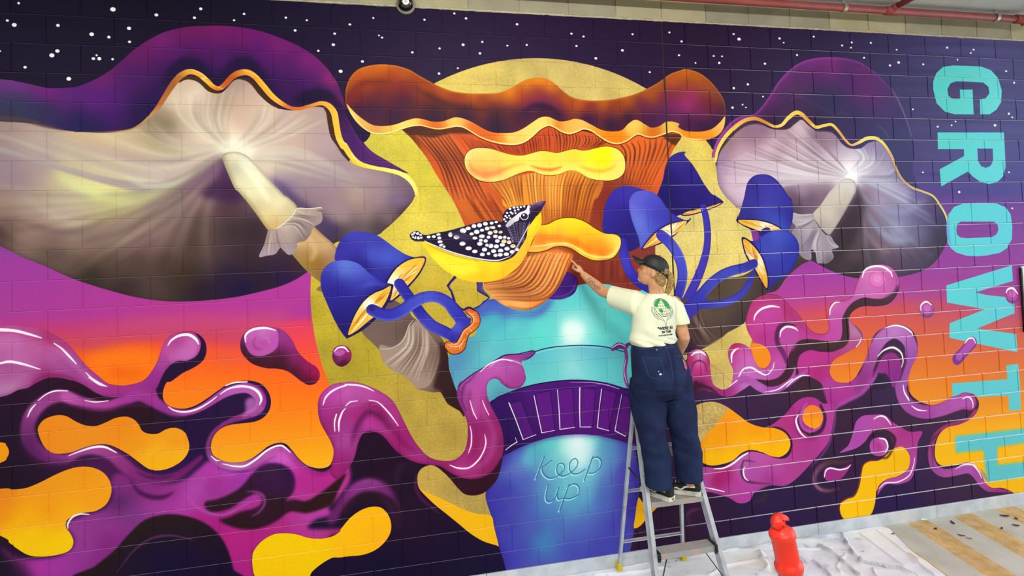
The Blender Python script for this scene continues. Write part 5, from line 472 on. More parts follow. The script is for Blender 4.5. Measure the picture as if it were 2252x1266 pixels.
["F",[-2772,1346,27,-101,47,-74,89,-41,103,-4,86,33,70,69,84,82,69,95,56,56,74,24,62,-9,26,-44,-10,-80,19,-65,27,-51,62,-17,78,-9,65,-30,35,-52,36,-79,70,-91,98,-37,112,-2,94,37,51,84,2,82,-38,80,-85,64,-114,14,-142,-7,-96,28,-51,50,12,54,75,58,35,55,-11,53,-66,49,-112,45,-111,45,-41,49,-12,65,41,62,75,26,78,-1,64,-41,69,-87,52,-76,38,-91,54,-90,83,-49,115,-26,112,13,94,60,39,98,-13,108,-66,104,-38,78,-11,33,4,68,27,63,78,60,128,45,135,-15,121,-44,104,-19,101,22,54,74,-24,81,-82,61,-122,37,-136,14,-88,53,-50,90,-11,93,25,63,64,34,134,6,136,-10,81,50,54,74,29,72,73,57,103,12,85,31,67,42,371,276,-2012,1,-1716,1,-445,-67,44,-193,51,-205,44,-220,14,-189,-14,-207,118,-324,141,-323,188,13,30,-60,43,-31,54,1,61,29,31,64,3,76,12,100,28,46,68,31,64,-20,24,-48,12,-81,-31,-78,-7,-76,42,-58,71,-4,63,30,46,60,25,78,40,44,58,1,37,-48,-2,-64,-39,-60,-85,-31,-60,-87],[-2855,1940,3743299,-141,13,4071753,418,137,3415102,303,-153,4072242,-292,-24,4072254,714,504,3415102,417,-357,3416393,222,261,4070974,-389,-143,3414334,-241,109,3742776,-335,481,2758462,756,221,2561870,658,-55,3744067,-2146,-4,2561080,-406,-113,3085362,694,25,2561859,1739,-531,4070974,-184,253,3612238,-2395,475,2757170],0,1,0,"goor"],
["F",[-2769,1346,27,-98,47,-74,86,-41,103,-4,86,33,70,68,84,83,69,95,56,56,74,24,62,-9,29,-47,-10,-80,19,-65,26,-48,60,-17,78,-10,68,-30,35,-54,36,-79,70,-88,94,-37,113,-3,91,38,51,81,0,69,-47,65,-85,51,-111,-6,-126,-20,-112,35,-67,63,-52,76,-3,93,-23,78,-66,61,-122,5,-74,-25,-90,-12,-77,47,-35,75,9,104,-65,84,-102,-1,-92,69,-71,-19,-82,-70,-87,31,-101,41,-97,-8,-108,-59,4,-68,-3,-87,24,-48,187,152,0,-6,12,-81,-31,-78,-7,-76,42,-58,71,-4,63,30,46,60,25,78,40,44,58,1,37,-48,-2,-64,-39,-60,-85,-31,-60,-87],[-2736,1347,12072056,34,-87,11809908,92,-98,11283564,117,-7,11020388,112,96,11283556,111,124,11547760,-317,-109,12864684,53,93,12598424,-145,-8,12862624,225,-104,12339360,-160,235,11545732,68,69,11811988,65,133,12866728,-3,-193,11285648,121,-57,12076192,117,33,12074128,102,59,12598420,120,7,12601504,97,-72,12339364,24,-131,12603556,-11,-67,13134000,143,-59,12343460,117,-101,12607660,86,-104,13400252,125,32,14445748,44,57,13130928,116,-36,12342436,-154,-102,12872884,-1469,640,12073104,31,-49,11019348,39,54,12869808,68,68,13397176,65,106,12607668,-115,16,12346548,-175,106,10759292,215,-71,12611776,69,44,12083380,142,37,11029672,150,-52,11553964,-643,-1,9184352],0,1,"goor","rp1"],
["E","rp1",8,9,10,10757220,0.45],["F",[-1819,1679,97,-46,82,-61,1,-53,-40,-56,-75,-58,-15,-54,-14,26,-4,66,-7,106,-66,61,-95,33,-121,-8,-105,-20,-91,32,-35,76,9,103,-50,82,80,-86,146,51,70,83,10,92,42,43,202,-35,129,-55,99,-71,14,-86,-100,-34,-84,86,-64,18,-77,0,-82,-29,-37,-61,12,-65,44,-52],[-1714,1514,12090528,-3,52,11027588,-162,95,11809908,-229,-3,12071052,-78,47,12334224,68,109,11281512,-78,59,11547788,224,31,11547788,313,-42,10239116,-464,36,11283592,148,64,11811992,152,13,11811988,-159,91,11021440,316,-105,10499208],0,1,"goor","rp2"],
["S",[-1760,1392,5.3,65,70,13,40,56,13,-8,53,8],6036572,2.7,0.7,"goor"],["S",[-1258,1108,11,-51,79,40,-101,56,59,-128,3,64,-111,-2,61,-97,42,61,-59,76,58,-6,93,64,-7,92,66,-72,42,74,-122,-2,74,-120,-27,65,-105,-7,65,-77,40,73,-42,87,75,-36,101,78,-84,64,64,-103,17,56,-114,-22,43,-99,-20,25,-72,13,10],[-1290,1147,4205628,-247,96,4466220,-243,94,4203564,-36,197,4466732,-286,34,3941408,-211,24,3678252,-69,163,3939372,-254,102,4201516],2.6,0.96,"goor"],
["S",[-2302,1399,8,-88,-15,28,-67,19,39,-29,62,41,6,78,44,46,80,44,32,80,39],[-2389,1387,3938352,-93,78,4725828,49,158,6038616],5.2,0.85,"goor"],["S",[-2493,1155,10,97,96,26,111,123,28,114,98,26,133,48,16],10759280,10,0.5,"rp1"],["F",[-2454,1467,48,-61,74,4,55,69,-35,88,-62,47,-42,-41,-41,-41],12078240,13,0.8,"goor"],["D",[-1452,1051,103,83],13394096,"goor"],["D",[-1460,1044,80,64],14447804,"goor"],
["D",[-1463,1041,43,35],14977224,"goor"],["S",[-1287,984,8,22,83,16,-34,93,19,-109,49,13],11025548,5.4,0.7,"rp1"],["F",[-2062,1877,20,171,55,83,78,-19,110,-43,129,-55,116,-83,6,-93,-268,33],[-1972,1910,11549848,148,91,11023504,159,-53,10237072,-348,115,10759300],8,0.9,"goor"],["F",[-2525,2174,91,-57,78,-70,91,-41,104,9,87,56,75,7,26,67,-28,128,-49,125,-96,93,-111,90,-123,88,-105,41,-129,-17,-87,15,-73,28,-31,49,-58,20,-69,-11,-67,-45,-108,-46,-95,-27,-163,2,-73,-130,58,-90,108,7,67,12,150,23,114,-44,87,-46,85,-10,113,34,112,46,87,3,55,-57,5,-76,-47,-81,-84,-47,-116,-4,59,-14],[-2437,2167,11808892,94,-94,11546764,181,-36,11283592,99,100,11549848,37,133,11549848,-69,122,11811984,-138,51,11023496,8,-128,11284616,-128,-76,11021440,-23,125,11548796,-8,127,11549836,67,109,11287692,-147,9,11549840,-68,-71,11816096,-140,-78,12866728,60,195,10236036,-275,-156,12085428,-143,71,11017324,-71,16,10753116,323,-13,11553952,-187,78,11813012,135,91,11548828,-336,-212,12079264,-34,119,11554984,161,68,10763404],0,1,"goor","rp3"],
["S",[-1516,1841,27,-70,87,32,-116,97,32,-159,52,26,-95,44,21,-24,128,18,-55,150,16,-82,95,13,-110,91,10],11557044,8,0.6,"goor"],["S",[-2857,2466,10,-21,60,18,7,62,20,46,49,18,98,24,10,113,22,5.1],4201532,3.8,0.9,"rp3"],["S",[-2857,2466,8,42,4,13,70,20,5.1],4201532,3.8,0.7,"rp3"],["S",[-2399,2017,8,38,106,26,8,103,31,39,94,31,116,37,29,94,-55,24,44,-100,18],9184376,6,0.55,"rp3"],["S",[-2285,2092,13,-35,73,28,24,92,34,86,58,36,99,-27,34,44,-99,29,-38,-107,24],3151912,2.6,0.85,"rp3"],
["S",[-2238,2057,16,-48,54,26,-23,68,29,28,80,26,72,33,24,85,-31,24],11817136,2.6,0.9,"rp3"],["F",[-2286,2169,22,-63,54,-31,60,9,50,43,12,66,-28,56,-54,23,-58,-21,-43,-36],[-2181,2100,15760416,-9,141,16293912]],["S",[-3118,1756,50,43,91,55,81,52,50,86,-26,56,59,-58,63,85,7,64,83,57,72,112,47,59,119,-28,52,91,-44,47,138,-67,26],[-3118,1768,10763396,125,130,9970796,144,-71,11818152,168,52,11821236,113,41,11029672,209,-67,11292844],2.5,0.95,"goor"],
["F",[-3306,1810,-10,-125,7,-86,30,-47,55,-16,61,19,38,64,3,81,2,87,2,100,-41,-16,-109,-9],[-3282,1626,11017300,16,-49,11546732,54,4,14458060,-2,49,13666500,-4,62,13118588,-3,62,12332172,89,-118,10230860,-7,124,11285632,-85,56,4199468,-66,-43,11551880],0,1,"goor"],["S",[-3281,1713,10,17,-61,15,49,-24,17,54,26,15,17,69,10],8132704,3.7,0.8,"goor"],["F",[-3280,1830,30,-47,26,21,40,16,54,24,27,13,79,81,-107,-71,-95,-20,-44,58],3807276,5,0.9,"goor"],
["F",[-3335,2108,37,-67,40,-55,94,-21,96,11,95,48,94,71,95,72,112,45,114,18,99,50,46,81,-26,73,-75,37,-86,-16,-84,-40,-98,-29,-86,16,-87,53,-112,19,-96,-5,-80,-43,-30,-54,-70,-105],[-3009,2176,15897616,279,64,16029708,-355,52,16029708,568,-6,16031752,-639,48,16032776,-2,49,16564228,136,39,16564228,284,-57,16563200,257,39,16563200,-740,-126,15766552],0,1,0,"h2"],["F",[-3363,2130,65,-89,40,-55,94,-21,96,11,98,49,-33,46,-88,85,-87,66,-75,78,-92,-9],[-3140,2040,13151332,-114,88,12888172,150,14,12360788],0,1,"h2","h2g"],
["M","h2g",9,0.04],["F",[-1397,2510,88,2,60,60,11,68,-34,76,-103,42,-112,13,-82,43,-37,75,-22,88,-52,75,-124,7,-130,-6,-37,-67,8,-63,63,-31,77,-16,52,-72,30,-101,28,-75,64,-26,95,1,82,-41],[-1395,2596,16301064,-244,105,16564228,-177,304,16565248]],["S",[-1397,2506,5.4,-75,52,5.4,-82,40,5.4,-94,-2,7,-71,29,7,-30,77,7,-32,101,7,-47,67,7,-78,16,7,-63,36,5.3,-8,64,5.3,35,66,5.3],12862508,1.3,0.8],["F",[-1943,2497,88,-54,53,-99,37,-88,65,-44,79,-3,141,13,83,66,84,53,94,51,129,11,-52,86,-18,92,-16,99,-65,119,-123,29,-119,-14,-65,36,-43,43,18,-66,85,-53,113,-14,102,-41,35,-79,-11,-71,-60,-57,-88,-2,-11,-74,-52,-52,-62,-19,-95,10,-66,53,-97,49],[-1856,2469,11553964,85,-109,11289768,84,-97,11553964,158,-12,12078244,74,74,11551896,75,73,11549844,80,-5,11022464,144,27,11285644,-71,87,11549844,24,109,11551904,-60,154,11289756,-147,29,11815076],0,1,"goor","flame"],
["S",[-1405,2516,22,21,-78,35,-59,-59,35,-78,-27,32,-80,18,27,-58,47,19],3151912,4,0.9,"goor"],["F",[-1643,2472,31,-50,71,-15,70,29,19,62,-28,56,-72,13,-69,-27],[-1595,2509,11817132,83,-58,12342444,-34,37,11283584,61,32,12607668],0,1,"goor"],["S",[-1433,2460,14,14,68,19,-55,60,19,-79,-8,11],3152940,4,0.8,"goor"],["F",[-2110,2664,15,-46,54,-10,66,30,78,-17,62,-17,-34,46,-65,57,-77,20,-75,-14],[-2083,2677,10235012,137,-10,10235008],0,1,"goor"],
["S",[-1817,2571,8,-108,8,32,-121,-13,45,-108,39,47,-49,72,42,24,79,34,88,42,26,136,-3,11],[-2015,2569,4993068,-156,72,8143972,37,133,9198684,180,21,5255224],7,0.8,"goor"],["S",[-2170,2616,5.2,-36,60,10,13,66,13,57,47,10],11036836,3.9,0.7,"goor"],["S",[-3325,2950,8,-49,-79,37,16,-59,37,68,-9,25],4990032,12,0.7,"goor"],["S",[-3387,2845,6,43,-37,11,95,-12,6],8139892,8,0.7,"goor"],["S",[-2792,2809,13,115,-24,38,-24,-77,18],4468780,15,0.6,"goor"],
["S",[-1731,1989,66,70,-113,93,67,-101,112,68,-135,120,94,-95,124,116,-36,127,103,48,130,59,94,133,-15,108,130,-67,110,122,-40,104,119,-14,19,116,27,108,122,78,87,120,141,49,118,149,-4,118,154,-37,138,121,-24,150,64,19,145],[-1660,1876,9186432,105,-152,11028636,124,-179,12086460,115,-33,12878024,95,33,12349632,74,99,11033780,10,83,10505388,-92,142,10505384,-74,122,10243236,25,109,11030696,106,104,10503328,128,38,11027616,168,-25,11556016,170,-26,11554984,139,-30,11286664],2.7,0.96,"goor","rt"],
["E","rt",0,10,8,10232936,0.55],["S",[-1567,1883,13,55,-102,35,54,-90,48,84,-48,54,94,34,54,46,84,49,-27,92,32,-39,92,14],[-1492,1728,4202556,166,-82,4202552,88,128,4201536],5.4,0.85,"goor"],["F",[-1653,1996,104,-138,71,-115,68,-48,80,5,59,72,-8,107,-72,110,-32,-4,-50,23,-24,-109,-60,-45,-67,48],[-1499,1822,10498192,164,-55,10235016,-250,154,10761360,291,-44,9184396],4,0.9,"goor"],["F",[-1599,2000,79,-113,81,-20,47,70,14,95,-23,-22,-127,-10],2627640,8,0.9,"goor"],
["S",[-493,2300,84,-91,60,64,-137,11,50,-136,25,47,-105,64,47,-46,83,55,-7,94,63,32,91,71,95,58,72,134,1,72,136,-9,84,81,54,90,54,81,78,72,64,56,119,30,34,120,28,20],[-493,2299,10759276,-227,71,9446508,-242,90,10234984,-48,110,10239108,26,177,10766496,163,46,11556012,204,-18,12081332,111,108,11028644,215,124,10234996],2.8,0.96,"goor","rt2"],["S",[-892,2420,14,-123,82,27,-57,102,27,11,109,19],3151936,8,0.7,"goor"],
["D",[-959,1339,81,74],8144000],["D",[-958,1326,69,59],11552928],["D",[-958,1324,40,33],12871864],["D",[5,1261,82,74],9190528],["D",[6,1249,69,58],11552928],["D",[7,1245,40,33],12871864],["S",[-489,1661,106,-81,64,100,-97,74,105],7614608],["S",[-489,1654,84,-74,65,72,-86,65,61],11553964,5.6],["F",[-6647,1309,1,-74,41,-61,80,-25,80,13,70,26,60,68,39,89,60,69,61,47,21,56,-24,52,-51,12,-51,-31,-80,-70,-70,-27,-80,-11,-80,-33,-48,-46],[-6605,1173,9184372,100,-15,10235004,-132,151,3937328,78,90,3411996,149,32,3675164,24,-191,9713804,60,58,9972864,19,87,9182304,101,50,10228836,40,68,10227792,-43,61,4458532,-100,-83,3411996,-48,-142,6559824,-32,62,3937316],0,1,0,"dl"],
["F",[-6621,1258,11,-63,55,-29,80,-3,60,23,14,54,-12,63,-46,40,-70,16,-59,-25],[-6566,1208,12344496,60,-7,12610740,-81,79,11291804,140,-11,11817132,-61,59,11818152,1,-63,11551896],2.1,1,"dl"],["S",[-6546,1220,5.3,-21,41,13,19,44,15,40,8,8],9710720,4.2,0.7,"dl"],["S",[-6517,1243,4.3,40,-8,11,15,38,8],13136060,4.3,0.7,"dl"],["F",[-6047,1404,5,-54,29,-27,42,-3,37,21,18,40,-8,48,-29,31,-37,10,-36,-21],[-6008,1341,9708652,43,3,10497140,20,45,9182296,-53,7,9710716,20,45,3673128,-52,-36,6036556]],
["D",[-5998,1369,36,24],11554980],["F",[-7860,1741,13,-47,35,-31,60,-14,53,11,52,38,53,30,62,11,63,-20,54,-22,63,-2,46,25,27,38,18,37,36,23,55,6,56,-25,57,-2,51,33,23,58,4,52,-20,49,-43,41,-65,29,-65,6,-55,-18,-55,-48,-54,-51,-45,-35,-54,-35,-53,-18,-63,1,-62,13,-61,19,-61,3,-52,-15,-43,-49],[-7812,1716,15501336,262,75,15502364,270,77,15503384,-90,-130,15500308,321,153,15504412,-140,87,16034836,139,-5,16035860,-140,66,16035856],0,1,0,"h1"],
["F",[-8316,1745,248,44,34,23,15,40,-11,37,-38,30,-247,73],15767052],["F",[-8476,2086,408,-7,67,12,76,-1,77,-26,77,-35,70,-26,70,-12,70,10,62,34,40,54,15,62,-10,58,-29,46,-53,28,-53,3,-62,7,-48,28,-6,43,23,42,18,51,-14,47,-43,23,-69,6,-69,-4,-59,-20,-51,-40,-50,-50,-50,-50,-407,-246],[-8068,2096,14976028,254,-9,15504412,218,-63,15504408,-472,196,15764500,254,32,16029720,261,-65,16030744,-347,132,16295948,215,-21,16296980,-215,59,16566276,85,118,16567300,112,-14,16567300,-282,-29,16567300],0,1,0,"h4"],
["S",[-8069,2334,16,168,0,16,189,0,12],16296976,5.9,0.4,"h4"],["F",[-6598,2767,1,-72,25,-48,50,-45,70,-27,80,5,70,20,70,31,82,16,72,-6,52,-25,10,-20,64,-67,74,-44,75,-14,64,15,47,55,19,68,-9,63,-42,59,-66,45,-85,20,-84,-3,-71,-1,-52,-4,-72,32,-62,44,-63,74,-258,-39,-48,-62],[-6532,2672,16305152,299,42,16305152,-203,127,16566276,631,-283,16562188,-109,147,16563208,160,-32,16561168]],["F",[-5467,2383,56,37,66,35,88,52,111,67,90,39,105,31,18,83,29,134,-22,-3,-91,-41,-90,-66,-88,-84,-87,-83,-65,-60,-65,-69],[-5368,2482,16036892,332,231,16037900]],
["F",[-3784,2652,42,41,130,16,-28,44,-68,51,-68,63,-55,10,13,-87],16562188],["F",[-2733,1539,44,-16,85,31,42,60,2,64,-40,48,-58,-1,-40,-44,-22,-65],15764504],["S",[-8134,1080,10,67,2,20,85,12,18,86,30,14,58,24,5.9],15242460,4.9,0.28],["S",[-8134,1080,10,67,2,20,85,12,18,86,30,14,58,24,5.9],16643837,0.6,0.95],["S",[-7767,1187,6,44,38,10,43,53,12,40,52,5],15242460,5,0.28],["S",[-7767,1187,6,44,38,10,43,53,12,40,52,5],16643837,0.6,0.95],
["S",[-8117,1291,8,50,3,12,51,-7,16,76,21,14,96,41,4.9],15242460,4.9,0.28],["S",[-8117,1291,8,50,3,12,51,-7,16,76,21,14,96,41,4.9],16643837,0.6,0.95],["S",[-7587,1389,5,39,43,8,72,53,8],15242460,5,0.28],["S",[-7587,1389,5,39,43,8,72,53,8],16643837,0.6,0.95],["S",[-7100,1245,6,22,-33,12,47,-27,16,57,-3,19,42,29,17,22,40,6],15242460,5.2,0.28],["S",[-7100,1245,6,22,-33,12,47,-27,16,57,-3,19,42,29,17,22,40,6],16643837,0.6,0.95],
["S",[-7570,1421,6,58,49,10,49,19,4],15242460,5,0.28],["S",[-7570,1421,6,58,49,10,49,19,4],16643837,0.6,0.95],["S",[-7857,1546,4.9,45,-36,8,53,-17,10,69,6,5],15242460,5,0.28],["S",[-7857,1546,4.9,45,-36,8,53,-17,10,69,6,5],16643837,0.6,0.95],["S",[-7917,1646,4.9,19,-45,10,26,-32,5.9],15242460,4.9,0.28],["S",[-7917,1646,4.9,19,-45,10,26,-32,5.9],16643837,0.6,0.95],["S",[-7593,1569,4,62,15,8,72,-2,5.1],15242460,5,0.28],
["S",[-7593,1569,4,62,15,8,72,-2,5.1],16643837,0.6,0.95],["S",[-7103,1652,5.2,38,29,9,65,15,12,76,-13,12,68,-35,9,53,-37,5.2],15242460,5.2,0.28],["S",[-7103,1652,5.2,38,29,9,65,15,12,76,-13,12,68,-35,9,53,-37,5.2],16643837,0.6,0.95],["S",[-6783,1597,5.2,54,-32,10,68,-12,15,69,13,15,49,35,17,21,50,15,-13,39,6],15242460,5.3,0.28],["S",[-6783,1597,5.2,54,-32,10,68,-12,15,69,13,15,49,35,17,21,50,15,-13,39,6],16643837,0.6,0.95],
["S",[-7688,1914,4,75,-25,10,71,-15,14,62,6,14,67,43,5.1],15242460,5,0.28],["S",[-7688,1914,4,75,-25,10,71,-15,14,62,6,14,67,43,5.1],16643837,0.6,0.95],["S",[-6845,2005,5.2,31,32,8,24,3,3.1],15242460,5.2,0.28],["S",[-6845,2005,5.2,31,32,8,24,3,3.1],16643837,0.6,0.95],["S",[-6776,2064,4.2,77,25,10,68,4,13,70,-37,13,60,-46,13,60,-27,13,51,2,13,49,48,5.4],15242460,5.3,0.28],["S",[-6776,2064,4.2,77,25,10,68,4,13,70,-37,13,60,-46,13,60,-27,13,51,2,13,49,48,5.4],16643837,0.6,0.95],
["S",[-7695,2375,4,1,-34,10,26,-36,12,44,-13,10,51,9,5],15242460,5,0.28],["S",[-7695,2375,4,1,-34,10,26,-36,12,44,-13,10,51,9,5],16643837,0.6,0.95],["S",[-6616,1256,5.3,2,-51,13,49,-34,17,80,-5,15,65,21,5.3],15242460,5.3,0.28],["S",[-6616,1256,5.3,2,-51,13,49,-34,17,80,-5,15,65,21,5.3],16643837,0.6,0.95],["S",[-6118,1728,5.4,20,-52,11,43,-39,13,53,-23,11,40,-9,11,1,-6,11,73,8,11,64,21,10,55,32,4.4],15242460,5.5,0.28],
["S",[-6118,1728,5.4,20,-52,11,43,-39,13,53,-23,11,40,-9,11,1,-6,11,73,8,11,64,21,10,55,32,4.4],16643837,0.7,0.95],["S",[-5965,1747,5.5,32,-24,8,51,-4,4.4],15242460,5.5,0.28],["S",[-5965,1747,5.5,32,-24,8,51,-4,4.4],16643837,0.7,0.95],["S",[-5805,1721,4.4,64,21,7,63,69,10,42,59,8,33,53,4.5],15242460,5.5,0.28],["S",[-5805,1721,4.4,64,21,7,63,69,10,42,59,8,33,53,4.5],16643837,0.7,0.95],["S",[-5080,1786,4.6,20,81,8,27,59,4.6],15242460,5.7,0.28],
["S",[-5080,1786,4.6,20,81,8,27,59,4.6],16643837,0.7,0.95],["S",[-4988,1794,4.6,21,58,7,25,54,4.6],15242460,5.7,0.28],["S",[-4988,1794,4.6,21,58,7,25,54,4.6],16643837,0.7,0.95],["S",[-5243,2240,5.7,61,29,11,80,5,11,70,-48,12,43,-64,10,17,-60,9,-7,-57,4.6],15242460,5.7,0.28],["S",[-5243,2240,5.7,61,29,11,80,5,11,70,-48,12,43,-64,10,17,-60,9,-7,-57,4.6],16643837,0.7,0.95],["S",[-5086,1972,4.6,9,63,8,-6,78,9,-21,54,4.6],15242460,5.7,0.28],
["S",[-5086,1972,4.6,9,63,8,-6,78,9,-21,54,4.6],16643837,0.7,0.95],["S",[-6015,1921,6,2,-65,13,22,-62,11,25,-31,4.4],15242460,5.5,0.28],["S",[-6015,1921,6,2,-65,13,22,-62,11,25,-31,4.4],16643837,0.7,0.95],["S",[-6042,1918,5.4,-1,-64,9,14,-53,9],15242460,5.4,0.28],["S",[-6042,1918,5.4,-1,-64,9,14,-53,9],16643837,0.7,0.95],["S",[-1618,1024,8,36,-65,16,82,-27,19,96,6,19,77,44,19,22,50,7],15242460,7,0.28],
["S",[-1618,1024,8,36,-65,16,82,-27,19,96,6,19,77,44,19,22,50,7],16643837,0.8,0.95],["S",[-1965,1327,8,11,-52,13,42,-44,13,54,-7,5.3],15242460,7,0.28],["S",[-1965,1327,8,11,-52,13,42,-44,13,54,-7,5.3],16643837,0.8,0.95],["S",[-2693,1331,8,17,-44,15,61,-45,18,88,-17,18,80,13,6],15242460,6,0.28],["S",[-2693,1331,8,17,-44,15,61,-45,18,88,-17,18,80,13,6],16643837,0.8,0.95],["S",[-2458,1486,6,14,-50,16,53,-32,18,73,14,16,36,28,5.2],15242460,6,0.28],
["S",[-2458,1486,6,14,-50,16,53,-32,18,73,14,16,36,28,5.2],16643837,0.8,0.95],["S",[-1721,1620,5.3,50,-50,9,10,-33,4],15242460,7,0.28],["S",[-1721,1620,5.3,50,-50,9,10,-33,4],16643837,0.8,0.95],["S",[-1410,1473,7,97,-15,14,96,20,16,70,45,16,22,35,5.4],15242460,7,0.28],["S",[-1410,1473,7,97,-15,14,96,20,16,70,45,16,22,35,5.4],16643837,0.8,0.95],["S",[-1507,1715,7,67,-49,13,97,-17,19,78,49,16,18,75,11,-20,53,5.4],15242460,7,0.28],
["S",[-1507,1715,7,67,-49,13,97,-17,19,78,49,16,18,75,11,-20,53,5.4],16643837,0.8,0.95],["S",[-2918,1665,8,4,-63,18,30,-35,15,36,-17,6],15242460,6,0.28],["S",[-2918,1665,8,4,-63,18,30,-35,15,36,-17,6],16643837,0.8,0.95],["S",[-2861,1783,8,46,-54,15,71,-11,15,70,41,15,70,31,10,61,-46,8,17,-50,5.1],15242460,6,0.28],["S",[-2861,1783,8,46,-54,15,71,-11,15,70,41,15,70,31,10,61,-46,8,17,-50,5.1],16643837,0.8,0.95],
["S",[-3274,1583,8,35,-22,17,55,0,18,33,27,8],15242460,6,0.28],["S",[-3274,1583,8,35,-22,17,55,0,18,33,27,8],16643837,0.7,0.95],["S",[-2421,1902,6,77,-53,12,76,-27,12,74,6,5.2],15242460,6,0.28],["S",[-2421,1902,6,77,-53,12,76,-27,12,74,6,5.2],16643837,0.8,0.95],["S",[-2950,1857,5,73,-44,10],15242460,6,0.28],["S",[-2950,1857,5,73,-44,10],16643837,0.8,0.95],["S",[-2627,1928,3.8,117,-9,10,90,-44,12,61,-34,8],15242460,6,0.28],
["S",[-2627,1928,3.8,117,-9,10,90,-44,12,61,-34,8],16643837,0.8,0.95],["S",[-2326,2146,10,-22,42,16,16,66,18,33,54,13,43,33,6],15242460,6,0.28],["S",[-2326,2146,10,-22,42,16,16,66,18,33,54,13,43,33,6],16643837,0.8,0.95],["S",[-1584,2247,7,56,-19,13,62,16,16,56,72,5.4],15242460,7,0.28],["S",[-1584,2247,7,56,-19,13,62,16,16,56,72,5.4],16643837,0.8,0.95],["S",[-1541,2416,8,62,19,16,21,62,14,-29,43,7],15242460,7,0.28],
["S",[-1541,2416,8,62,19,16,21,62,14,-29,43,7],16643837,0.8,0.95],["S",[-2106,2681,8,18,-49,13,46,-17,13,82,22,13,77,-2,11,40,-24,5.3],15242460,7,0.28],["S",[-2106,2681,8,18,-49,13,46,-17,13,82,22,13,77,-2,11,40,-24,5.3],16643837,0.8,0.95],["S",[-3124,2501,5,83,4,13,85,-25,15,72,-42,15,72,-30,10],15242460,6,0.28],["S",[-3124,2501,5,83,4,13,85,-25,15,72,-42,15,72,-30,10],16643837,0.8,0.95],["S",[-2863,2564,8,4,-24,8],15242460,6,0.28],
["S",[-2863,2564,8,4,-24,8],16643837,0.8,0.95],["S",[-2846,2517,6,-16,35,13,11,51,13,29,28,5.1],15242460,6,0.28],["S",[-2846,2517,6,-16,35,13,11,51,13,29,28,5.1],16643837,0.8,0.95],["S",[-1262,1981,7,11,68,14,44,71,14],15242460,7,0.28],["S",[-1262,1981,7,11,68,14,44,71,14],16643837,0.8,0.95],["S",[-1186,2169,7,62,40,14,97,19,5.5],15242460,7,0.28],["S",[-1186,2169,7,62,40,14,97,19,5.5],16643837,0.8,0.95],
["S",[-636,2156,7,69,-11,14,40,48,11,0,55,5.6],15242460,7,0.28],["S",[-636,2156,7,69,-11,14,40,48,11,0,55,5.6],16643837,0.8,0.95],["S",[-760,2762,5.5,95,-26,14,101,15,17,54,63,14,29,65,5.6],15242460,7,0.28],["S",[-760,2762,5.5,95,-26,14,101,15,17,54,63,14,29,65,5.6],16643837,0.8,0.95],["S",[-1571,2840,5.4,66,-38,11,126,5,11,116,-37,11,54,-74,10,22,-77,5.4],15242460,7,0.28],["S",[-1571,2840,5.4,66,-38,11,126,5,11,116,-37,11,54,-74,10,22,-77,5.4],16643837,0.8,0.95],
["S",[-3213,2638,3.7,80,25,10,95,30,5],15242460,6,0.28],["S",[-3213,2638,3.7,80,25,10,95,30,5],16643837,0.8,0.95],["S",[-1026,1345,8,7,-50,14,57,-28,16,56,34,7],15242460,7,0.28],["S",[-1026,1345,8,7,-50,14,57,-28,16,56,34,7],16643837,0.8,0.95],["S",[-67,1233,8,26,-34,17,60,-4,20,49,52,9],15242460,7,0.28],["S",[-67,1233,8,26,-34,17,60,-4,20,49,52,9],16643837,0.9,0.95],["S",[-570,1663,7,46,-39,13,51,3,13,23,44,5.6],15242460,7,0.28],
["S",[-570,1663,7,46,-39,13,51,3,13,23,44,5.6],16643837,0.8,0.95],["S",[-6035,1361,5.4,27,-25,11,42,0,13,29,32,5.5],15242460,5.5,0.28],["S",[-6035,1361,5.4,27,-25,11,42,0,13,29,32,5.5],16643837,0.7,0.95],["S",[-6748,1542,6,58,-16,10,79,1,8],15242460,5.3,0.28],["S",[-6748,1542,6,58,-16,10,79,1,8],16643837,0.6,0.95],["S",[-4998,1582,4.6,71,-52,9,95,-28,9,83,18,4.6],15242460,5.8,0.28],["S",[-4998,1582,4.6,71,-52,9,95,-28,9,83,18,4.6],16643837,0.7,0.95],
["S",[-3944,1482,36,52,-21,48,51,16,36,30,-22,24,36,14,12],7089276,0,1,0,"kn"],["S",[-3841,1489,29,9,73,29,-20,95,29,11,98,29,36,63,24],9189520],["S",[-3950,1475,6,59,-26,8,51,22,6],15523056],["S",[-3839,1574,4.8,-20,83,7,18,98,4.8],15517932],["F",[-739,-655,6,-79,44,-80,78,-57,114,-16,318,-2,114,33,76,71,33,117,-16,111,-61,74,-85,46,-107,1,6,-142,69,-12,47,-45,-6,-63,-56,-38,-168,-5,-141,1,-68,22,-38,52,5,64,53,28,81,-2,0,-87,146,-4,-6,233,-215,3,-110,-23,-85,-76],[-644,-772,5821644,607,129,6873312,-657,515,5821648,662,69,6346972,-545,620,5821656,515,156,5820636,-479,479,5821656,406,375,5819608,-390,497,5819608,305,514,5817556],0.7,0.97,0,0,1],
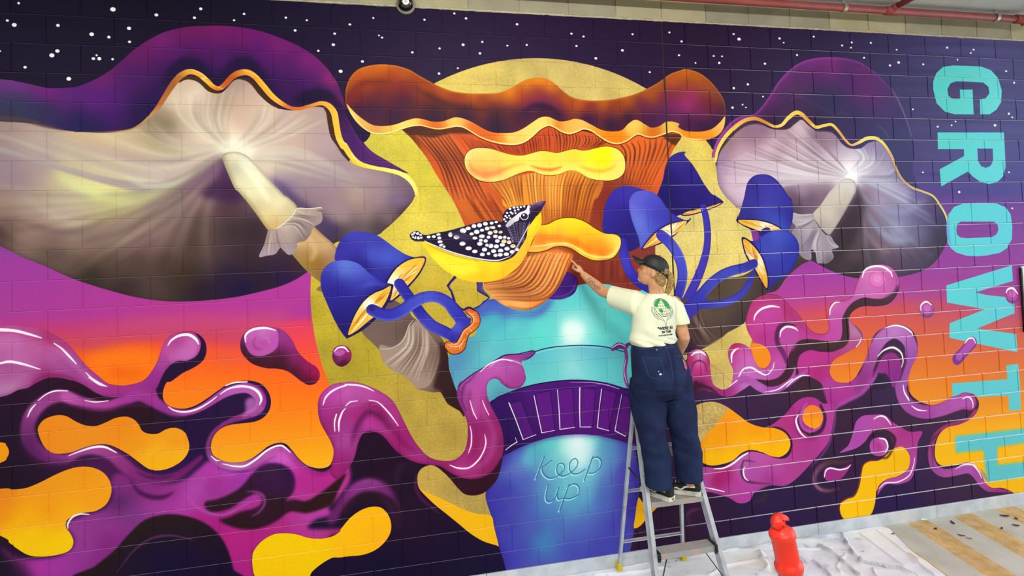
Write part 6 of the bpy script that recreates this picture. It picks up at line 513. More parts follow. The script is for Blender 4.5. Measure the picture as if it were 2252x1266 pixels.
["F",[-722,-261,758,-7,-4,194,-4,131,-36,88,-74,57,-99,15,-96,-21,-84,-51,-47,-46,-311,136,-5,-158,282,-121,2,-64,-289,1],[-644,-772,5821644,607,129,6873312,-657,515,5821648,662,69,6346972,-545,620,5821656,515,156,5820636,-479,479,5821656,406,375,5819608,-390,497,5819608,305,514,5817556],0.7,0.97,0,0,1,[[-287,-113,178,-1,-4,113,-33,48,-58,20,-55,-20,-28,-48]]],["F",[-691,742,6,-154,28,-98,65,-67,106,-29,184,-5,195,11,104,37,52,67,10,116,-15,115,-61,82,-93,43,-162,20,-105,2,-121,-11,-101,-31,-57,-41],[-644,-772,5821644,607,129,6873312,-657,515,5821648,662,69,6346972,-545,620,5821656,515,156,5820636,-479,479,5821656,406,375,5819608,-390,497,5819608,305,514,5817556],0.7,0.97,0,0,1,[[-583,632,13,-49,45,-24,368,8,44,23,7,54,-25,43,-56,23,-281,3,-77,-9,-36,-29]]],
["S",[-661,490,17,-12,98,36,-1,112,36,20,71,11],7118036,2.8,0.7],["F",[-733,1132,756,-153,-2,147,-434,84,112,29,319,44,-1,140,-439,116,440,77,-1,168,-753,-181,13,-130,402,-104,-416,-82],[-644,-772,5821644,607,129,6873312,-657,515,5821648,662,69,6346972,-545,620,5821656,515,156,5820636,-479,479,5821656,406,375,5819608,-390,497,5819608,305,514,5817556],0.7,0.97,0,0,1],["F",[-743,2010,625,10,-5,-126,139,-3,8,180,-12,239,-134,-2,3,-136,-345,-18,-32,-30,-101,-23,-143,27],[-644,-772,5821644,607,129,6873312,-657,515,5821648,662,69,6346972,-545,620,5821656,515,156,5820636,-479,479,5821656,406,375,5819608,-390,497,5819608,305,514,5817556],0.7,0.97,0,0,1],
["F",[-746,2478,872,5,-11,133,-400,4,-9,160,394,4,-13,146,-494,-1,-31,-148,-5,-149,-303,-7],[-644,-772,5821644,607,129,6873312,-657,515,5821648,662,69,6346972,-545,620,5821656,515,156,5820636,-479,479,5821656,406,375,5819608,-390,497,5819608,305,514,5817556],10,0.97,0,0,1],["S",[-482,2797,8,37,66,31,31,51,17],7113932,2.8,0.7],["F",[-390,2927,228,2,159,5,-10,117,-107,1,-68,-35,-84,-34,-95,-12],16563208,2.8],
["S",[-620,2174,148,63,19,142],[-617,2143,11554984,80,62,10761344],2.8,1,0,"ae"],["S",[-723,2190,105,103,-22,122,59,19,114],11687088,5.6,0.9,"goor"],["E","ae",0,11,8,9708652,0.6],["S",[-536,2818,84,53,95,73],11028644,2.8,0.95,"goor"],["S",[-636,2156,7,69,-11,14,40,48,11,0,55,5.6],16643837],["S",[-564,2751,14,54,63,14,29,65,5.6],16643837],["D",[5,1261,82,74],9190528],["D",[6,1249,69,58],11552928],["D",[7,1245,40,33],12871864],
["S",[-67,1233,8,26,-34,17,60,-4,20,49,52,9],16643837],["S",[-489,1661,106,-81,64,100,-97,74,105],7614608],["S",[-489,1654,84,-74,65,72,-86,65,61],11553964,5.6],["S",[-570,1663,7,46,-39,13,51,3,13,23,44,5.6],16643837]]''')
run_ops(OPS)  # right-hand colours are paled: some wall sheen is painted into them
np.clip(CV, 0, 1, out=CV)
img = bpy.data.images.new('mural_paint', TW, TH)
_px = np.ones((TH, TW, 4), np.float32); _px[..., :3] = CV[::-1]
img.pixels.foreach_set(_px.ravel()); img.update(); img.pack()
del _px
Z0 = 16.2 * 0.194491; RH = 0.194491
def mural_material(ledge):
    m = bpy.data.materials.new('mural_paint'); m.use_nodes = True; nt = m.node_tree; b = nt.nodes['Principled BSDF']
    g = nt.nodes.new('ShaderNodeNewGeometry'); sp = nt.nodes.new('ShaderNodeSeparateXYZ'); nt.links.new(g.outputs['Position'], sp.inputs[0])
    def lin(src, off, mul):
        a = nt.nodes.new('ShaderNodeMath'); a.operation = 'MULTIPLY_ADD'; a.inputs[1].default_value = mul; a.inputs[2].default_value = off * mul
        nt.links.new(src, a.inputs[0]); return a.outputs[0]
    W_, H_ = (MX1 - MX0) / 1000, (MY1 - MY0) / 1000
    u = lin(sp.outputs['X'], -MX0 / 1000, 1 / W_); v = lin(sp.outputs['Z'], -(Z0 - MY1 / 1000), 1 / H_)
    cb = nt.nodes.new('ShaderNodeCombineXYZ'); nt.links.new(u, cb.inputs[0]); nt.links.new(v, cb.inputs[1])
    t = nt.nodes.new('ShaderNodeTexImage'); t.image = img; t.extension = 'EXTEND'; nt.links.new(cb.outputs[0], t.inputs['Vector'])
    # brush and roller unevenness in the paint
    n = nt.nodes.new('ShaderNodeTexNoise'); n.inputs['Scale'].default_value = 55; n.inputs['Detail'].default_value = 5; nt.links.new(g.outputs['Position'], n.inputs['Vector'])
    mr = nt.nodes.new('ShaderNodeMapRange'); mr.inputs['To Min'].default_value = 0.94; mr.inputs['To Max'].default_value = 1.06; nt.links.new(n.outputs['Fac'], mr.inputs['Value'])
    mx = nt.nodes.new('ShaderNodeVectorMath'); mx.operation = 'SCALE'; nt.links.new(t.outputs['Color'], mx.inputs[0]); nt.links.new(mr.outputs[0], mx.inputs['Scale'])
    if ledge:      # base colour mixed paler along the bed joints, mostly right of the control joint
        d1 = nt.nodes.new('ShaderNodeMapRange'); d1.inputs['From Min'].default_value = -3.9; d1.inputs['From Max'].default_value = -2.2; d1.inputs['To Min'].default_value = 0.10; d1.inputs['To Max'].default_value = 0.62
        nt.links.new(sp.outputs['X'], d1.inputs['Value'])
        mm_ = nt.nodes.new('ShaderNodeMath'); mm_.operation = 'MULTIPLY'; nt.links.new(d1.outputs[0], mm_.inputs[0]); mm_.inputs[1].default_value = 1.0
        mi = nt.nodes.new('ShaderNodeMix'); mi.data_type = 'RGBA'; nt.links.new(mm_.outputs[0], mi.inputs[0]); nt.links.new(mx.outputs[0], mi.inputs[6]); mi.inputs[7].default_value = (0.86, 0.84, 0.86, 1)
        nt.links.new(mi.outputs[2], b.inputs['Base Color'])
    else: nt.links.new(mx.outputs[0], b.inputs['Base Color'])
    b.inputs['Roughness'].default_value = 0.5; b.inputs['Specular IOR Level'].default_value = 0.1
    n2 = nt.nodes.new('ShaderNodeTexNoise'); n2.inputs['Scale'].default_value = 180; n2.inputs['Detail'].default_value = 4; nt.links.new(g.outputs['Position'], n2.inputs['Vector'])
    bp = nt.nodes.new('ShaderNodeBump'); bp.inputs['Strength'].default_value = 0.25; bp.inputs['Distance'].default_value = 0.004
    nt.links.new(n2.outputs['Fac'], bp.inputs['Height']); nt.links.new(bp.outputs['Normal'], b.inputs['Normal'])
    return m
M_mural = mural_material(False); M_ledge = mural_material(True)
M_bare = mat('bare_block', '96907a', 0.9, noise=(3.1, 'a8a288', 0.35, 0.7), bump=(160, 0.5), spec=0.2)
M_mortar = mat('mortar', 'b0a890', 0.9, noise=(20, '9c947c', 0.4, 0.7), spec=0.2)
M_conc = mat('concrete_slab', 'c0c8c8', 0.8, noise=(2.5, 'd0d4d2', 0.35, 0.7), bump=(40, 0.2), spec=0.3)
WX0, WX1 = -9.6, 1.4
ZT = Z0 + 5.955 * RH; ZB = Z0 - 15.68 * RH; ZC = Z0 + 7.0 * RH
bm = bmesh.new(); add_box(bm, WX0, -3.4, 0.003, 0.2, ZB, ZT); add_box(bm, -3.4, WX1, 0.006, 0.2, ZB, ZT)
wall = tag(obj('wall_back', bm, M_mural), kind='structure')
bm = bmesh.new(); add_box(bm, WX0, WX1, 0.006, 0.2, ZT, ZC)
top = tag(obj('trim_1', bm, M_mortar), kind='structure')

def block_mesh(wd, ht, d=0.006, top=0.005, low=0.0015, side=0.0015):
    """one block face standing proud of its joints; the raked bed joint slopes like a small ledge"""
    bm = bmesh.new(); X = wd / 2 - (0.003 if d < 0.004 else 0.0042); zt, zb = ht / 2 - 0.0015, -ht / 2 + 0.0015
    f = [bm.verts.new(q) for q in ((-X + side, 0, zb + low), (X - side, 0, zb + low), (X - side, 0, zt - top), (-X + side, 0, zt - top))]
    k = [bm.verts.new(q) for q in ((-X, d, zb), (X, d, zb), (X, d, zt), (-X, d, zt))]
    bm.faces.new(f)
    for i in range(4): bm.faces.new((f[i], k[i], k[(i + 1) % 4], f[(i + 1) % 4]))
    bmesh.ops.recalc_face_normals(bm, faces=bm.faces)
    bm.faces.ensure_lookup_table()
    if bm.faces[0].normal.y > 0: bmesh.ops.reverse_faces(bm, faces=bm.faces)
    bm.faces[3].material_index = 1
    me = bpy.data.meshes.new('concrete_block'); bm.to_mesh(me); bm.free(); return me
VX = fw; CB = cam.matrix_world.translation.copy()
def pix(p):
    d = Vector(p) - CB; z = d.dot(fw)
    return 1126 + 1200 * d.dot(rx) / z, 521.486 + 1200 * d.dot(dn) / z, z
cells = []
for r in range(-6, 16):
    z1 = Z0 - r * RH; z0 = z1 - RH
    if r == -6: z1 = ZT + 0.004
    if r == 15: z0 = ZB - 0.004
    off = 0.0 if r % 2 == 0 else 0.5
    xs = []; n = -24 + off
    while n * 0.4 < WX1 - 0.05:
        a, b_ = n * 0.4, min((n + 1) * 0.4, WX1)
        if a < -3.4 < b_ - 0.01: xs += [(a, -3.403), (-3.397, b_)]          # the control joint
        else: xs.append((a, b_))
        n += 1
    if off: xs.insert(0, (-9.6, -9.4))
    for a, b_ in xs:
        if b_ - a < 0.04: continue
        cx, cz = (a + b_) / 2, (z0 + z1) / 2; u, v, dp = pix((cx, 0, cz))
        s_ = (1200 / dp) ** 2 * (b_ - a) * (z1 - z0)
        vis = -60 < u < 2310 and -30 < v < 1296
        cells.append((s_ if vis else 0, a, b_, z0, z1))
cells.sort(key=lambda c: -c[0])
cache = {}; rest = bmesh.new()
for i, (s_, a, b_, z0, z1) in enumerate(cells):
    left = b_ < -3.399
    key = (round(b_ - a, 3), round(z1 - z0, 3), left)
    if key not in cache:
        cache[key] = block_mesh(key[0], key[1], 0.003, 0.0025, 0.001, 0.001) if left else block_mesh(key[0], key[1])
        cache[key].materials.append(M_mural); cache[key].materials.append(M_ledge)
    loc = Vector(((a + b_) / 2, 0, (z0 + z1) / 2))
    if i < 300:
        o = bpy.data.objects.new('concrete_block', cache[key]); col.objects.link(o); o.parent = wall; o.location = loc
    else:
        t = bmesh.new(); t.from_mesh(cache[key]); bmesh.ops.translate(t, verts=t.verts, vec=loc)
        tmp = bpy.data.meshes.new('t'); t.to_mesh(tmp); t.free(); rest.from_mesh(tmp); bpy.data.meshes.remove(tmp)
o = obj('block_courses', rest, [M_mural, M_ledge], wall, recalc=False); tag(o, kind='stuff')
me = block_mesh(0.4, ZC - ZT - 0.006, 0.005, 0.002); me.materials.append(M_bare); me.materials.append(M_bare)
M_bare2 = mat('bare_block_pale', 'a8a07c', 0.9, noise=(4.0, 'b4ac8e', 0.35, 0.7), bump=(160, 0.5), spec=0.2)
me2 = me.copy(); me2.materials[0] = M_bare2; me2.materials[1] = M_bare2
for k in range(27):
    xx = -9.4 + 0.2 + 0.4 * k
    if xx > 1.3: break
    o = bpy.data.objects.new('bare_block', me2 if (k * 7) % 5 in (0, 3) else me); col.objects.link(o); o.parent = top; o.location = (xx, 0, (ZC + ZT + 0.006) / 2)
# ragged bead of mortar where the paint stops
bm = bmesh.new(); N_ = 240; ra = []
for i in range(N_ + 1):
    x = WX0 + (WX1 - WX0) * i / N_; h = 0.007 + 0.004 * random.random(); d_ = 0.004 + 0.003 * random.random(); zz = ZT + 0.001 * random.uniform(-1, 1)
    ra.append([bm.verts.new(q) for q in ((x, 0.004, zz - h), (x, -d_, zz - h * .4), (x, -d_ * .7, zz + h * .7), (x, 0.004, zz + h))])
for a, b_ in zip(ra, ra[1:]):
    for k in range(3): bm.faces.new((a[k], b_[k], b_[k + 1], a[k + 1]))
o = tag(obj('trim_2', bm, mat('mortar_bead', 'c0b89c', 0.85, noise=(30, 'a89c80', .4, .7))), kind='structure')
# control joint sealant
bm = bmesh.new(); add_box(bm, -3.4055, -3.3945, 0.0006, 0.0029, ZB, ZT)
o = obj('sealant_strip', bm, mat('joint_sealant', '120a1a', 0.6), wall)
# concrete footing painted grey
M_foot = mat('footing_paint', 'bcc4ca', 0.7, noise=(7.0, 'd4d8da', 0.35, 0.65), bump=(60, 0.25), spec=0.3)
bm = bmesh.new()
xs = [WX0, -8.2, -6.6, -5.0, -3.4, -2.2, -1.0, 0.2, WX1]
for a, b_ in zip(xs, xs[1:]): add_box(bm, a + 0.0015, b_ - 0.0015, -0.012, 0.05, -0.02, ZB - 0.004, 0.003)
base = tag(obj('baseboard_back', bm, M_foot), kind='structure')

# ---- floor, ceiling, added unseen walls ----
def floor_material():
    m = bpy.data.materials.new('floor_concrete'); m.use_nodes = True; nt = m.node_tree; b = nt.nodes['Principled BSDF']
    N, Lk = nt.nodes.new, nt.links.new
    g = N('ShaderNodeNewGeometry'); sp = N('ShaderNodeSeparateXYZ'); Lk(g.outputs['Position'], sp.inputs[0])
    def math_(op, a, b2=None, c=None):
        n = N('ShaderNodeMath'); n.operation = op
        for i, v in enumerate((a, b2, c)):
            if v is None: continue
            if isinstance(v, (int, float)): n.inputs[i].default_value = v
            else: Lk(v, n.inputs[i])
        return n.outputs[0]
    def ramp(src, p0, p1, c0, c1):
        r = N('ShaderNodeValToRGB'); e = r.color_ramp.elements; e[0].position = p0; e[1].position = p1; e[0].color = c0; e[1].color = c1; Lk(src, r.inputs[0]); return r.outputs[0]
    def noise(s, d=6):
        n = N('ShaderNodeTexNoise'); n.inputs['Scale'].default_value = s; n.inputs['Detail'].default_value = d; Lk(g.outputs['Position'], n.inputs['Vector']); return n.outputs['Fac']
    def mix(f, a, b2):
        n = N('ShaderNodeMix'); n.data_type = 'RGBA'
        for s, v in ((n.inputs[0], f), (n.inputs[6], a), (n.inputs[7], b2)):
            if hasattr(v, 'links'): Lk(v, s)
            else: s.default_value = v
        return n.outputs[2]
    # yellow hatching: bands running out from the wall, period 0.475 m
    s = math_('MULTIPLY_ADD', sp.outputs['Y'], -0.193, sp.outputs['X'])
    s = math_('MULTIPLY_ADD', math_('SUBTRACT', noise(9), 0.5), 0.03, s)
    ph = math_('FRACT', math_('DIVIDE', math_('ADD', s, 1.335 + 4.75), 0.475))
    band = ramp(math_('PINGPONG', math_('SUBTRACT', ph, 0.225), 0.5), 0.215, 0.235, (1, 1, 1, 1), (0, 0, 0, 1))
    wear = ramp(noise(14), 0.42, 0.62, (1, 1, 1, 1), (0.72, 0.72, 0.72, 1))
    near = ramp(math_('MULTIPLY', sp.outputs['Y'], -1.0), 0.018, 0.035, (0, 0, 0, 1), (1, 1, 1, 1))
    left = math_('GREATER_THAN', sp.outputs['X'], -2.6)
    f = math_('MULTIPLY', math_('MULTIPLY', band, wear), math_('MULTIPLY', near, left))
    grey = ramp(noise(3.5), 0.35, 0.7, srgb('b6b4a4'), srgb('cccac0'))
    grey = mix(ramp(noise(28), 0.62, 0.75, (0, 0, 0, 1), (0.6, 0.6, 0.6, 1)), grey, srgb('a49a7c'))
    yel = ramp(noise(7), 0.35, 0.68, srgb('c09a60'), srgb('dcb468'))
    yel = mix(ramp(noise(40), 0.55, 0.72, (0, 0, 0, 1), (0.7, 0.7, 0.7, 1)), yel, srgb('a8845c'))
    Lk(mix(f, grey, yel), b.inputs['Base Color']); b.inputs['Roughness'].default_value = 0.75; b.inputs['Specular IOR Level'].default_value = 0.3
    bp = N('ShaderNodeBump'); bp.inputs['Strength'].default_value = 0.3; bp.inputs['Distance'].default_value = 0.004; Lk(noise(90), bp.inputs['Height']); Lk(bp.outputs['Normal'], b.inputs['Normal'])
    return m
bm = bmesh.new(); add_box(bm, -14, 8, -11, -0.085, -0.25, 0.0); add_box(bm, -14, 8, -0.082, 0.2, -0.25, -0.0012)
tag(obj('floor', bm, floor_material()), kind='structure')
bm = bmesh.new()
add_box(bm, -14, -0.572, -11, 0.4, ZC + 0.0002, ZC + 0.3); add_box(bm, -0.568, 2.4, -11, 0.4, ZC + 0.0002, ZC + 0.3)
tag(obj('ceiling', bm, M_conc), kind='structure')
M_added_wall = mat('added_wall_dark', '3a3a3c', 0.9, spec=0.2)  # unseen dark walls added to keep reflections on the mural dark
bm = bmesh.new(); add_box(bm, -14, 8, -11.2, -11, 0, ZC); tag(obj('wall_front', bm, M_added_wall), kind='structure')  # added unseen wall
bm = bmesh.new(); add_box(bm, -14.2, -14, -11, 0.2, 0, ZC); tag(obj('wall_left', bm, M_added_wall), kind='structure')  # added unseen wall

# ================= drop cloth =================
RIDGES = [[[[-2.427,0.006],[-2.319,-0.047],[-2.187,-0.068],[-2.044,-0.055]],0.022,0.022],[[[-1.969,0.003],[-2.061,-0.126],[-2.127,-0.252],[-2.174,-0.355],[-2.197,-0.434]],0.022,0.018],[[[-2.197,-0.434],[-2.119,-0.487],[-2.08,-0.547],[-2.006,-0.591],[-1.963,-0.697]],0.014,0.014],[[[-2.331,-0.161],[-2.306,-0.252],[-2.318,-0.356],[-2.341,-0.489],[-2.353,-0.604]],0.02,0.02],[[[-2.605,-0.191],[-2.596,-0.28],[-2.599,-0.357]],0.012,0.012],[[[-2.529,-0.344],[-2.536,-0.467],[-2.574,-0.574]],0.014,0.014],[[[-2.834,-0.129],[-2.888,-0.247],[-2.914,-0.335]],0.05,0.03],[[[-2.859,-0.261],[-2.858,-0.338],[-2.887,-0.451]],0.02,0.02],[[[-1.921,0.006],[-1.832,0.005],[-1.748,-0.002]],0.02,0.018],[[[-1.856,-0.068],[-1.886,-0.211],[-1.908,-0.381],[-1.939,-0.566]],0.006,0.012],[[[-1.685,-0.076],[-1.729,-0.29],[-1.791,-0.543]],0.006,0.014],[[[-3.047,-0.015],[-2.859,-0.038],[-2.637,-0.019]],0.012,0.02],[[[-4.002,0.021],[-3.826,-0.007],[-3.53,-0.028],[-3.214,-0.025],[-2.97,-0.022]],0.01,0.02],[[[-4.183,-0.068],[-3.874,-0.114],[-3.661,-0.134]],0.008,0.02],[[[-2.718,-0.126],[-2.505,-0.17],[-2.24,-0.2]],0.005,0.012],[[[-2.205,-0.3],[-2.413,-0.439],[-2.457,-0.53]],0.006,0.012],[[[-2.934,-0.202],[-3.169,-0.203],[-3.372,-0.285]],0.006,0.02],[[[-2.184,-0.531],[-2.225,-0.592],[-2.254,-0.66]],0.01,0.012],[[[-1.745,-0.425],[-1.814,-0.6],[-1.852,-0.738]],0.008,0.01]]
def edge_x(y): return float(np.interp(-y, [0, .09, .37, .72, 1.4, 2.4], [-1.60, -1.575, -1.69, -1.765, -1.93, -2.2]))
nx, ny = 520, 150
yy = -0.016 - np.linspace(0, 1, ny) ** 1.25 * 1.6; tt = np.linspace(0, 1, nx)
X = np.zeros((ny, nx)); Y = np.zeros((ny, nx))
for j in range(ny):
    X[j] = -5.2 + (edge_x(yy[j]) + 5.2) * tt; Y[j] = yy[j]
Y += (-0.012 * np.clip((X + 2.05) / .1, 0, 1) * np.clip((-1.92 - X) / .1, 0, 1))
rs = np.random.RandomState(3)
Hh = np.full(X.shape, 0.006)
for i in range(46):
    a = rs.uniform(0, PI); f = rs.uniform(6, 40); ph = rs.uniform(0, 7)
    Hh += 0.010 / f ** 0.75 * np.sin((X * math.cos(a) + Y * math.sin(a)) * f + ph + 1.5 * np.sin(X * 3.1 + Y * 4.3 + ph)) * 0.9
Hh = np.maximum(Hh, 0.003); SHD = np.zeros(X.shape)
for pts, h, wd in RIDGES:
    best = np.full(X.shape, 9.0)
    for (ax, ay), (bx2, by2) in zip(pts, pts[1:]):
        dx, dy = bx2 - ax, by2 - ay; t = np.clip(((X - ax) * dx + (Y - ay) * dy) / (dx * dx + dy * dy), 0, 1)
        best = np.minimum(best, np.hypot(X - ax - t * dx, Y - ay - t * dy))
    w_ = wd * (1 + 0.35 * np.sin(X * 47 + Y * 31)); Hh = np.maximum(Hh, 0.004) + min(2.0 * h, 0.034) * np.exp(-(best / (0.62 * w_)) ** 2)
    if h >= 0.012 and wd < 0.025: SHD = np.maximum(SHD, np.exp(-((best - 0.010) / (0.55 * w_)) ** 2) * (0.55 + 0.45 * np.sin(X * 23 + Y * 37)))  # shaded side of the main folds, painted in as colour
Hh = 0.003 + (Hh - 0.003) * np.clip((Y[0] - Y) / 0.05, 0.25, 1)
for px_, py_ in ((-3.987, -.045), (-3.455, -.045), (-4.038, -.895), (-3.534, -.895)):
    Hh = np.minimum(Hh, 0.005 + np.clip(np.hypot(X - px_, Y - py_) - 0.045, 0, 1) * 0.6)
bm = bmesh.new(); gl_ = bm.verts.layers.float.new('fold_shade')
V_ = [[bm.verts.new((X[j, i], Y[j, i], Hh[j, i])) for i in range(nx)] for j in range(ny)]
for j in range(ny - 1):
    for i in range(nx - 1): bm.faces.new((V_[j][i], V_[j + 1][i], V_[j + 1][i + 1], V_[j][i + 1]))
for i, lst in enumerate((V_[0], [r[-1] for r in V_])):     # turned-down hem
    lo = [bm.verts.new((v.co.x, v.co.y, 0.0005)) for v in lst]
    for a in range(len(lst) - 1): bm.faces.new((lst[a], lst[a + 1], lo[a + 1], lo[a]))
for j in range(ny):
    for i in range(nx): V_[j][i][gl_] = float(max(0.0, SHD[j, i]))
def cloth_material():
    m = bpy.data.materials.new('canvas'); m.use_nodes = True; nt = m.node_tree; b = nt.nodes['Principled BSDF']; N, Lk = nt.nodes.new, nt.links.new
    g = N('ShaderNodeNewGeometry'); prev = srgb('eef0f3')
    for i, (s, c, lo, hi, off) in enumerate(((1.7, 'd8d4ec', .5, .72, 0), (2.3, 'e4e0d4', .52, .75, 11), (3.7, 'd0dfe8', .55, .72, 23), (6.5, 'c2bfe2', .62, .72, 37), (24, 'a8a8b4', .68, .74, 51))):
        mp = N('ShaderNodeMapping'); mp.inputs['Location'].default_value = (off, off * .7, 0); Lk(g.outputs['Position'], mp.inputs[0])
        n = N('ShaderNodeTexNoise'); n.inputs['Scale'].default_value = s; n.inputs['Detail'].default_value = 5; Lk(mp.outputs[0], n.inputs['Vector'])
        mr = N('ShaderNodeMapRange'); mr.inputs['From Min'].default_value = lo; mr.inputs['From Max'].default_value = hi; Lk(n.outputs['Fac'], mr.inputs['Value'])
        mx = N('ShaderNodeMix'); mx.data_type = 'RGBA'; Lk(mr.outputs[0], mx.inputs[0]); mx.inputs[7].default_value = srgb(c)
        if i == 0: mx.inputs[6].default_value = prev
        else: Lk(prev, mx.inputs[6])
        prev = mx.outputs[2]
    at = N('ShaderNodeAttribute'); at.attribute_name = 'fold_shade'; sc_ = N('ShaderNodeMath'); sc_.operation = 'MULTIPLY'; sc_.inputs[1].default_value = 0.6; Lk(at.outputs['Fac'], sc_.inputs[0])
    mg = N('ShaderNodeMix'); mg.data_type = 'RGBA'; Lk(sc_.outputs[0], mg.inputs[0]); Lk(prev, mg.inputs[6]); mg.inputs[7].default_value = srgb('77747c')  # grey mixed in for the painted fold shade
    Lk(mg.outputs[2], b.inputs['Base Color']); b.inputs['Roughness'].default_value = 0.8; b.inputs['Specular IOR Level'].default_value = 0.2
    return m
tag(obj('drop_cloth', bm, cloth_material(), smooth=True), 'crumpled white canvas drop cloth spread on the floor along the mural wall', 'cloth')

# ================= step ladder =================
M_alu = mat('ladder_aluminium', 'c6cace', 0.4, 0.35, noise=(14, 'b0b4ba', .4, .7), bump=(60, .08))
M_alu2 = mat('ladder_tread', 'a8aaa8', 0.5, 0.45, noise=(9, 'c0a8a0', .5, .7), bump=(50, .1))
M_blk = mat('black_plastic', '16181c', 0.45)
M_yel = mat('yellow_rubber', 'd8c020', 0.5)
lad = thing('step_ladder', (-3.75, -0.45, 0), 'aluminium step ladder with yellow feet that the painter stands on', 'ladder')
def fr(z, s): return Vector((-3.786 + s * (0.252 - 0.0785 * z / 1.0 * 1.0), -0.895 + 0.375 * z, z))
def rr(z, s): return Vector(((-3.987 + 0.02 * z / 1.3) if s < 0 else (-3.455 - 0.165 * z / 1.33), -0.045 - 0.27 * z, z))
for s in (-1, 1):
    bm = bmesh.new(); a, b_ = fr(0.03, s), fr(1.36, s)
    bar(bm, a, b_, 0.062, 0.006, up=(1, 0, 0)); 
    for q in (-0.03, 0.03):      # flanges of the channel
        off = Vector((s * 0.012, q * 0.94, q * -0.35)); bar(bm, a + off, b_ + off, 0.004, 0.026, up=(1, 0, 0))
    obj('front_rail', bm, M_alu, lad)
    bm = bmesh.new(); bar(bm, rr(0.035, s), rr(1.33, s), 0.030, 0.022, up=(1, 0, 0), bev=0.003)
    obj('rear_leg', bm, M_alu, lad)
    for f_, nm in ((fr, 'front_foot'), (rr, 'rear_foot')):
        p = f_(0.0, s); bm = bmesh.new(); lean = 0.012 if nm == 'front_foot' else -0.006
        vs = add_box(bm, p.x - 0.018, p.x + 0.018, p.y - 0.026, p.y + 0.026, 0.010, 0.062, 0.004)
        for v in vs: v.co.y += lean * (v.co.z / 0.06) * 1.0
        add_box(bm, p.x - 0.021, p.x + 0.021, p.y - 0.03, p.y + 0.03, 0.009, 0.017, 0.002)
        obj(nm, bm, M_yel, lad)
for i, z in enumerate((0.20, 0.48, 0.76, 1.04)):
    a, b_ = fr(z, -1), fr(z, 1); bm = bmesh.new()
    add_box(bm, a.x + 0.004, b_.x - 0.004, a.y - 0.035, a.y + 0.055, z - 0.004, z, 0.0)
    add_box(bm, a.x + 0.004, b_.x - 0.004, a.y - 0.038, a.y - 0.034, z - 0.036, z + 0.0005, 0.0)
    add_box(bm, a.x + 0.004, b_.x - 0.004, a.y + 0.052, a.y + 0.055, z - 0.03, z - 0.003, 0.0)
    for k in range(7): add_box(bm, a.x + 0.006, b_.x - 0.006, a.y - 0.028 + k * 0.012, a.y - 0.023 + k * 0.012, z, z + 0.0015)
    st = obj('step', bm, M_alu2, lad)
    if i == 1:
        for s in (-1, 1):
            p = fr(z, s); bm = bmesh.new()
            extrude_poly(bm, [(-0.05, 0.012), (0.056, 0.006), (0.056, -0.012), (0.0, -0.04), (-0.046, -0.046)], 0.016, Matrix.Translation((p.x - s * 0.014, p.y + 0.0, p.z)) @ Matrix.Rotation(PI / 2, 4, 'Z'))
            for q in (-0.028, -0.012): add_box(bm, p.x - s * 0.014 - 0.010, p.x - s * 0.014 + 0.010, p.y - 0.052, p.y - 0.044, z + q - 0.004, z + q + 0.004)
            tag(obj('step_bracket', bm, M_blk, lad), 'black plastic step bracket')
for s in (-1, 1):       # dark diagonal braces under the lower step
    p = fr(0.445, s); q = fr(0.285, s); bm = bmesh.new()
    bar(bm, (p.x - s * 0.085, p.y + 0.0, 0.445), (q.x - s * 0.008, q.y - 0.012, 0.30), 0.008, 0.003)
    obj('brace', bm, mat('brace_steel', '4a4c50', 0.5, 0.6), lad)
    bm = bmesh.new(); a = rr(0.86, s); b_ = fr(0.90, s); mid = (a + b_) / 2 + Vector((0, 0, -0.045))
    tube(bm, [a, mid, b_], 0.006, 6); obj('spreader', bm, M_blk, lad)
for z in (0.24, 0.66, 1.0):
    a, b_ = rr(z, -1), rr(z, 1); bm = bmesh.new(); bar(bm, a, b_, 0.006, 0.032, up=(0, 1, 0)); add_box(bm, a.x, b_.x, a.y - 0.012, a.y, z + 0.013, z + 0.016)
    obj('rear_crossbar', bm, M_alu, lad)
bm = bmesh.new(); p = fr(1.36, 0) if False else (fr(1.36, -1) + fr(1.36, 1)) / 2
add_box(bm, p.x - 0.17, p.x + 0.17, p.y - 0.06, p.y + 0.075, 1.345, 1.365, 0.004); add_box(bm, p.x - 0.165, p.x + 0.165, p.y - 0.055, p.y + 0.07, 1.32, 1.346)
obj('top_cap', bm, M_alu2, lad)

# ================= bollard =================
M_red = mat('bollard_red', 'f02a16', 0.38, noise=(11, 'ee3a24', .4, .7), spec=0.5, bump=(60, .03))
M_band = mat('bollard_band', '9c9878', 0.55, noise=(30, '88866c', .4, .7))
bol = thing('traffic_bollard', (-3.86, -1.8, 0), 'bright red plastic traffic bollard with hooked top handle in front of the drop cloth', 'bollard')
TB = Matrix.Translation((-3.835, -1.8, 0.93)) @ Matrix.Rotation(math.radians(-9), 4, Vector((0.2, 0.98, 0))) @ Matrix.Translation((0, 0, -0.93))
bm = bmesh.new()
prof = [(0.052, 0.925), (0.059, 0.930), (0.062, 0.946), (0.062, 0.960), (0.0545, 0.968), (0.0525, 0.985), (0.0525, 1.075), (0.056, 1.083), (0.0585, 1.092), (0.058, 1.102), (0.052, 1.114), (0.040, 1.124), (0.022, 1.130), (0.018, 1.134)]
lathe(bm, prof, 32, TB)
obj('collar', bm, M_red, bol, True)
bm = bmesh.new(); hk = []
outer = [(-0.022, 1.118), (-0.034, 1.130), (-0.040, 1.150), (-0.036, 1.168), (-0.022, 1.183), (-0.003, 1.189), (0.018, 1.186), (0.036, 1.174), (0.044, 1.156), (0.041, 1.149), (0.032, 1.150), (0.026, 1.161), (0.014, 1.163), (0.008, 1.155), (0.010, 1.144), (0.016, 1.134), (0.024, 1.120)]
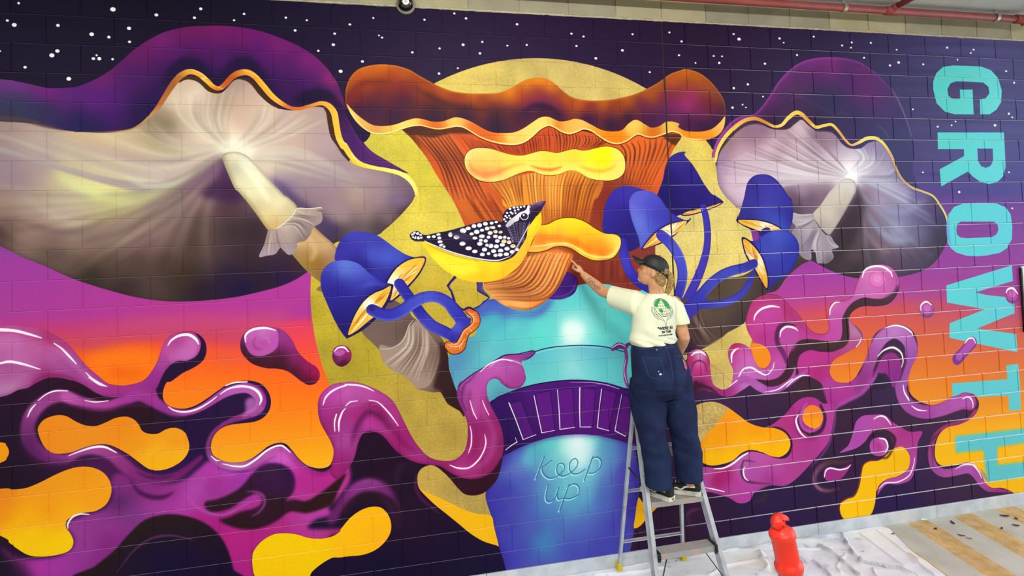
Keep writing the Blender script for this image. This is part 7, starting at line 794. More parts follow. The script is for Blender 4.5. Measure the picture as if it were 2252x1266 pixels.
extrude_poly(bm, outer, 0.042, TB @ Matrix.Rotation(math.radians(8), 4, 'Z'))
bmesh.ops.bevel(bm, geom=list(bm.edges), offset=0.004, segments=2, affect='EDGES')
hd = obj('handle', bm, M_red, bol, True)
bm = bmesh.new()
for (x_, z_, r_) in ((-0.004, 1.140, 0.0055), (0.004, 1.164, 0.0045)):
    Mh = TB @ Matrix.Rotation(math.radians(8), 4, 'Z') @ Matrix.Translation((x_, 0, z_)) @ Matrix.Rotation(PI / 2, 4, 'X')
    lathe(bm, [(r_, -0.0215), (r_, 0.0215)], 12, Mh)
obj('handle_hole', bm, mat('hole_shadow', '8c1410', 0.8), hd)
bm = bmesh.new(); lathe(bm, [(0.0535, 0.79), (0.0535, 0.926)], 28, TB); obj('reflective_band', bm, M_band, bol, True)
bm = bmesh.new(); lathe(bm, [(0.052, 0.11), (0.054, 0.6), (0.054, 0.79)], 28, TB); obj('post', bm, M_red, bol, True)
bm = bmesh.new(); p = TB @ Vector((0, 0, 0.09))
lathe(bm, [(0.19, 0.025), (0.19, 0.055), (0.17, 0.07), (0.075, 0.10), (0.066, 0.145)], 8, Matrix.Translation((p.x, p.y, 0))); obj('rubber_base', bm, M_blk, bol)

# ================= pipework on the ceiling =================
M_pipe = mat('pipe_red', '8c3e3a', 0.5, noise=(6, '9c4a42', .4, .65), bump=(50, .1), spec=0.35)
M_zinc = mat('zinc_strap', 'c0bcb0', 0.35, 0.7, noise=(40, '9c988c', .4, .6))
pipe = thing('sprinkler_pipe', (-2.0, -0.15, 4.435), 'red sprinkler pipe running along the top of the wall under the ceiling', 'pipe')
bm = bmesh.new(); tube(bm, [(-9.5, -0.15, 4.437), (-3.3, -0.15, 4.437), (0.12, -0.15, 4.437)], 0.031, 20); obj('main_pipe', bm, M_pipe, pipe, True)
bm = bmesh.new(); tube(bm, [(-1.30, -0.15, 4.455), (-1.30, -0.6, 4.468), (-1.30, -9.0, 4.468)], 0.026, 16); obj('branch_pipe', bm, M_pipe, pipe, True)
bm = bmesh.new(); tube(bm, [(-1.365, -0.15, 4.437), (-1.235, -0.15, 4.437)], 0.037, 18); tube(bm, [(-1.30, -0.15, 4.45), (-1.30, -0.215, 4.456)], 0.032, 16); obj('tee_fitting', bm, M_pipe, pipe, True)
bm = bmesh.new(); tube(bm, [(0.05, -0.15, 4.437), (0.13, -0.15, 4.437), (0.165, -0.15, 4.42), (0.17, -0.15, 4.39)], [0.040, 0.040, 0.038, 0.032], 18)
tube(bm, [(0.13, -0.15, 4.44), (0.13, -2.5, 4.455)], 0.028, 14); obj('elbow_fitting', bm, M_pipe, pipe, True)
for xx in (-1.789, -0.172, -5.0):
    bm = bmesh.new(); n = 18; ra = []
    for k in range(n + 1):
        a = 2 * PI * k / n; c_, s_ = math.cos(a), math.sin(a)
        ra.append([bm.verts.new((xx + dx, -0.15 + c_ * r_, 4.437 + s_ * r_)) for dx, r_ in ((-0.017, .0325), (-0.017, .0355), (0.017, .0355), (0.017, .0325))])
    for a, b_ in zip(ra, ra[1:]):
        for k in range(4): bm.faces.new((a[k], b_[k], b_[(k + 1) % 4], a[(k + 1) % 4]))
    add_box(bm, xx - 0.012, xx + 0.012, -0.153, -0.147, 4.468, ZC)
    tag(obj('pipe_strap', bm, M_zinc, pipe, False), 'galvanised pipe strap')

# ================= dome camera =================
dome = thing('dome_camera', (-5.466, 0.0, 4.33), 'dark glass dome camera on the wall above the mural', 'camera')
bm = bmesh.new(); Mw = Matrix.Translation((-5.466, -0.001, 4.315)) @ Matrix.Rotation(PI / 2, 4, 'X')
lathe(bm, [(0.070, 0.0), (0.070, 0.018), (0.062, 0.026)], 28, Mw); obj('mounting_ring', bm, mat('camera_housing', '8a8478', 0.4), dome, True)
bm = bmesh.new(); lathe(bm, [(0.0585, 0.02), (0.058, 0.045), (0.052, 0.068), (0.040, 0.085), (0.024, 0.095), (0.006, 0.099)], 28, Mw)
obj('dome_glass', bm, mat('smoked_glass', '14140f', 0.06, spec=0.8, coat=0.6), dome, True)
Ml = Matrix.Translation((-5.466, -0.001, 4.315)) @ Matrix.Rotation(math.radians(8), 4, 'X') @ Matrix.Rotation(PI / 2, 4, 'X')
bm = bmesh.new(); lathe(bm, [(0.024, 0.094), (0.024, 0.104), (0.015, 0.106), (0.014, 0.102)], 24, Ml); obj('lens_ring', bm, mat('lens_ring_white', 'f2f2f0', 0.3), dome, True)
bm = bmesh.new(); lathe(bm, [(0.011, 0.10), (0.010, 0.105), (0.004, 0.108)], 18, Ml); obj('lens', bm, mat('lens_glass', 'c8ccd4', 0.1), dome, True)

# white panel at the right end of the wall
pn = thing('white_panel', (0.2, 0, 1.9), 'white panel with a dark edge fixed to the wall right of the lettering', 'panel')
bm = bmesh.new(); add_box(bm, 0.112, 0.7, -0.028, -0.002, 1.62, 2.16, 0.006); obj('panel_face', bm, mat('panel_white', 'eef0f0', 0.4), pn)
bm = bmesh.new(); add_box(bm, 0.098, 0.112, -0.02, -0.0015, 1.55, 2.14); add_box(bm, 0.098, 0.7, -0.02, -0.0015, 1.55, 1.62); obj('panel_backing', bm, mat('panel_dark', '1c1418', 0.5), pn)

# ================= litter on the floor =================
LEAVES = [[-1.211, -0.175], [-0.98, -0.13], [-1.115, -0.314], [-1.099, -0.363], [-0.697, -0.311], [-0.453, -0.151], [-0.411, -0.214], [-0.538, -0.302], [-1.612, -0.153], [-1.152, -0.005], [-0.367, 0.004]]
def leaf(x, y, L, Wd, rot, c, label, curl=0.006):
    bm = bmesh.new(); n = 7; ra = []
    for i in range(n):
        t = i / (n - 1); hw = Wd * math.sin(PI * (0.06 + 0.9 * t)) * 0.5; z = 0.0015 + curl * (2 * t - 1) ** 2
        ra.append([bm.verts.new((L * (t - .5), s * hw, z + abs(s) * curl * 0.8)) for s in (-1, 0, 1)])
    for a, b_ in zip(ra, ra[1:]):
        for k in range(2): bm.faces.new((a[k], b_[k], b_[k + 1], a[k + 1]))
    r = bmesh.ops.extrude_face_region(bm, geom=list(bm.faces)); bmesh.ops.translate(bm, verts=[v for v in r['geom'] if isinstance(v, bmesh.types.BMVert)], vec=(0, 0, 0.0008))
    o = obj('dead_leaf', bm, mat('leaf', c, 0.8, noise=(60, '5a3c28', .5, .7)))
    o.location = (x, y, 0); o.rotation_euler = (0, 0, rot); return tag(o, label, 'leaf', 'dead leaves on the concrete floor')
LL = [(0.035, .014, .3, '4a2420', 'small dark red-brown leaf on the first yellow stripe right of the drop cloth'),
      (0.06, .016, 1.2, '4c3028', 'long dark brown leaf between the first two yellow stripes near the footing'),
      (0.05, .014, 2.3, '6a4434', 'narrow brown curled leaf mid-way between the first two yellow stripes'),
      (0.045, .014, 2.0, 'b89c80', 'pale tan leaf beside the narrow brown curled leaf'),
      (0.03, .012, .5, '2c2c28', 'tiny black leaf between the second and third yellow stripes'),
      (0.07, .022, 2.6, '5a3028', 'large reddish brown leaf on the third yellow stripe near the wall'),
      (0.04, .018, 1.0, '6c5838', 'olive brown leaf at the right end of the third yellow stripe'),
      (0.05, .018, 2.4, '4a3a34', 'dark grey-brown leaf on the left edge of the third yellow stripe'),
      (0.03, .012, .2, '34342c', 'small blackish leaf lying just off the corner of the drop cloth')]
for (x, y), (L, Wd, rot, c, lb) in zip(LEAVES, LL): leaf(x, y, L, Wd * 1.5, rot, c, lb)
bm = bmesh.new(); pts = []
for k in range(4):
    bmesh.ops.create_icosphere(bm, subdivisions=1, radius=0.012 - 0.002 * k, matrix=Matrix.Translation((0.013 * k - .02, 0.004 * (-1) ** k, 0.008)) @ Matrix.Diagonal((1.2, .8, .6, 1)))
o = obj('paper_scrap', bm, mat('paper', 'f4f4f0', 0.7)); o.location = (-1.155, -0.03, 0.0012); tag(o, 'crumpled white scrap lying against the footing by the first stripe', 'litter')

# ================= the painter =================
M_skin = mat('skin', 'd09a74', 0.5, noise=(26, 'c48c66', .4, .65), spec=0.35)
M_shirt = mat('shirt_cotton', 'e2e6c8', 0.85, noise=(4, 'dce0c4', .4, .6), spec=0.2, bump=(300, .1))
M_jean = mat('navy_cotton', '131d3e', 0.85, noise=(9, '1c294c', .4, .65), spec=0.2, bump=(220, .3))
M_cap = mat('cap_black', '10181a', 0.55, noise=(40, '0c1414', .4, .6), bump=(200, .2))
M_hair = mat('blond_hair', 'b08c50', 0.5, noise=(70, '7c5c34', .42, .6), bump=(140, .8))
per = thing('person', (-3.80, -0.57, 0.762), 'painter in black cap, cream shirt and navy trousers, left arm raised to the mural', 'person')
yaw = math.radians(22)
r_ = Vector((math.cos(yaw), math.sin(yaw), 0)); f_ = Vector((-math.sin(yaw), math.cos(yaw), 0))
def ring(c, hw, hd, y_=None, tilt=0.0):
    if y_ is None: u, v = r_ * hw, f_ * hd
    else:
        a = math.radians(y_); u, v = Vector((math.cos(a), math.sin(a), 0)) * hw, Vector((-math.sin(a), math.cos(a), 0)) * hd
    return (c, u + Vector((0, 0, tilt * hw)), v)
SHL, SHR = Vector((-3.955, -.50, 2.075)), Vector((-3.655, -.475, 2.045))
ELB, WRI = Vector((-4.112, -.27, 2.140)), Vector((-4.203, -.125, 2.262))
ELR, WRR = Vector((-3.602, -.50, 1.80)), Vector((-3.60, -.385, 1.655))
# head frame: face turned left towards the raised hand
ha = math.radians(62); hf = Vector((-math.sin(ha), math.cos(ha), 0.34)).normalized(); hz0 = Vector((0.06, 0, 1)); hl = hz0.cross(hf).normalized(); hz = hf.cross(hl).normalized()
HM = Matrix((hf, hl, hz)).transposed().to_4x4(); HM.translation = Vector((-3.838, -.535, 2.272))
def limb(bm, pts, rad, n=14):
    pts = [Vector(p) for p in pts]; P, Q = [], []
    for i in range(len(pts) - 1):
        for k in range(4):
            t = k / 4; P.append(pts[i].lerp(pts[i + 1], t)); Q.append(rad[i] * (1 - t) + rad[i + 1] * t)
    P.append(pts[-1]); Q.append(rad[-1]); tube(bm, P, Q, n)
    for p, q in ((pts[0], rad[0]), (pts[-1], rad[-1])): ell(bm, p, (q, q, q), seg=12, rin=8)
def body():
    bm = bmesh.new()
    loft(bm, [ring((-3.82, -.55, 1.50), .13, .10), ring((-3.835, -.55, 1.60), .165, .115), ring((-3.85, -.54, 1.75), .135, .095), ring((-3.835, -.535, 1.88), .135, .10), ring((-3.81, -.525, 2.00), .15, .10), ring((-3.806, -.52, 2.07), .15, .075), ring((-3.81, -.53, 2.12), .07, .055)])
    limb(bm, [(-3.812, -.54, 2.09), (-3.822, -.545, 2.15), (-3.832, -.55, 2.22)], [.056, .05, .05])
    # head
    ell(bm, (-0.005, 0, .030), (.096, .074, .098), HM); ell(bm, (.028, 0, -.028), (.062, .056, .068), HM); ell(bm, (.062, 0, -.068), (.024, .027, .020), HM)
    ell(bm, (.088, 0, -.008), (.017, .010, .018), HM); ell(bm, (.078, 0, .016), (.014, .008, .022), HM)          # nose
    ell(bm, (.080, 0, -.040), (.011, .018, .006), HM); ell(bm, (.078, 0, -.049), (.011, .016, .006), HM)         # lips
    ell(bm, (.072, .028, .030), (.016, .018, .007), HM); ell(bm, (.072, -.028, .030), (.016, .018, .007), HM)    # brows
    for s in (-1, 1):
        ell(bm, (-.008, s * .073, -.004), (.017, .007, .028), HM @ Matrix.Rotation(0.15, 4, 'Y')); ell(bm, (.045, s * .038, -.012), (.024, .022, .024), HM)
    # arms
    limb(bm, [SHL, SHL.lerp(ELB, .5), ELB, ELB.lerp(WRI, .35), WRI], [.052, .047, .040, .041, .026])
    limb(bm, [SHR, SHR.lerp(ELR, .5), ELR, ELR.lerp(WRR, .35), WRR], [.052, .046, .040, .040, .027])
    # left hand: palm, index finger reaching up to the wall, the others curled
    d = Vector((-.035, .035, .075)).normalized(); side = Vector((.62, .55, -.3)); side = (side - d * side.dot(d)).normalized(); nrm = d.cross(side).normalized()
    pc = WRI + d * .045
    A = Matrix((side, nrm, d)).transposed().to_4x4(); A.translation = pc
    ell(bm, (0, 0, 0), (.037, .017, .046), A)
    def finger(a, b, c, e, r0):
        P = [A @ Vector(q) for q in (a, b, c, e)]; limb(bm, P, [r0, r0 * .95, r0 * .85, r0 * .72], 10)
    finger((-.024, .0, .030), (-.027, .004, .066), (-.027, .010, .086), (-.026, .013, .104), .0088)          # index, straight
    finger((-.008, .0, .034), (-.009, .022, .058), (-.008, .042, .044), (-.007, .034, .024), .0088)
    finger((.009, .0, .032), (.010, .022, .052), (.010, .040, .038), (.009, .032, .019), .0084)
    finger((.024, .0, .026), (.025, .019, .042), (.025, .034, .030), (.024, .028, .014), .0076)
    finger((-.026, .004, -.018), (-.040, .016, .004), (-.036, .026, .024), (-.026, .032, .042), .0098)       # thumb
    # right hand at the hip pocket
    d2 = (Vector((-3.645, -.335, 1.60)) - WRR).normalized(); A2 = Matrix((f_, d2.cross(f_).normalized(), d2)).transposed().to_4x4(); A2.translation = WRR + d2 * .045
    ell(bm, (0, 0, 0), (.037, .016, .045), A2)
    for i, (o_, l_) in enumerate(((-.026, .060), (-.009, .068), (.009, .064), (.025, .052))):
        P = [A2 @ Vector(q) for q in ((o_, 0, .03), (o_ * 1.05, .006, .03 + l_ * .45), (o_, .018, .03 + l_ * .8), (o_, .030, .03 + l_ * .95))]; limb(bm, P, [.0088, .0084, .0076, .0064], 10)
    P = [A2 @ Vector(q) for q in ((-.03, .004, -.02), (-.045, .014, .006), (-.042, .022, .03), (-.036, .026, .044))]; limb(bm, P, [.0105, .0098, .009, .007], 10)
    # legs inside the trousers and ankles
    for hip, kn, an in (((-3.90, -.56, 1.52), (-3.92, -.585, 1.20), (-3.90, -.64, .86)), ((-3.735, -.53, 1.52), (-3.69, -.58, 1.20), (-3.68, -.63, .86))):
        limb(bm, [hip, kn, an], [.082, .052, .036])
    return remesh('body', bm, 0.0042, M_skin, per, 5, .5)
bod = body()
# tattoo on the forearm
dgm = bpy.context.evaluated_depsgraph_get()
def bvh_of(o):
    me = o.data; M = o.matrix_world
    bpy.context.view_layer.update(); M = o.matrix_world
    return BVHTree.FromPolygons([M @ v.co for v in me.vertices], [tuple(p.vertices) for p in me.polygons])
def project(bm_src, O, U, V_, D, tree, off, name, m, parent, scale=1.0):
    """lay flat artwork (x, y) onto a surface: from O + x U + y V, cast along D"""
    bad = []
    for v in bm_src.verts:
        st_ = O + U * v.co.x * scale + V_ * v.co.y * scale - D * 0.5
        h = tree.ray_cast(st_, D, 1.2)
        if h[0] is None: bad.append(v); v.co = st_ + D * 0.5
        else: v.co = h[0] - D * off
    if bad: bmesh.ops.delete(bm_src, geom=bad, context='VERTS')
    return obj(name, bm_src, m, parent, recalc=False)
def gridfill(bm, poly, step=0.006):
    """fine triangulated flat fill so artwork can follow folds"""
    vs = [bm.verts.new((p[0], p[1], 0)) for p in poly]; f = bm.faces.new(vs)
    xs = [p[0] for p in poly]; ys = [p[1] for p in poly]
    for ax, lo, hi in ((0, min(xs), max(xs)), (1, min(ys), max(ys))):
        q = lo + step
        while q < hi:
            co = (q, 0, 0) if ax == 0 else (0, q, 0); no = (1, 0, 0) if ax == 0 else (0, 1, 0)
            geom = [g for g in bm.verts if g.is_valid] + list(bm.edges) + list(bm.faces)
            bmesh.ops.bisect_plane(bm, geom=geom, plane_co=co, plane_no=no); q += step
def ribbon_flat(bm, pts, wd, closed=False):
    """flat line of width wd through 2D points"""
    P = []
    seq = list(pts) + ([pts[0]] if closed else [])
    for a, b_ in zip(seq, seq[1:]):
        L = math.dist(a, b_); n = max(1, int(L / 0.006))
        for k in range(n): P.append((a[0] + (b_[0] - a[0]) * k / n, a[1] + (b_[1] - a[1]) * k / n))
    P.append(seq[-1]); prev = None
    for i, p in enumerate(P):
        a, b_ = P[max(i - 1, 0)], P[min(i + 1, len(P) - 1)]; dx, dy = b_[0] - a[0], b_[1] - a[1]; L = math.hypot(dx, dy) or 1
        nx_, ny_ = -dy / L * wd / 2, dx / L * wd / 2
        cur = (bm.verts.new((p[0] + nx_, p[1] + ny_, 0)), bm.verts.new((p[0] - nx_, p[1] - ny_, 0)))
        if prev: bm.faces.new((prev[0], prev[1], cur[1], cur[0]))
        prev = cur
tree = bvh_of(bod)
Dc = Vector((0.36, 0.93, 0.0)).normalized(); ax_ = (WRI - ELB).normalized()
bm = bmesh.new(); sv = (Vector((0, 0, 1)) - ax_ * ax_.z).normalized()
for (a, b_, rot) in ((-.045, .004, 0), (-.02, -.006, 1), (.004, .006, 2), (.028, -.004, 3), (.05, .006, 4)):
    pl = [(a + .016 * math.cos(t + rot) * (1 + .35 * math.sin(3 * t)), b_ + .013 * math.sin(t + rot) * (1 + .3 * math.cos(2 * t + rot))) for t in [k * PI / 7 for k in range(14)]]
    ribbon_flat(bm, pl, .0035, True); ribbon_flat(bm, [(a - .01, b_ - .004), (a + .002, b_ + .006), (a + .012, b_ - .005)], .004)
project(bm, ELB.lerp(WRI, .42), ax_, sv, Dc, tree, .0008, 'tattoo', mat('tattoo_ink', '64584a', 0.6), bod)

# T-shirt
def shirt():
    bm = bmesh.new()
    loft(bm, [ring((-3.853, -.535, 1.785), .186, .135, tilt=.03), ring((-3.855, -.535, 1.84), .181, .132, tilt=.03), ring((-3.846, -.53, 1.92), .172, .128), ring((-3.828, -.525, 2.0), .172, .125), ring((-3.812, -.52, 2.055), .17, .108), ring((-3.808, -.525, 2.095), .135, .082), ring((-3.812, -.535, 2.128), .07, .062)], 28)
    loft(bm, [(SHL + Vector((.05, -.01, -.03)), Vector((.02, 0, .075)), Vector((.05, .05, 0))), (SHL + Vector((.0, .0, -.012)), Vector((.012, 0, .088)), Vector((.05, .05, 0)) * 1.25), (SHL.lerp(ELB, .45) + Vector((0, 0, -.016)), Vector((.012, 0, .080)), Vector((.045, .045, 0)) * 1.25), (SHL.lerp(ELB, .74) + Vector((0, 0, -.014)), Vector((.010, 0, .074)), Vector((.045, .04, 0)) * 1.2)], 20)
    loft(bm, [(SHR + Vector((-.05, 0, .0)), Vector((.04, 0, .06)), Vector((0, .07, 0))), (SHR + Vector((.0, .0, -.02)), Vector((.062, 0, .02)), Vector((0, .072, 0))), (SHR.lerp(ELR, .35), Vector((.064, 0, .01)), Vector((0, .07, 0))), (SHR.lerp(ELR, .60) + Vector((.004, 0, 0)), Vector((.066, 0, .006)), Vector((0, .07, 0)))], 20)
    o = remesh('t_shirt', bm, 0.006, M_shirt, per, 7, .5)
    for v in o.data.vertices:      # drape folds, deeper towards the waist and from the lifted arm
        p = v.co; k = max(0.0, min(1.0, (2.02 - p.z) / .2)); s = (p - Vector((-3.85, -.53, p.z))).normalized()
        q = p.x * .8 + p.z * .55
        v.co += s * (.0045 * k * math.sin(q * 62) + .003 * k * math.sin(p.z * 70 + p.x * 22) + (.004 * math.sin(p.z * 120 + p.x * 60) if p.z < 1.83 else 0))
    return o
shi = shirt(); ts = bvh_of(shi)
# the print on the back: globe held in two line-drawn hands, words beneath
PD = -(-f_ * 1.0).normalized() * 1.0; PD = f_.copy()
PO = Vector((-3.82400000, -0.64000000, 2.03700000)); PU = r_.copy(); PV = Vector((0, 0, 1)); GS = 1.0
M_green = mat('print_green', '1e9a4a', 0.8); M_ink = mat('print_ink', '35503c', 0.8); M_ink2 = mat('print_black', '18201c', 0.8)
gr = .0345
bm = bmesh.new(); ribbon_flat(bm, [(gr * math.cos(t), gr * math.sin(t)) for t in [k * PI / 14 for k in range(28)]], .0016, True)
for q in (-.6, -.3, 0, .3, .6):
    w_ = math.sqrt(1 - q * q) * gr; ribbon_flat(bm, [(-w_ + 2 * w_ * k / 10, q * gr - .004 * math.sin(PI * k / 10)) for k in range(11)], .0009)
    ribbon_flat(bm, [(q * gr * math.cos(t), gr * math.sin(t)) for t in [-PI / 2 + PI * k / 10 for k in range(11)]], .0009)
for s in (-1, 1):       # the hands and their joined wrists
    ribbon_flat(bm, [(s * .042, .006), (s * .045, -.010), (s * .040, -.026), (s * .026, -.040), (s * .008, -.050), (s * .001, -.062), (0, -.074)], .0013)
    ribbon_flat(bm, [(s * .042, .006), (s * .037, -.004), (s * .038, -.018), (s * .030, -.030), (s * .014, -.038), (s * .006, -.048)], .0012)
    ribbon_flat(bm, [(s * .040, -.018), (s * .033, -.022), (s * .028, -.032)], .0011); ribbon_flat(bm, [(s * .045, -.004), (s * .047, -.012), (s * .043, -.030), (s * .028, -.045)], .0011)
project(bm, PO, PU, PV, PD, ts, .0016, 'print_line_art', M_ink, shi, 1.75)
bm = bmesh.new()
gridfill(bm, [(-.031, .004), (-.030, .014), (-.022, .024), (-.012, .031), (.002, .033), (.001, .026), (-.006, .024), (-.009, .017), (-.016, .015), (-.018, .008), (-.024, .002)])
b2 = bmesh.new(); gridfill(b2, [(.006, .031), (.018, .028), (.028, .018), (.033, .005), (.032, -.006), (.027, -.010), (.021, -.002), (.014, .000), (.009, .008), (.010, .018), (.005, .024)])
b3 = bmesh.new(); gridfill(b3, [(-.018, -.002), (-.008, -.004), (-.004, -.010), (-.008, -.016), (-.011, -.024), (-.014, -.018), (-.020, -.010)])
for i, bb in enumerate((bm, b2, b3)): project(bb, PO, PU, PV, PD, ts, .0013, 'print_continent', M_green, shi, 1.75)
def words(s, size, ox, oy, squash=1.0):
    cu = bpy.data.curves.new('t', 'FONT'); cu.body = s; cu.size = size; cu.align_x = 'CENTER'; cu.offset = 0.0007; cu.resolution_u = 3
    to = bpy.data.objects.new('t', cu); col.objects.link(to); dg = bpy.context.evaluated_depsgraph_get(); dg.update()
    me = bpy.data.meshes.new_from_object(to.evaluated_get(dg)); b = bmesh.new(); b.from_mesh(me)
    bpy.data.objects.remove(to); bpy.data.curves.remove(cu); bpy.data.meshes.remove(me)
    for v in b.verts: v.co = Vector((v.co.x + ox, v.co.y * squash + oy, 0))
    bmesh.ops.triangulate(b, faces=b.faces); bmesh.ops.subdivide_edges(b, edges=[e for e in b.edges if e.calc_length() > .008], cuts=1, use_grid_fill=False)
    bmesh.ops.triangulate(b, faces=b.faces)
    return b
for s, sz, ox, oy, q in (('"WE\'RE  ALL', .0150, .004, -.083, 1.0), ('IN THIS', .0140, .002, -.096, .9), ('TOGETHER', .0140, -.004, -.106, .45)):
    project(words(s, sz, ox, oy, q), PO, PU, PV, PD, ts, .0022, 'print_lettering', M_ink2, shi, 1.75)
bm = bmesh.new(); ca, cb2 = Vector((-3.816, -.537, 2.118)), None
nk = []
for k in range(20):
    a = 2 * PI * k / 20; nk.append(ca + r_ * .063 * math.cos(a) + f_ * .058 * math.sin(a) + Vector((0, 0, .006 * math.cos(a + PI / 2) * -1)))
tube(bm, nk + [nk[0]], .006, 8, cap=False); obj('collar_rib', bm, M_shirt, shi, True)

# trousers
def trousers():
    bm = bmesh.new()
    loft(bm, [ring((-3.853, -.535, 1.815), .170, .122, tilt=.0), ring((-3.848, -.54, 1.74), .192, .134), ring((-3.835, -.553, 1.66), .214, .150), ring((-3.826, -.56, 1.56), .224, .160), ring((-3.820, -.555, 1.47), .215, .145), ring((-3.815, -.55, 1.42), .190, .115)], 30)
    ell(bm, Vector((-3.905, -.555, 1.585)) - f_ * .055, (.105, .085, .115)); ell(bm, Vector((-3.735, -.53, 1.585)) - f_ * .05, (.10, .085, .115))
    loft(bm, [ring((-3.918, -.555, 1.55), .125, .13), ring((-3.925, -.55, 1.42), .122, .125), ring((-3.925, -.57, 1.28), .106, .108), ring((-3.917, -.60, 1.15), .096, .092), ring((-3.910, -.635, 1.0), .090, .092), ring((-3.914, -.645, .862), .091, .094)], 24)
    loft(bm, [ring((-3.715, -.53, 1.55), .125, .13), ring((-3.700, -.525, 1.42), .118, .122), ring((-3.690, -.565, 1.28), .106, .106), ring((-3.684, -.60, 1.15), .098, .092), ring((-3.684, -.63, 1.0), .090, .092), ring((-3.684, -.635, .878), .092, .094)], 24)
    o = remesh('trousers', bm, 0.007, M_jean, per, 5, .5)
    for v in o.data.vertices:
        p = v.co; cx = -3.92 if p.x < -3.805 else -3.69
        if p.z > 1.5: cx = -3.83
        s = Vector((p.x - cx, p.y + .55, 0)).normalized(); k = max(0.0, min(1.0, (1.75 - p.z) / .15))
        am = .0042 if p.z < 1.5 else .0028
        ph = math.atan2(s.y, s.x)
        v.co += s * k * am * (.9 * math.sin(ph * 4 + p.z * 11 + 1.5 * math.sin(p.z * 6)) + .7 * math.sin(p.z * 22 + ph * 3.0) + .45 * math.sin(p.z * 60 + ph * 4 + 2 * math.sin(p.z * 17)))
        if abs(p.x + 3.806) < .03 and p.z > 1.42 and s.y < 0.3: v.co += f_ * .010 * (1 - abs(p.x + 3.806) / .03) * min(1, (1.70 - p.z) / .1 if p.z < 1.70 else 0)
    return o
tro = trousers(); tt_ = bvh_of(tro)
def on_trousers(bm, name, m, O=Vector((-3.83, -.9, 1.6)), off=.0015): return project(bm, O, Vector((1, 0, 0)), Vector((0, 0, 1)), Vector((-.05, 1, 0)).normalized(), tt_, off, name, m, tro)
M_seam = mat('seam_thread', '2c3a62', 0.8)
bm = bmesh.new(); ribbon_flat(bm, [(-.17, .175), (-.05, .172), (.0, .172), (.06, .170), (.15, .165)], .003); ribbon_flat(bm, [(.012, .22), (.020, .15), (.026, .08), (.030, .02), (.026, -.06)], .004)
ribbon_flat(bm, [(-.155, .12), (-.05, .112), (-.035, .02), (-.09, -.02), (-.14, .0), (-.155, .12)], .003); ribbon_flat(bm, [(.07, .115), (.15, .10), (.16, .0), (.11, -.02), (.075, .01), (.07, .115)], .003)
on_trousers(bm, 'seam', M_seam)
for x_ in (-.135, .002, .125):
    bm = bmesh.new(); gridfill(bm, [(x_ - .007, .165), (x_ + .007, .165), (x_ + .007, .215), (x_ - .007, .215)], .01); on_trousers(bm, 'belt_loop', mat('belt_loop', '16223e', .8), off=.004)
bm = bmesh.new(); pl = [(.158 + .016 * math.cos(t) * .8, .048 + .033 * math.sin(t)) for t in [k * PI / 10 for k in range(20)]]; gridfill(bm, pl, .008); on_trousers(bm, 'round_patch', mat('patch_pink', 'b87890', .8), off=.003)
bm = bmesh.new(); ribbon_flat(bm, pl, .004, True); ribbon_flat(bm, [(.150, .06), (.162, .05), (.152, .04), (.165, .03)], .004); on_trousers(bm, 'patch_stitching', mat('patch_red', '9c3048', .8), off=.005)
for i, (x_, z_, s_) in enumerate(((-.065, .012, .009), (-.205, -.06, .007), (-.075, .03, .004), (-.06, .165, .004))):
    bm = bmesh.new(); gridfill(bm, [(x_ + s_ * math.cos(t) * random.uniform(.6, 1), z_ + s_ * math.sin(t) * random.uniform(.6, 1)) for t in [k * PI / 4 for k in range(8)]], .005); on_trousers(bm, 'paint_splash', mat('dried_paint', 'e4e8ea', .7), off=.002)

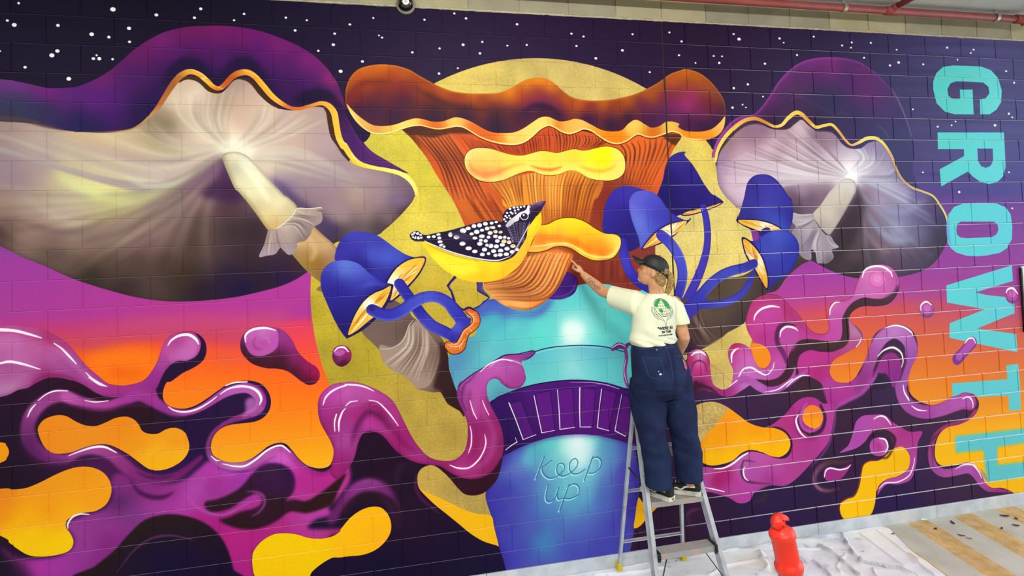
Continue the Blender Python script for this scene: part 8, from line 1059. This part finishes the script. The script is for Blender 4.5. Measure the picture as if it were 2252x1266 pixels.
# shoes
def shoe(heel, toe, lab):
    heel, toe = Vector(heel), Vector(toe); d = (toe - heel); d.z = 0; L = .262; d.normalize(); s = Vector((-d.y, d.x, 0))
    M = Matrix((d, s, Vector((0, 0, 1)))).transposed().to_4x4(); M.translation = heel
    M_sole = mat('sole_rubber', 'dcdccc', .6, noise=(30, 'b4b0a0', .5, .7)); M_up = mat('shoe_canvas', '0e0f12', .7)
    prof = [(0, .034), (.03, .038), (.09, .033), (.15, .040), (.20, .045), (.235, .036), (.258, .012)]
    def outline(k): 
        a = [(x * L / .262 - .0, w_ * k) for x, w_ in prof]; return [(-.006, 0)] + a + [(x, -w_) for x, w_ in a[::-1]]
    bm = bmesh.new(); o_ = outline(1.0); lo = [bm.verts.new(M @ Vector((x, y, 0))) for x, y in o_]; hi = [bm.verts.new(M @ Vector((x, y, .030 - .006 * (x > .06)))) for x, y in o_]
    bm.faces.new(lo[::-1]); bm.faces.new(hi)
    for i in range(len(o_)): bm.faces.new((lo[i], lo[(i + 1) % len(o_)], hi[(i + 1) % len(o_)], hi[i]))
    bmesh.ops.bevel(bm, geom=list(bm.edges), offset=.003, segments=1, affect='EDGES')
    so = obj('sole', bm, M_sole, None)
    bm = bmesh.new()
    rings = []
    for x, w_, h in ((-.002, .022, .074), (.02, .034, .080), (.06, .034, .078), (.10, .033, .070), (.14, .037, .055), (.19, .041, .040), (.23, .034, .030), (.252, .014, .020)):
        rings.append((M @ Vector((x, 0, .024 + h * .42)), s * w_ * .98, Vector((0, 0, h * .58))))
    loft(bm, rings, 16)
    up = remesh('upper', bm, .005, M_up, None, 3, .5)
    root = thing('shoe', heel, None, None)
    del_keys = [k for k in ('label', 'category') if k in root.keys()]
    for k in del_keys: del root[k]
    root.parent = per; root.matrix_parent_inverse = per.matrix_world.inverted(); bpy.context.view_layer.update(); root['label'] = lab
    for q in (so, up): q.parent = root; q.matrix_parent_inverse = root.matrix_world.inverted()
    t2_ = bvh_of(up); M_wh = mat('stripe_white', 'e8e8e4', .6)
    side = -1 if s.dot(Vector((0, -1, 0))) < 0 else 1
    bm = bmesh.new(); ribbon_flat(bm, [(.03, .062), (.075, .060), (.10, .052), (.115, .036), (.13, .034), (.15, .044), (.165, .040)], .011)
    p_ = project(bm, heel, d, Vector((0, 0, 1)), (-s * side), t2_, .0015, 'side_stripe', M_wh, root)
    bm = bmesh.new()
    for i in range(4):
        x = .115 + .022 * i; z = .096 - .011 * i; c = M @ Vector((x, 0, z)); tube(bm, [c - s * .024 - Vector((0, 0, .012)), c + Vector((0, 0, .004)), c + s * .024 - Vector((0, 0, .012))], .0028, 6)
    obj('laces', bm, M_wh, root)
    bm = bmesh.new(); gridfill(bm, [(-.011, .010), (.011, .010), (.011, .021), (-.011, .021)], .006)
    ts_ = bvh_of(so); project(bm, heel + d * .0, s * -1, Vector((0, 0, 1)), d, ts_, .0012, 'heel_label', mat('heel_red', 'b04a3a', .6), root)
    return root
shoe((-3.835, -.672, .7635), (-3.945, -.46, .7635), 'left black canvas shoe, toe hidden by the hem')
shoe((-3.612, -.640, .7635), (-3.77, -.525, .7635), 'right black canvas shoe with a white wavy side stripe')

# hair
bm = bmesh.new()
ell(bm, (-.030, 0, .022), (.078, .078, .084), HM); ell(bm, (-.060, 0, -.045), (.045, .058, .050), HM); ell(bm, (-.046, .050, -.022), (.026, .020, .040), HM); ell(bm, (-.046, -.050, -.022), (.026, .020, .040), HM)
pt = [HM @ Vector(q) for q in ((-.090, -.005, .028), (-.118, -.012, .020), (-.134, -.018, -.02), (-.136, -.022, -.07), (-.130, -.02, -.12), (-.126, -.018, -.145))]
limb(bm, pt, [.016, .020, .024, .023, .016, .006], 12)
hr = remesh('hair', bm, .005, M_hair, per, 3, .5)
for i in range(22):      # loose strands over the tail and nape
    a = random.uniform(-.020, .020); b_ = random.uniform(-.014, .014); bm = bmesh.new() if i == 0 else bm
    tube(bm, [HM @ Vector(q) for q in ((-.10, a * .5, .03 + b_), (-.134 + b_, a - .018, -.02), (-.138 + b_, a - .020, -.07), (-.128 + b_, a - .02, -.13 - random.uniform(0, .035)))], .0018, 5)
for i in range(10):
    a = random.uniform(-.05, .06); tube(bm, [HM @ Vector(q) for q in ((-.05, a, -.03), (-.085, a, -.06), (-.080, a * .9, -.098 - random.uniform(0, .02)))], .0018, 5)
obj('loose_strands', bm, mat('pale_hair', 'c8a868', .5), hr, True)
# eyes
for s in (-1, 1):
    bm = bmesh.new(); ell(bm, (.067, s * .026, .008), (.011, .011, .009), HM); e = obj('eye', bm, mat('eye_white', 'e8e4e0', .2), per, True)
    bm = bmesh.new(); ell(bm, (.075, s * .027, .008), (.0045, .005, .005), HM); obj('iris', bm, mat('iris', '3c4c54', .2), e, True)
# cap
CM = HM @ Matrix.Rotation(math.radians(-4), 4, 'Y')
bm = bmesh.new(); n = 28; ra = []
for j in range(9):
    t = j / 8 * PI / 2 * .98; rr_ = math.cos(t) ** .75; z = .030 + .096 * math.sin(t)
    ra.append([bm.verts.new(CM @ Vector((-.004 + .104 * rr_ * math.cos(2 * PI * k / n), .084 * rr_ * math.sin(2 * PI * k / n), z - .026 * (math.cos(2 * PI * k / n) < -.1) * (1 - j / 8) * abs(math.cos(2 * PI * k / n))))) for k in range(n)])
for a, b_ in zip(ra, ra[1:]):
    for k in range(n): bm.faces.new((a[k], a[(k + 1) % n], b_[(k + 1) % n], b_[k]))
bm.faces.new(ra[-1]); bm.faces.new(ra[0][::-1])
cp = obj('cap', bm, M_cap, per, True)
bm = bmesh.new(); ra = []
for i in range(7):
    u = i / 6
    row = []
    for k in range(13):
        a = (k / 12 - .5) * PI * .94; ca_, sa_ = math.cos(a), math.sin(a)
        x = .070 + .030 * ca_ + u * .072 * ca_ ** .6 ; y = .080 * sa_ * (1 - .10 * u); z = .044 + .014 * ca_ - .030 * abs(sa_) ** 2 * u + .004 * u
        row.append(bm.verts.new(CM @ Vector((x, y, z))))
    ra.append(row)
for a, b_ in zip(ra, ra[1:]):
    for k in range(12): bm.faces.new((a[k], a[k + 1], b_[k + 1], b_[k]))
r = bmesh.ops.extrude_face_region(bm, geom=list(bm.faces)); bmesh.ops.translate(bm, verts=[v for v in r['geom'] if isinstance(v, bmesh.types.BMVert)], vec=hz * .004)
obj('brim', bm, M_cap, cp, True)
bm = bmesh.new(); ell(bm, (-.004, 0, .127), (.008, .008, .004), CM); obj('button', bm, M_cap, cp, True)
bm = bmesh.new()
for s in (-1, 1): tube(bm, [CM @ Vector(q) for q in ((-.085, s * .040, .012), (-.102, s * .020, .008), (-.106, 0, .008))], .006, 8)
obj('strap', bm, M_cap, cp, True)
for (x, y, z) in ((.15, -.03, .05), (.14, -.045, .046), (-.085, -.03, .075)):
    bm = bmesh.new(); ell(bm, (x, y, z), (.006, .004, .003), CM, 8, 6); obj('paint_fleck', bm, mat('fleck', 'dfe4e6', .6), cp)
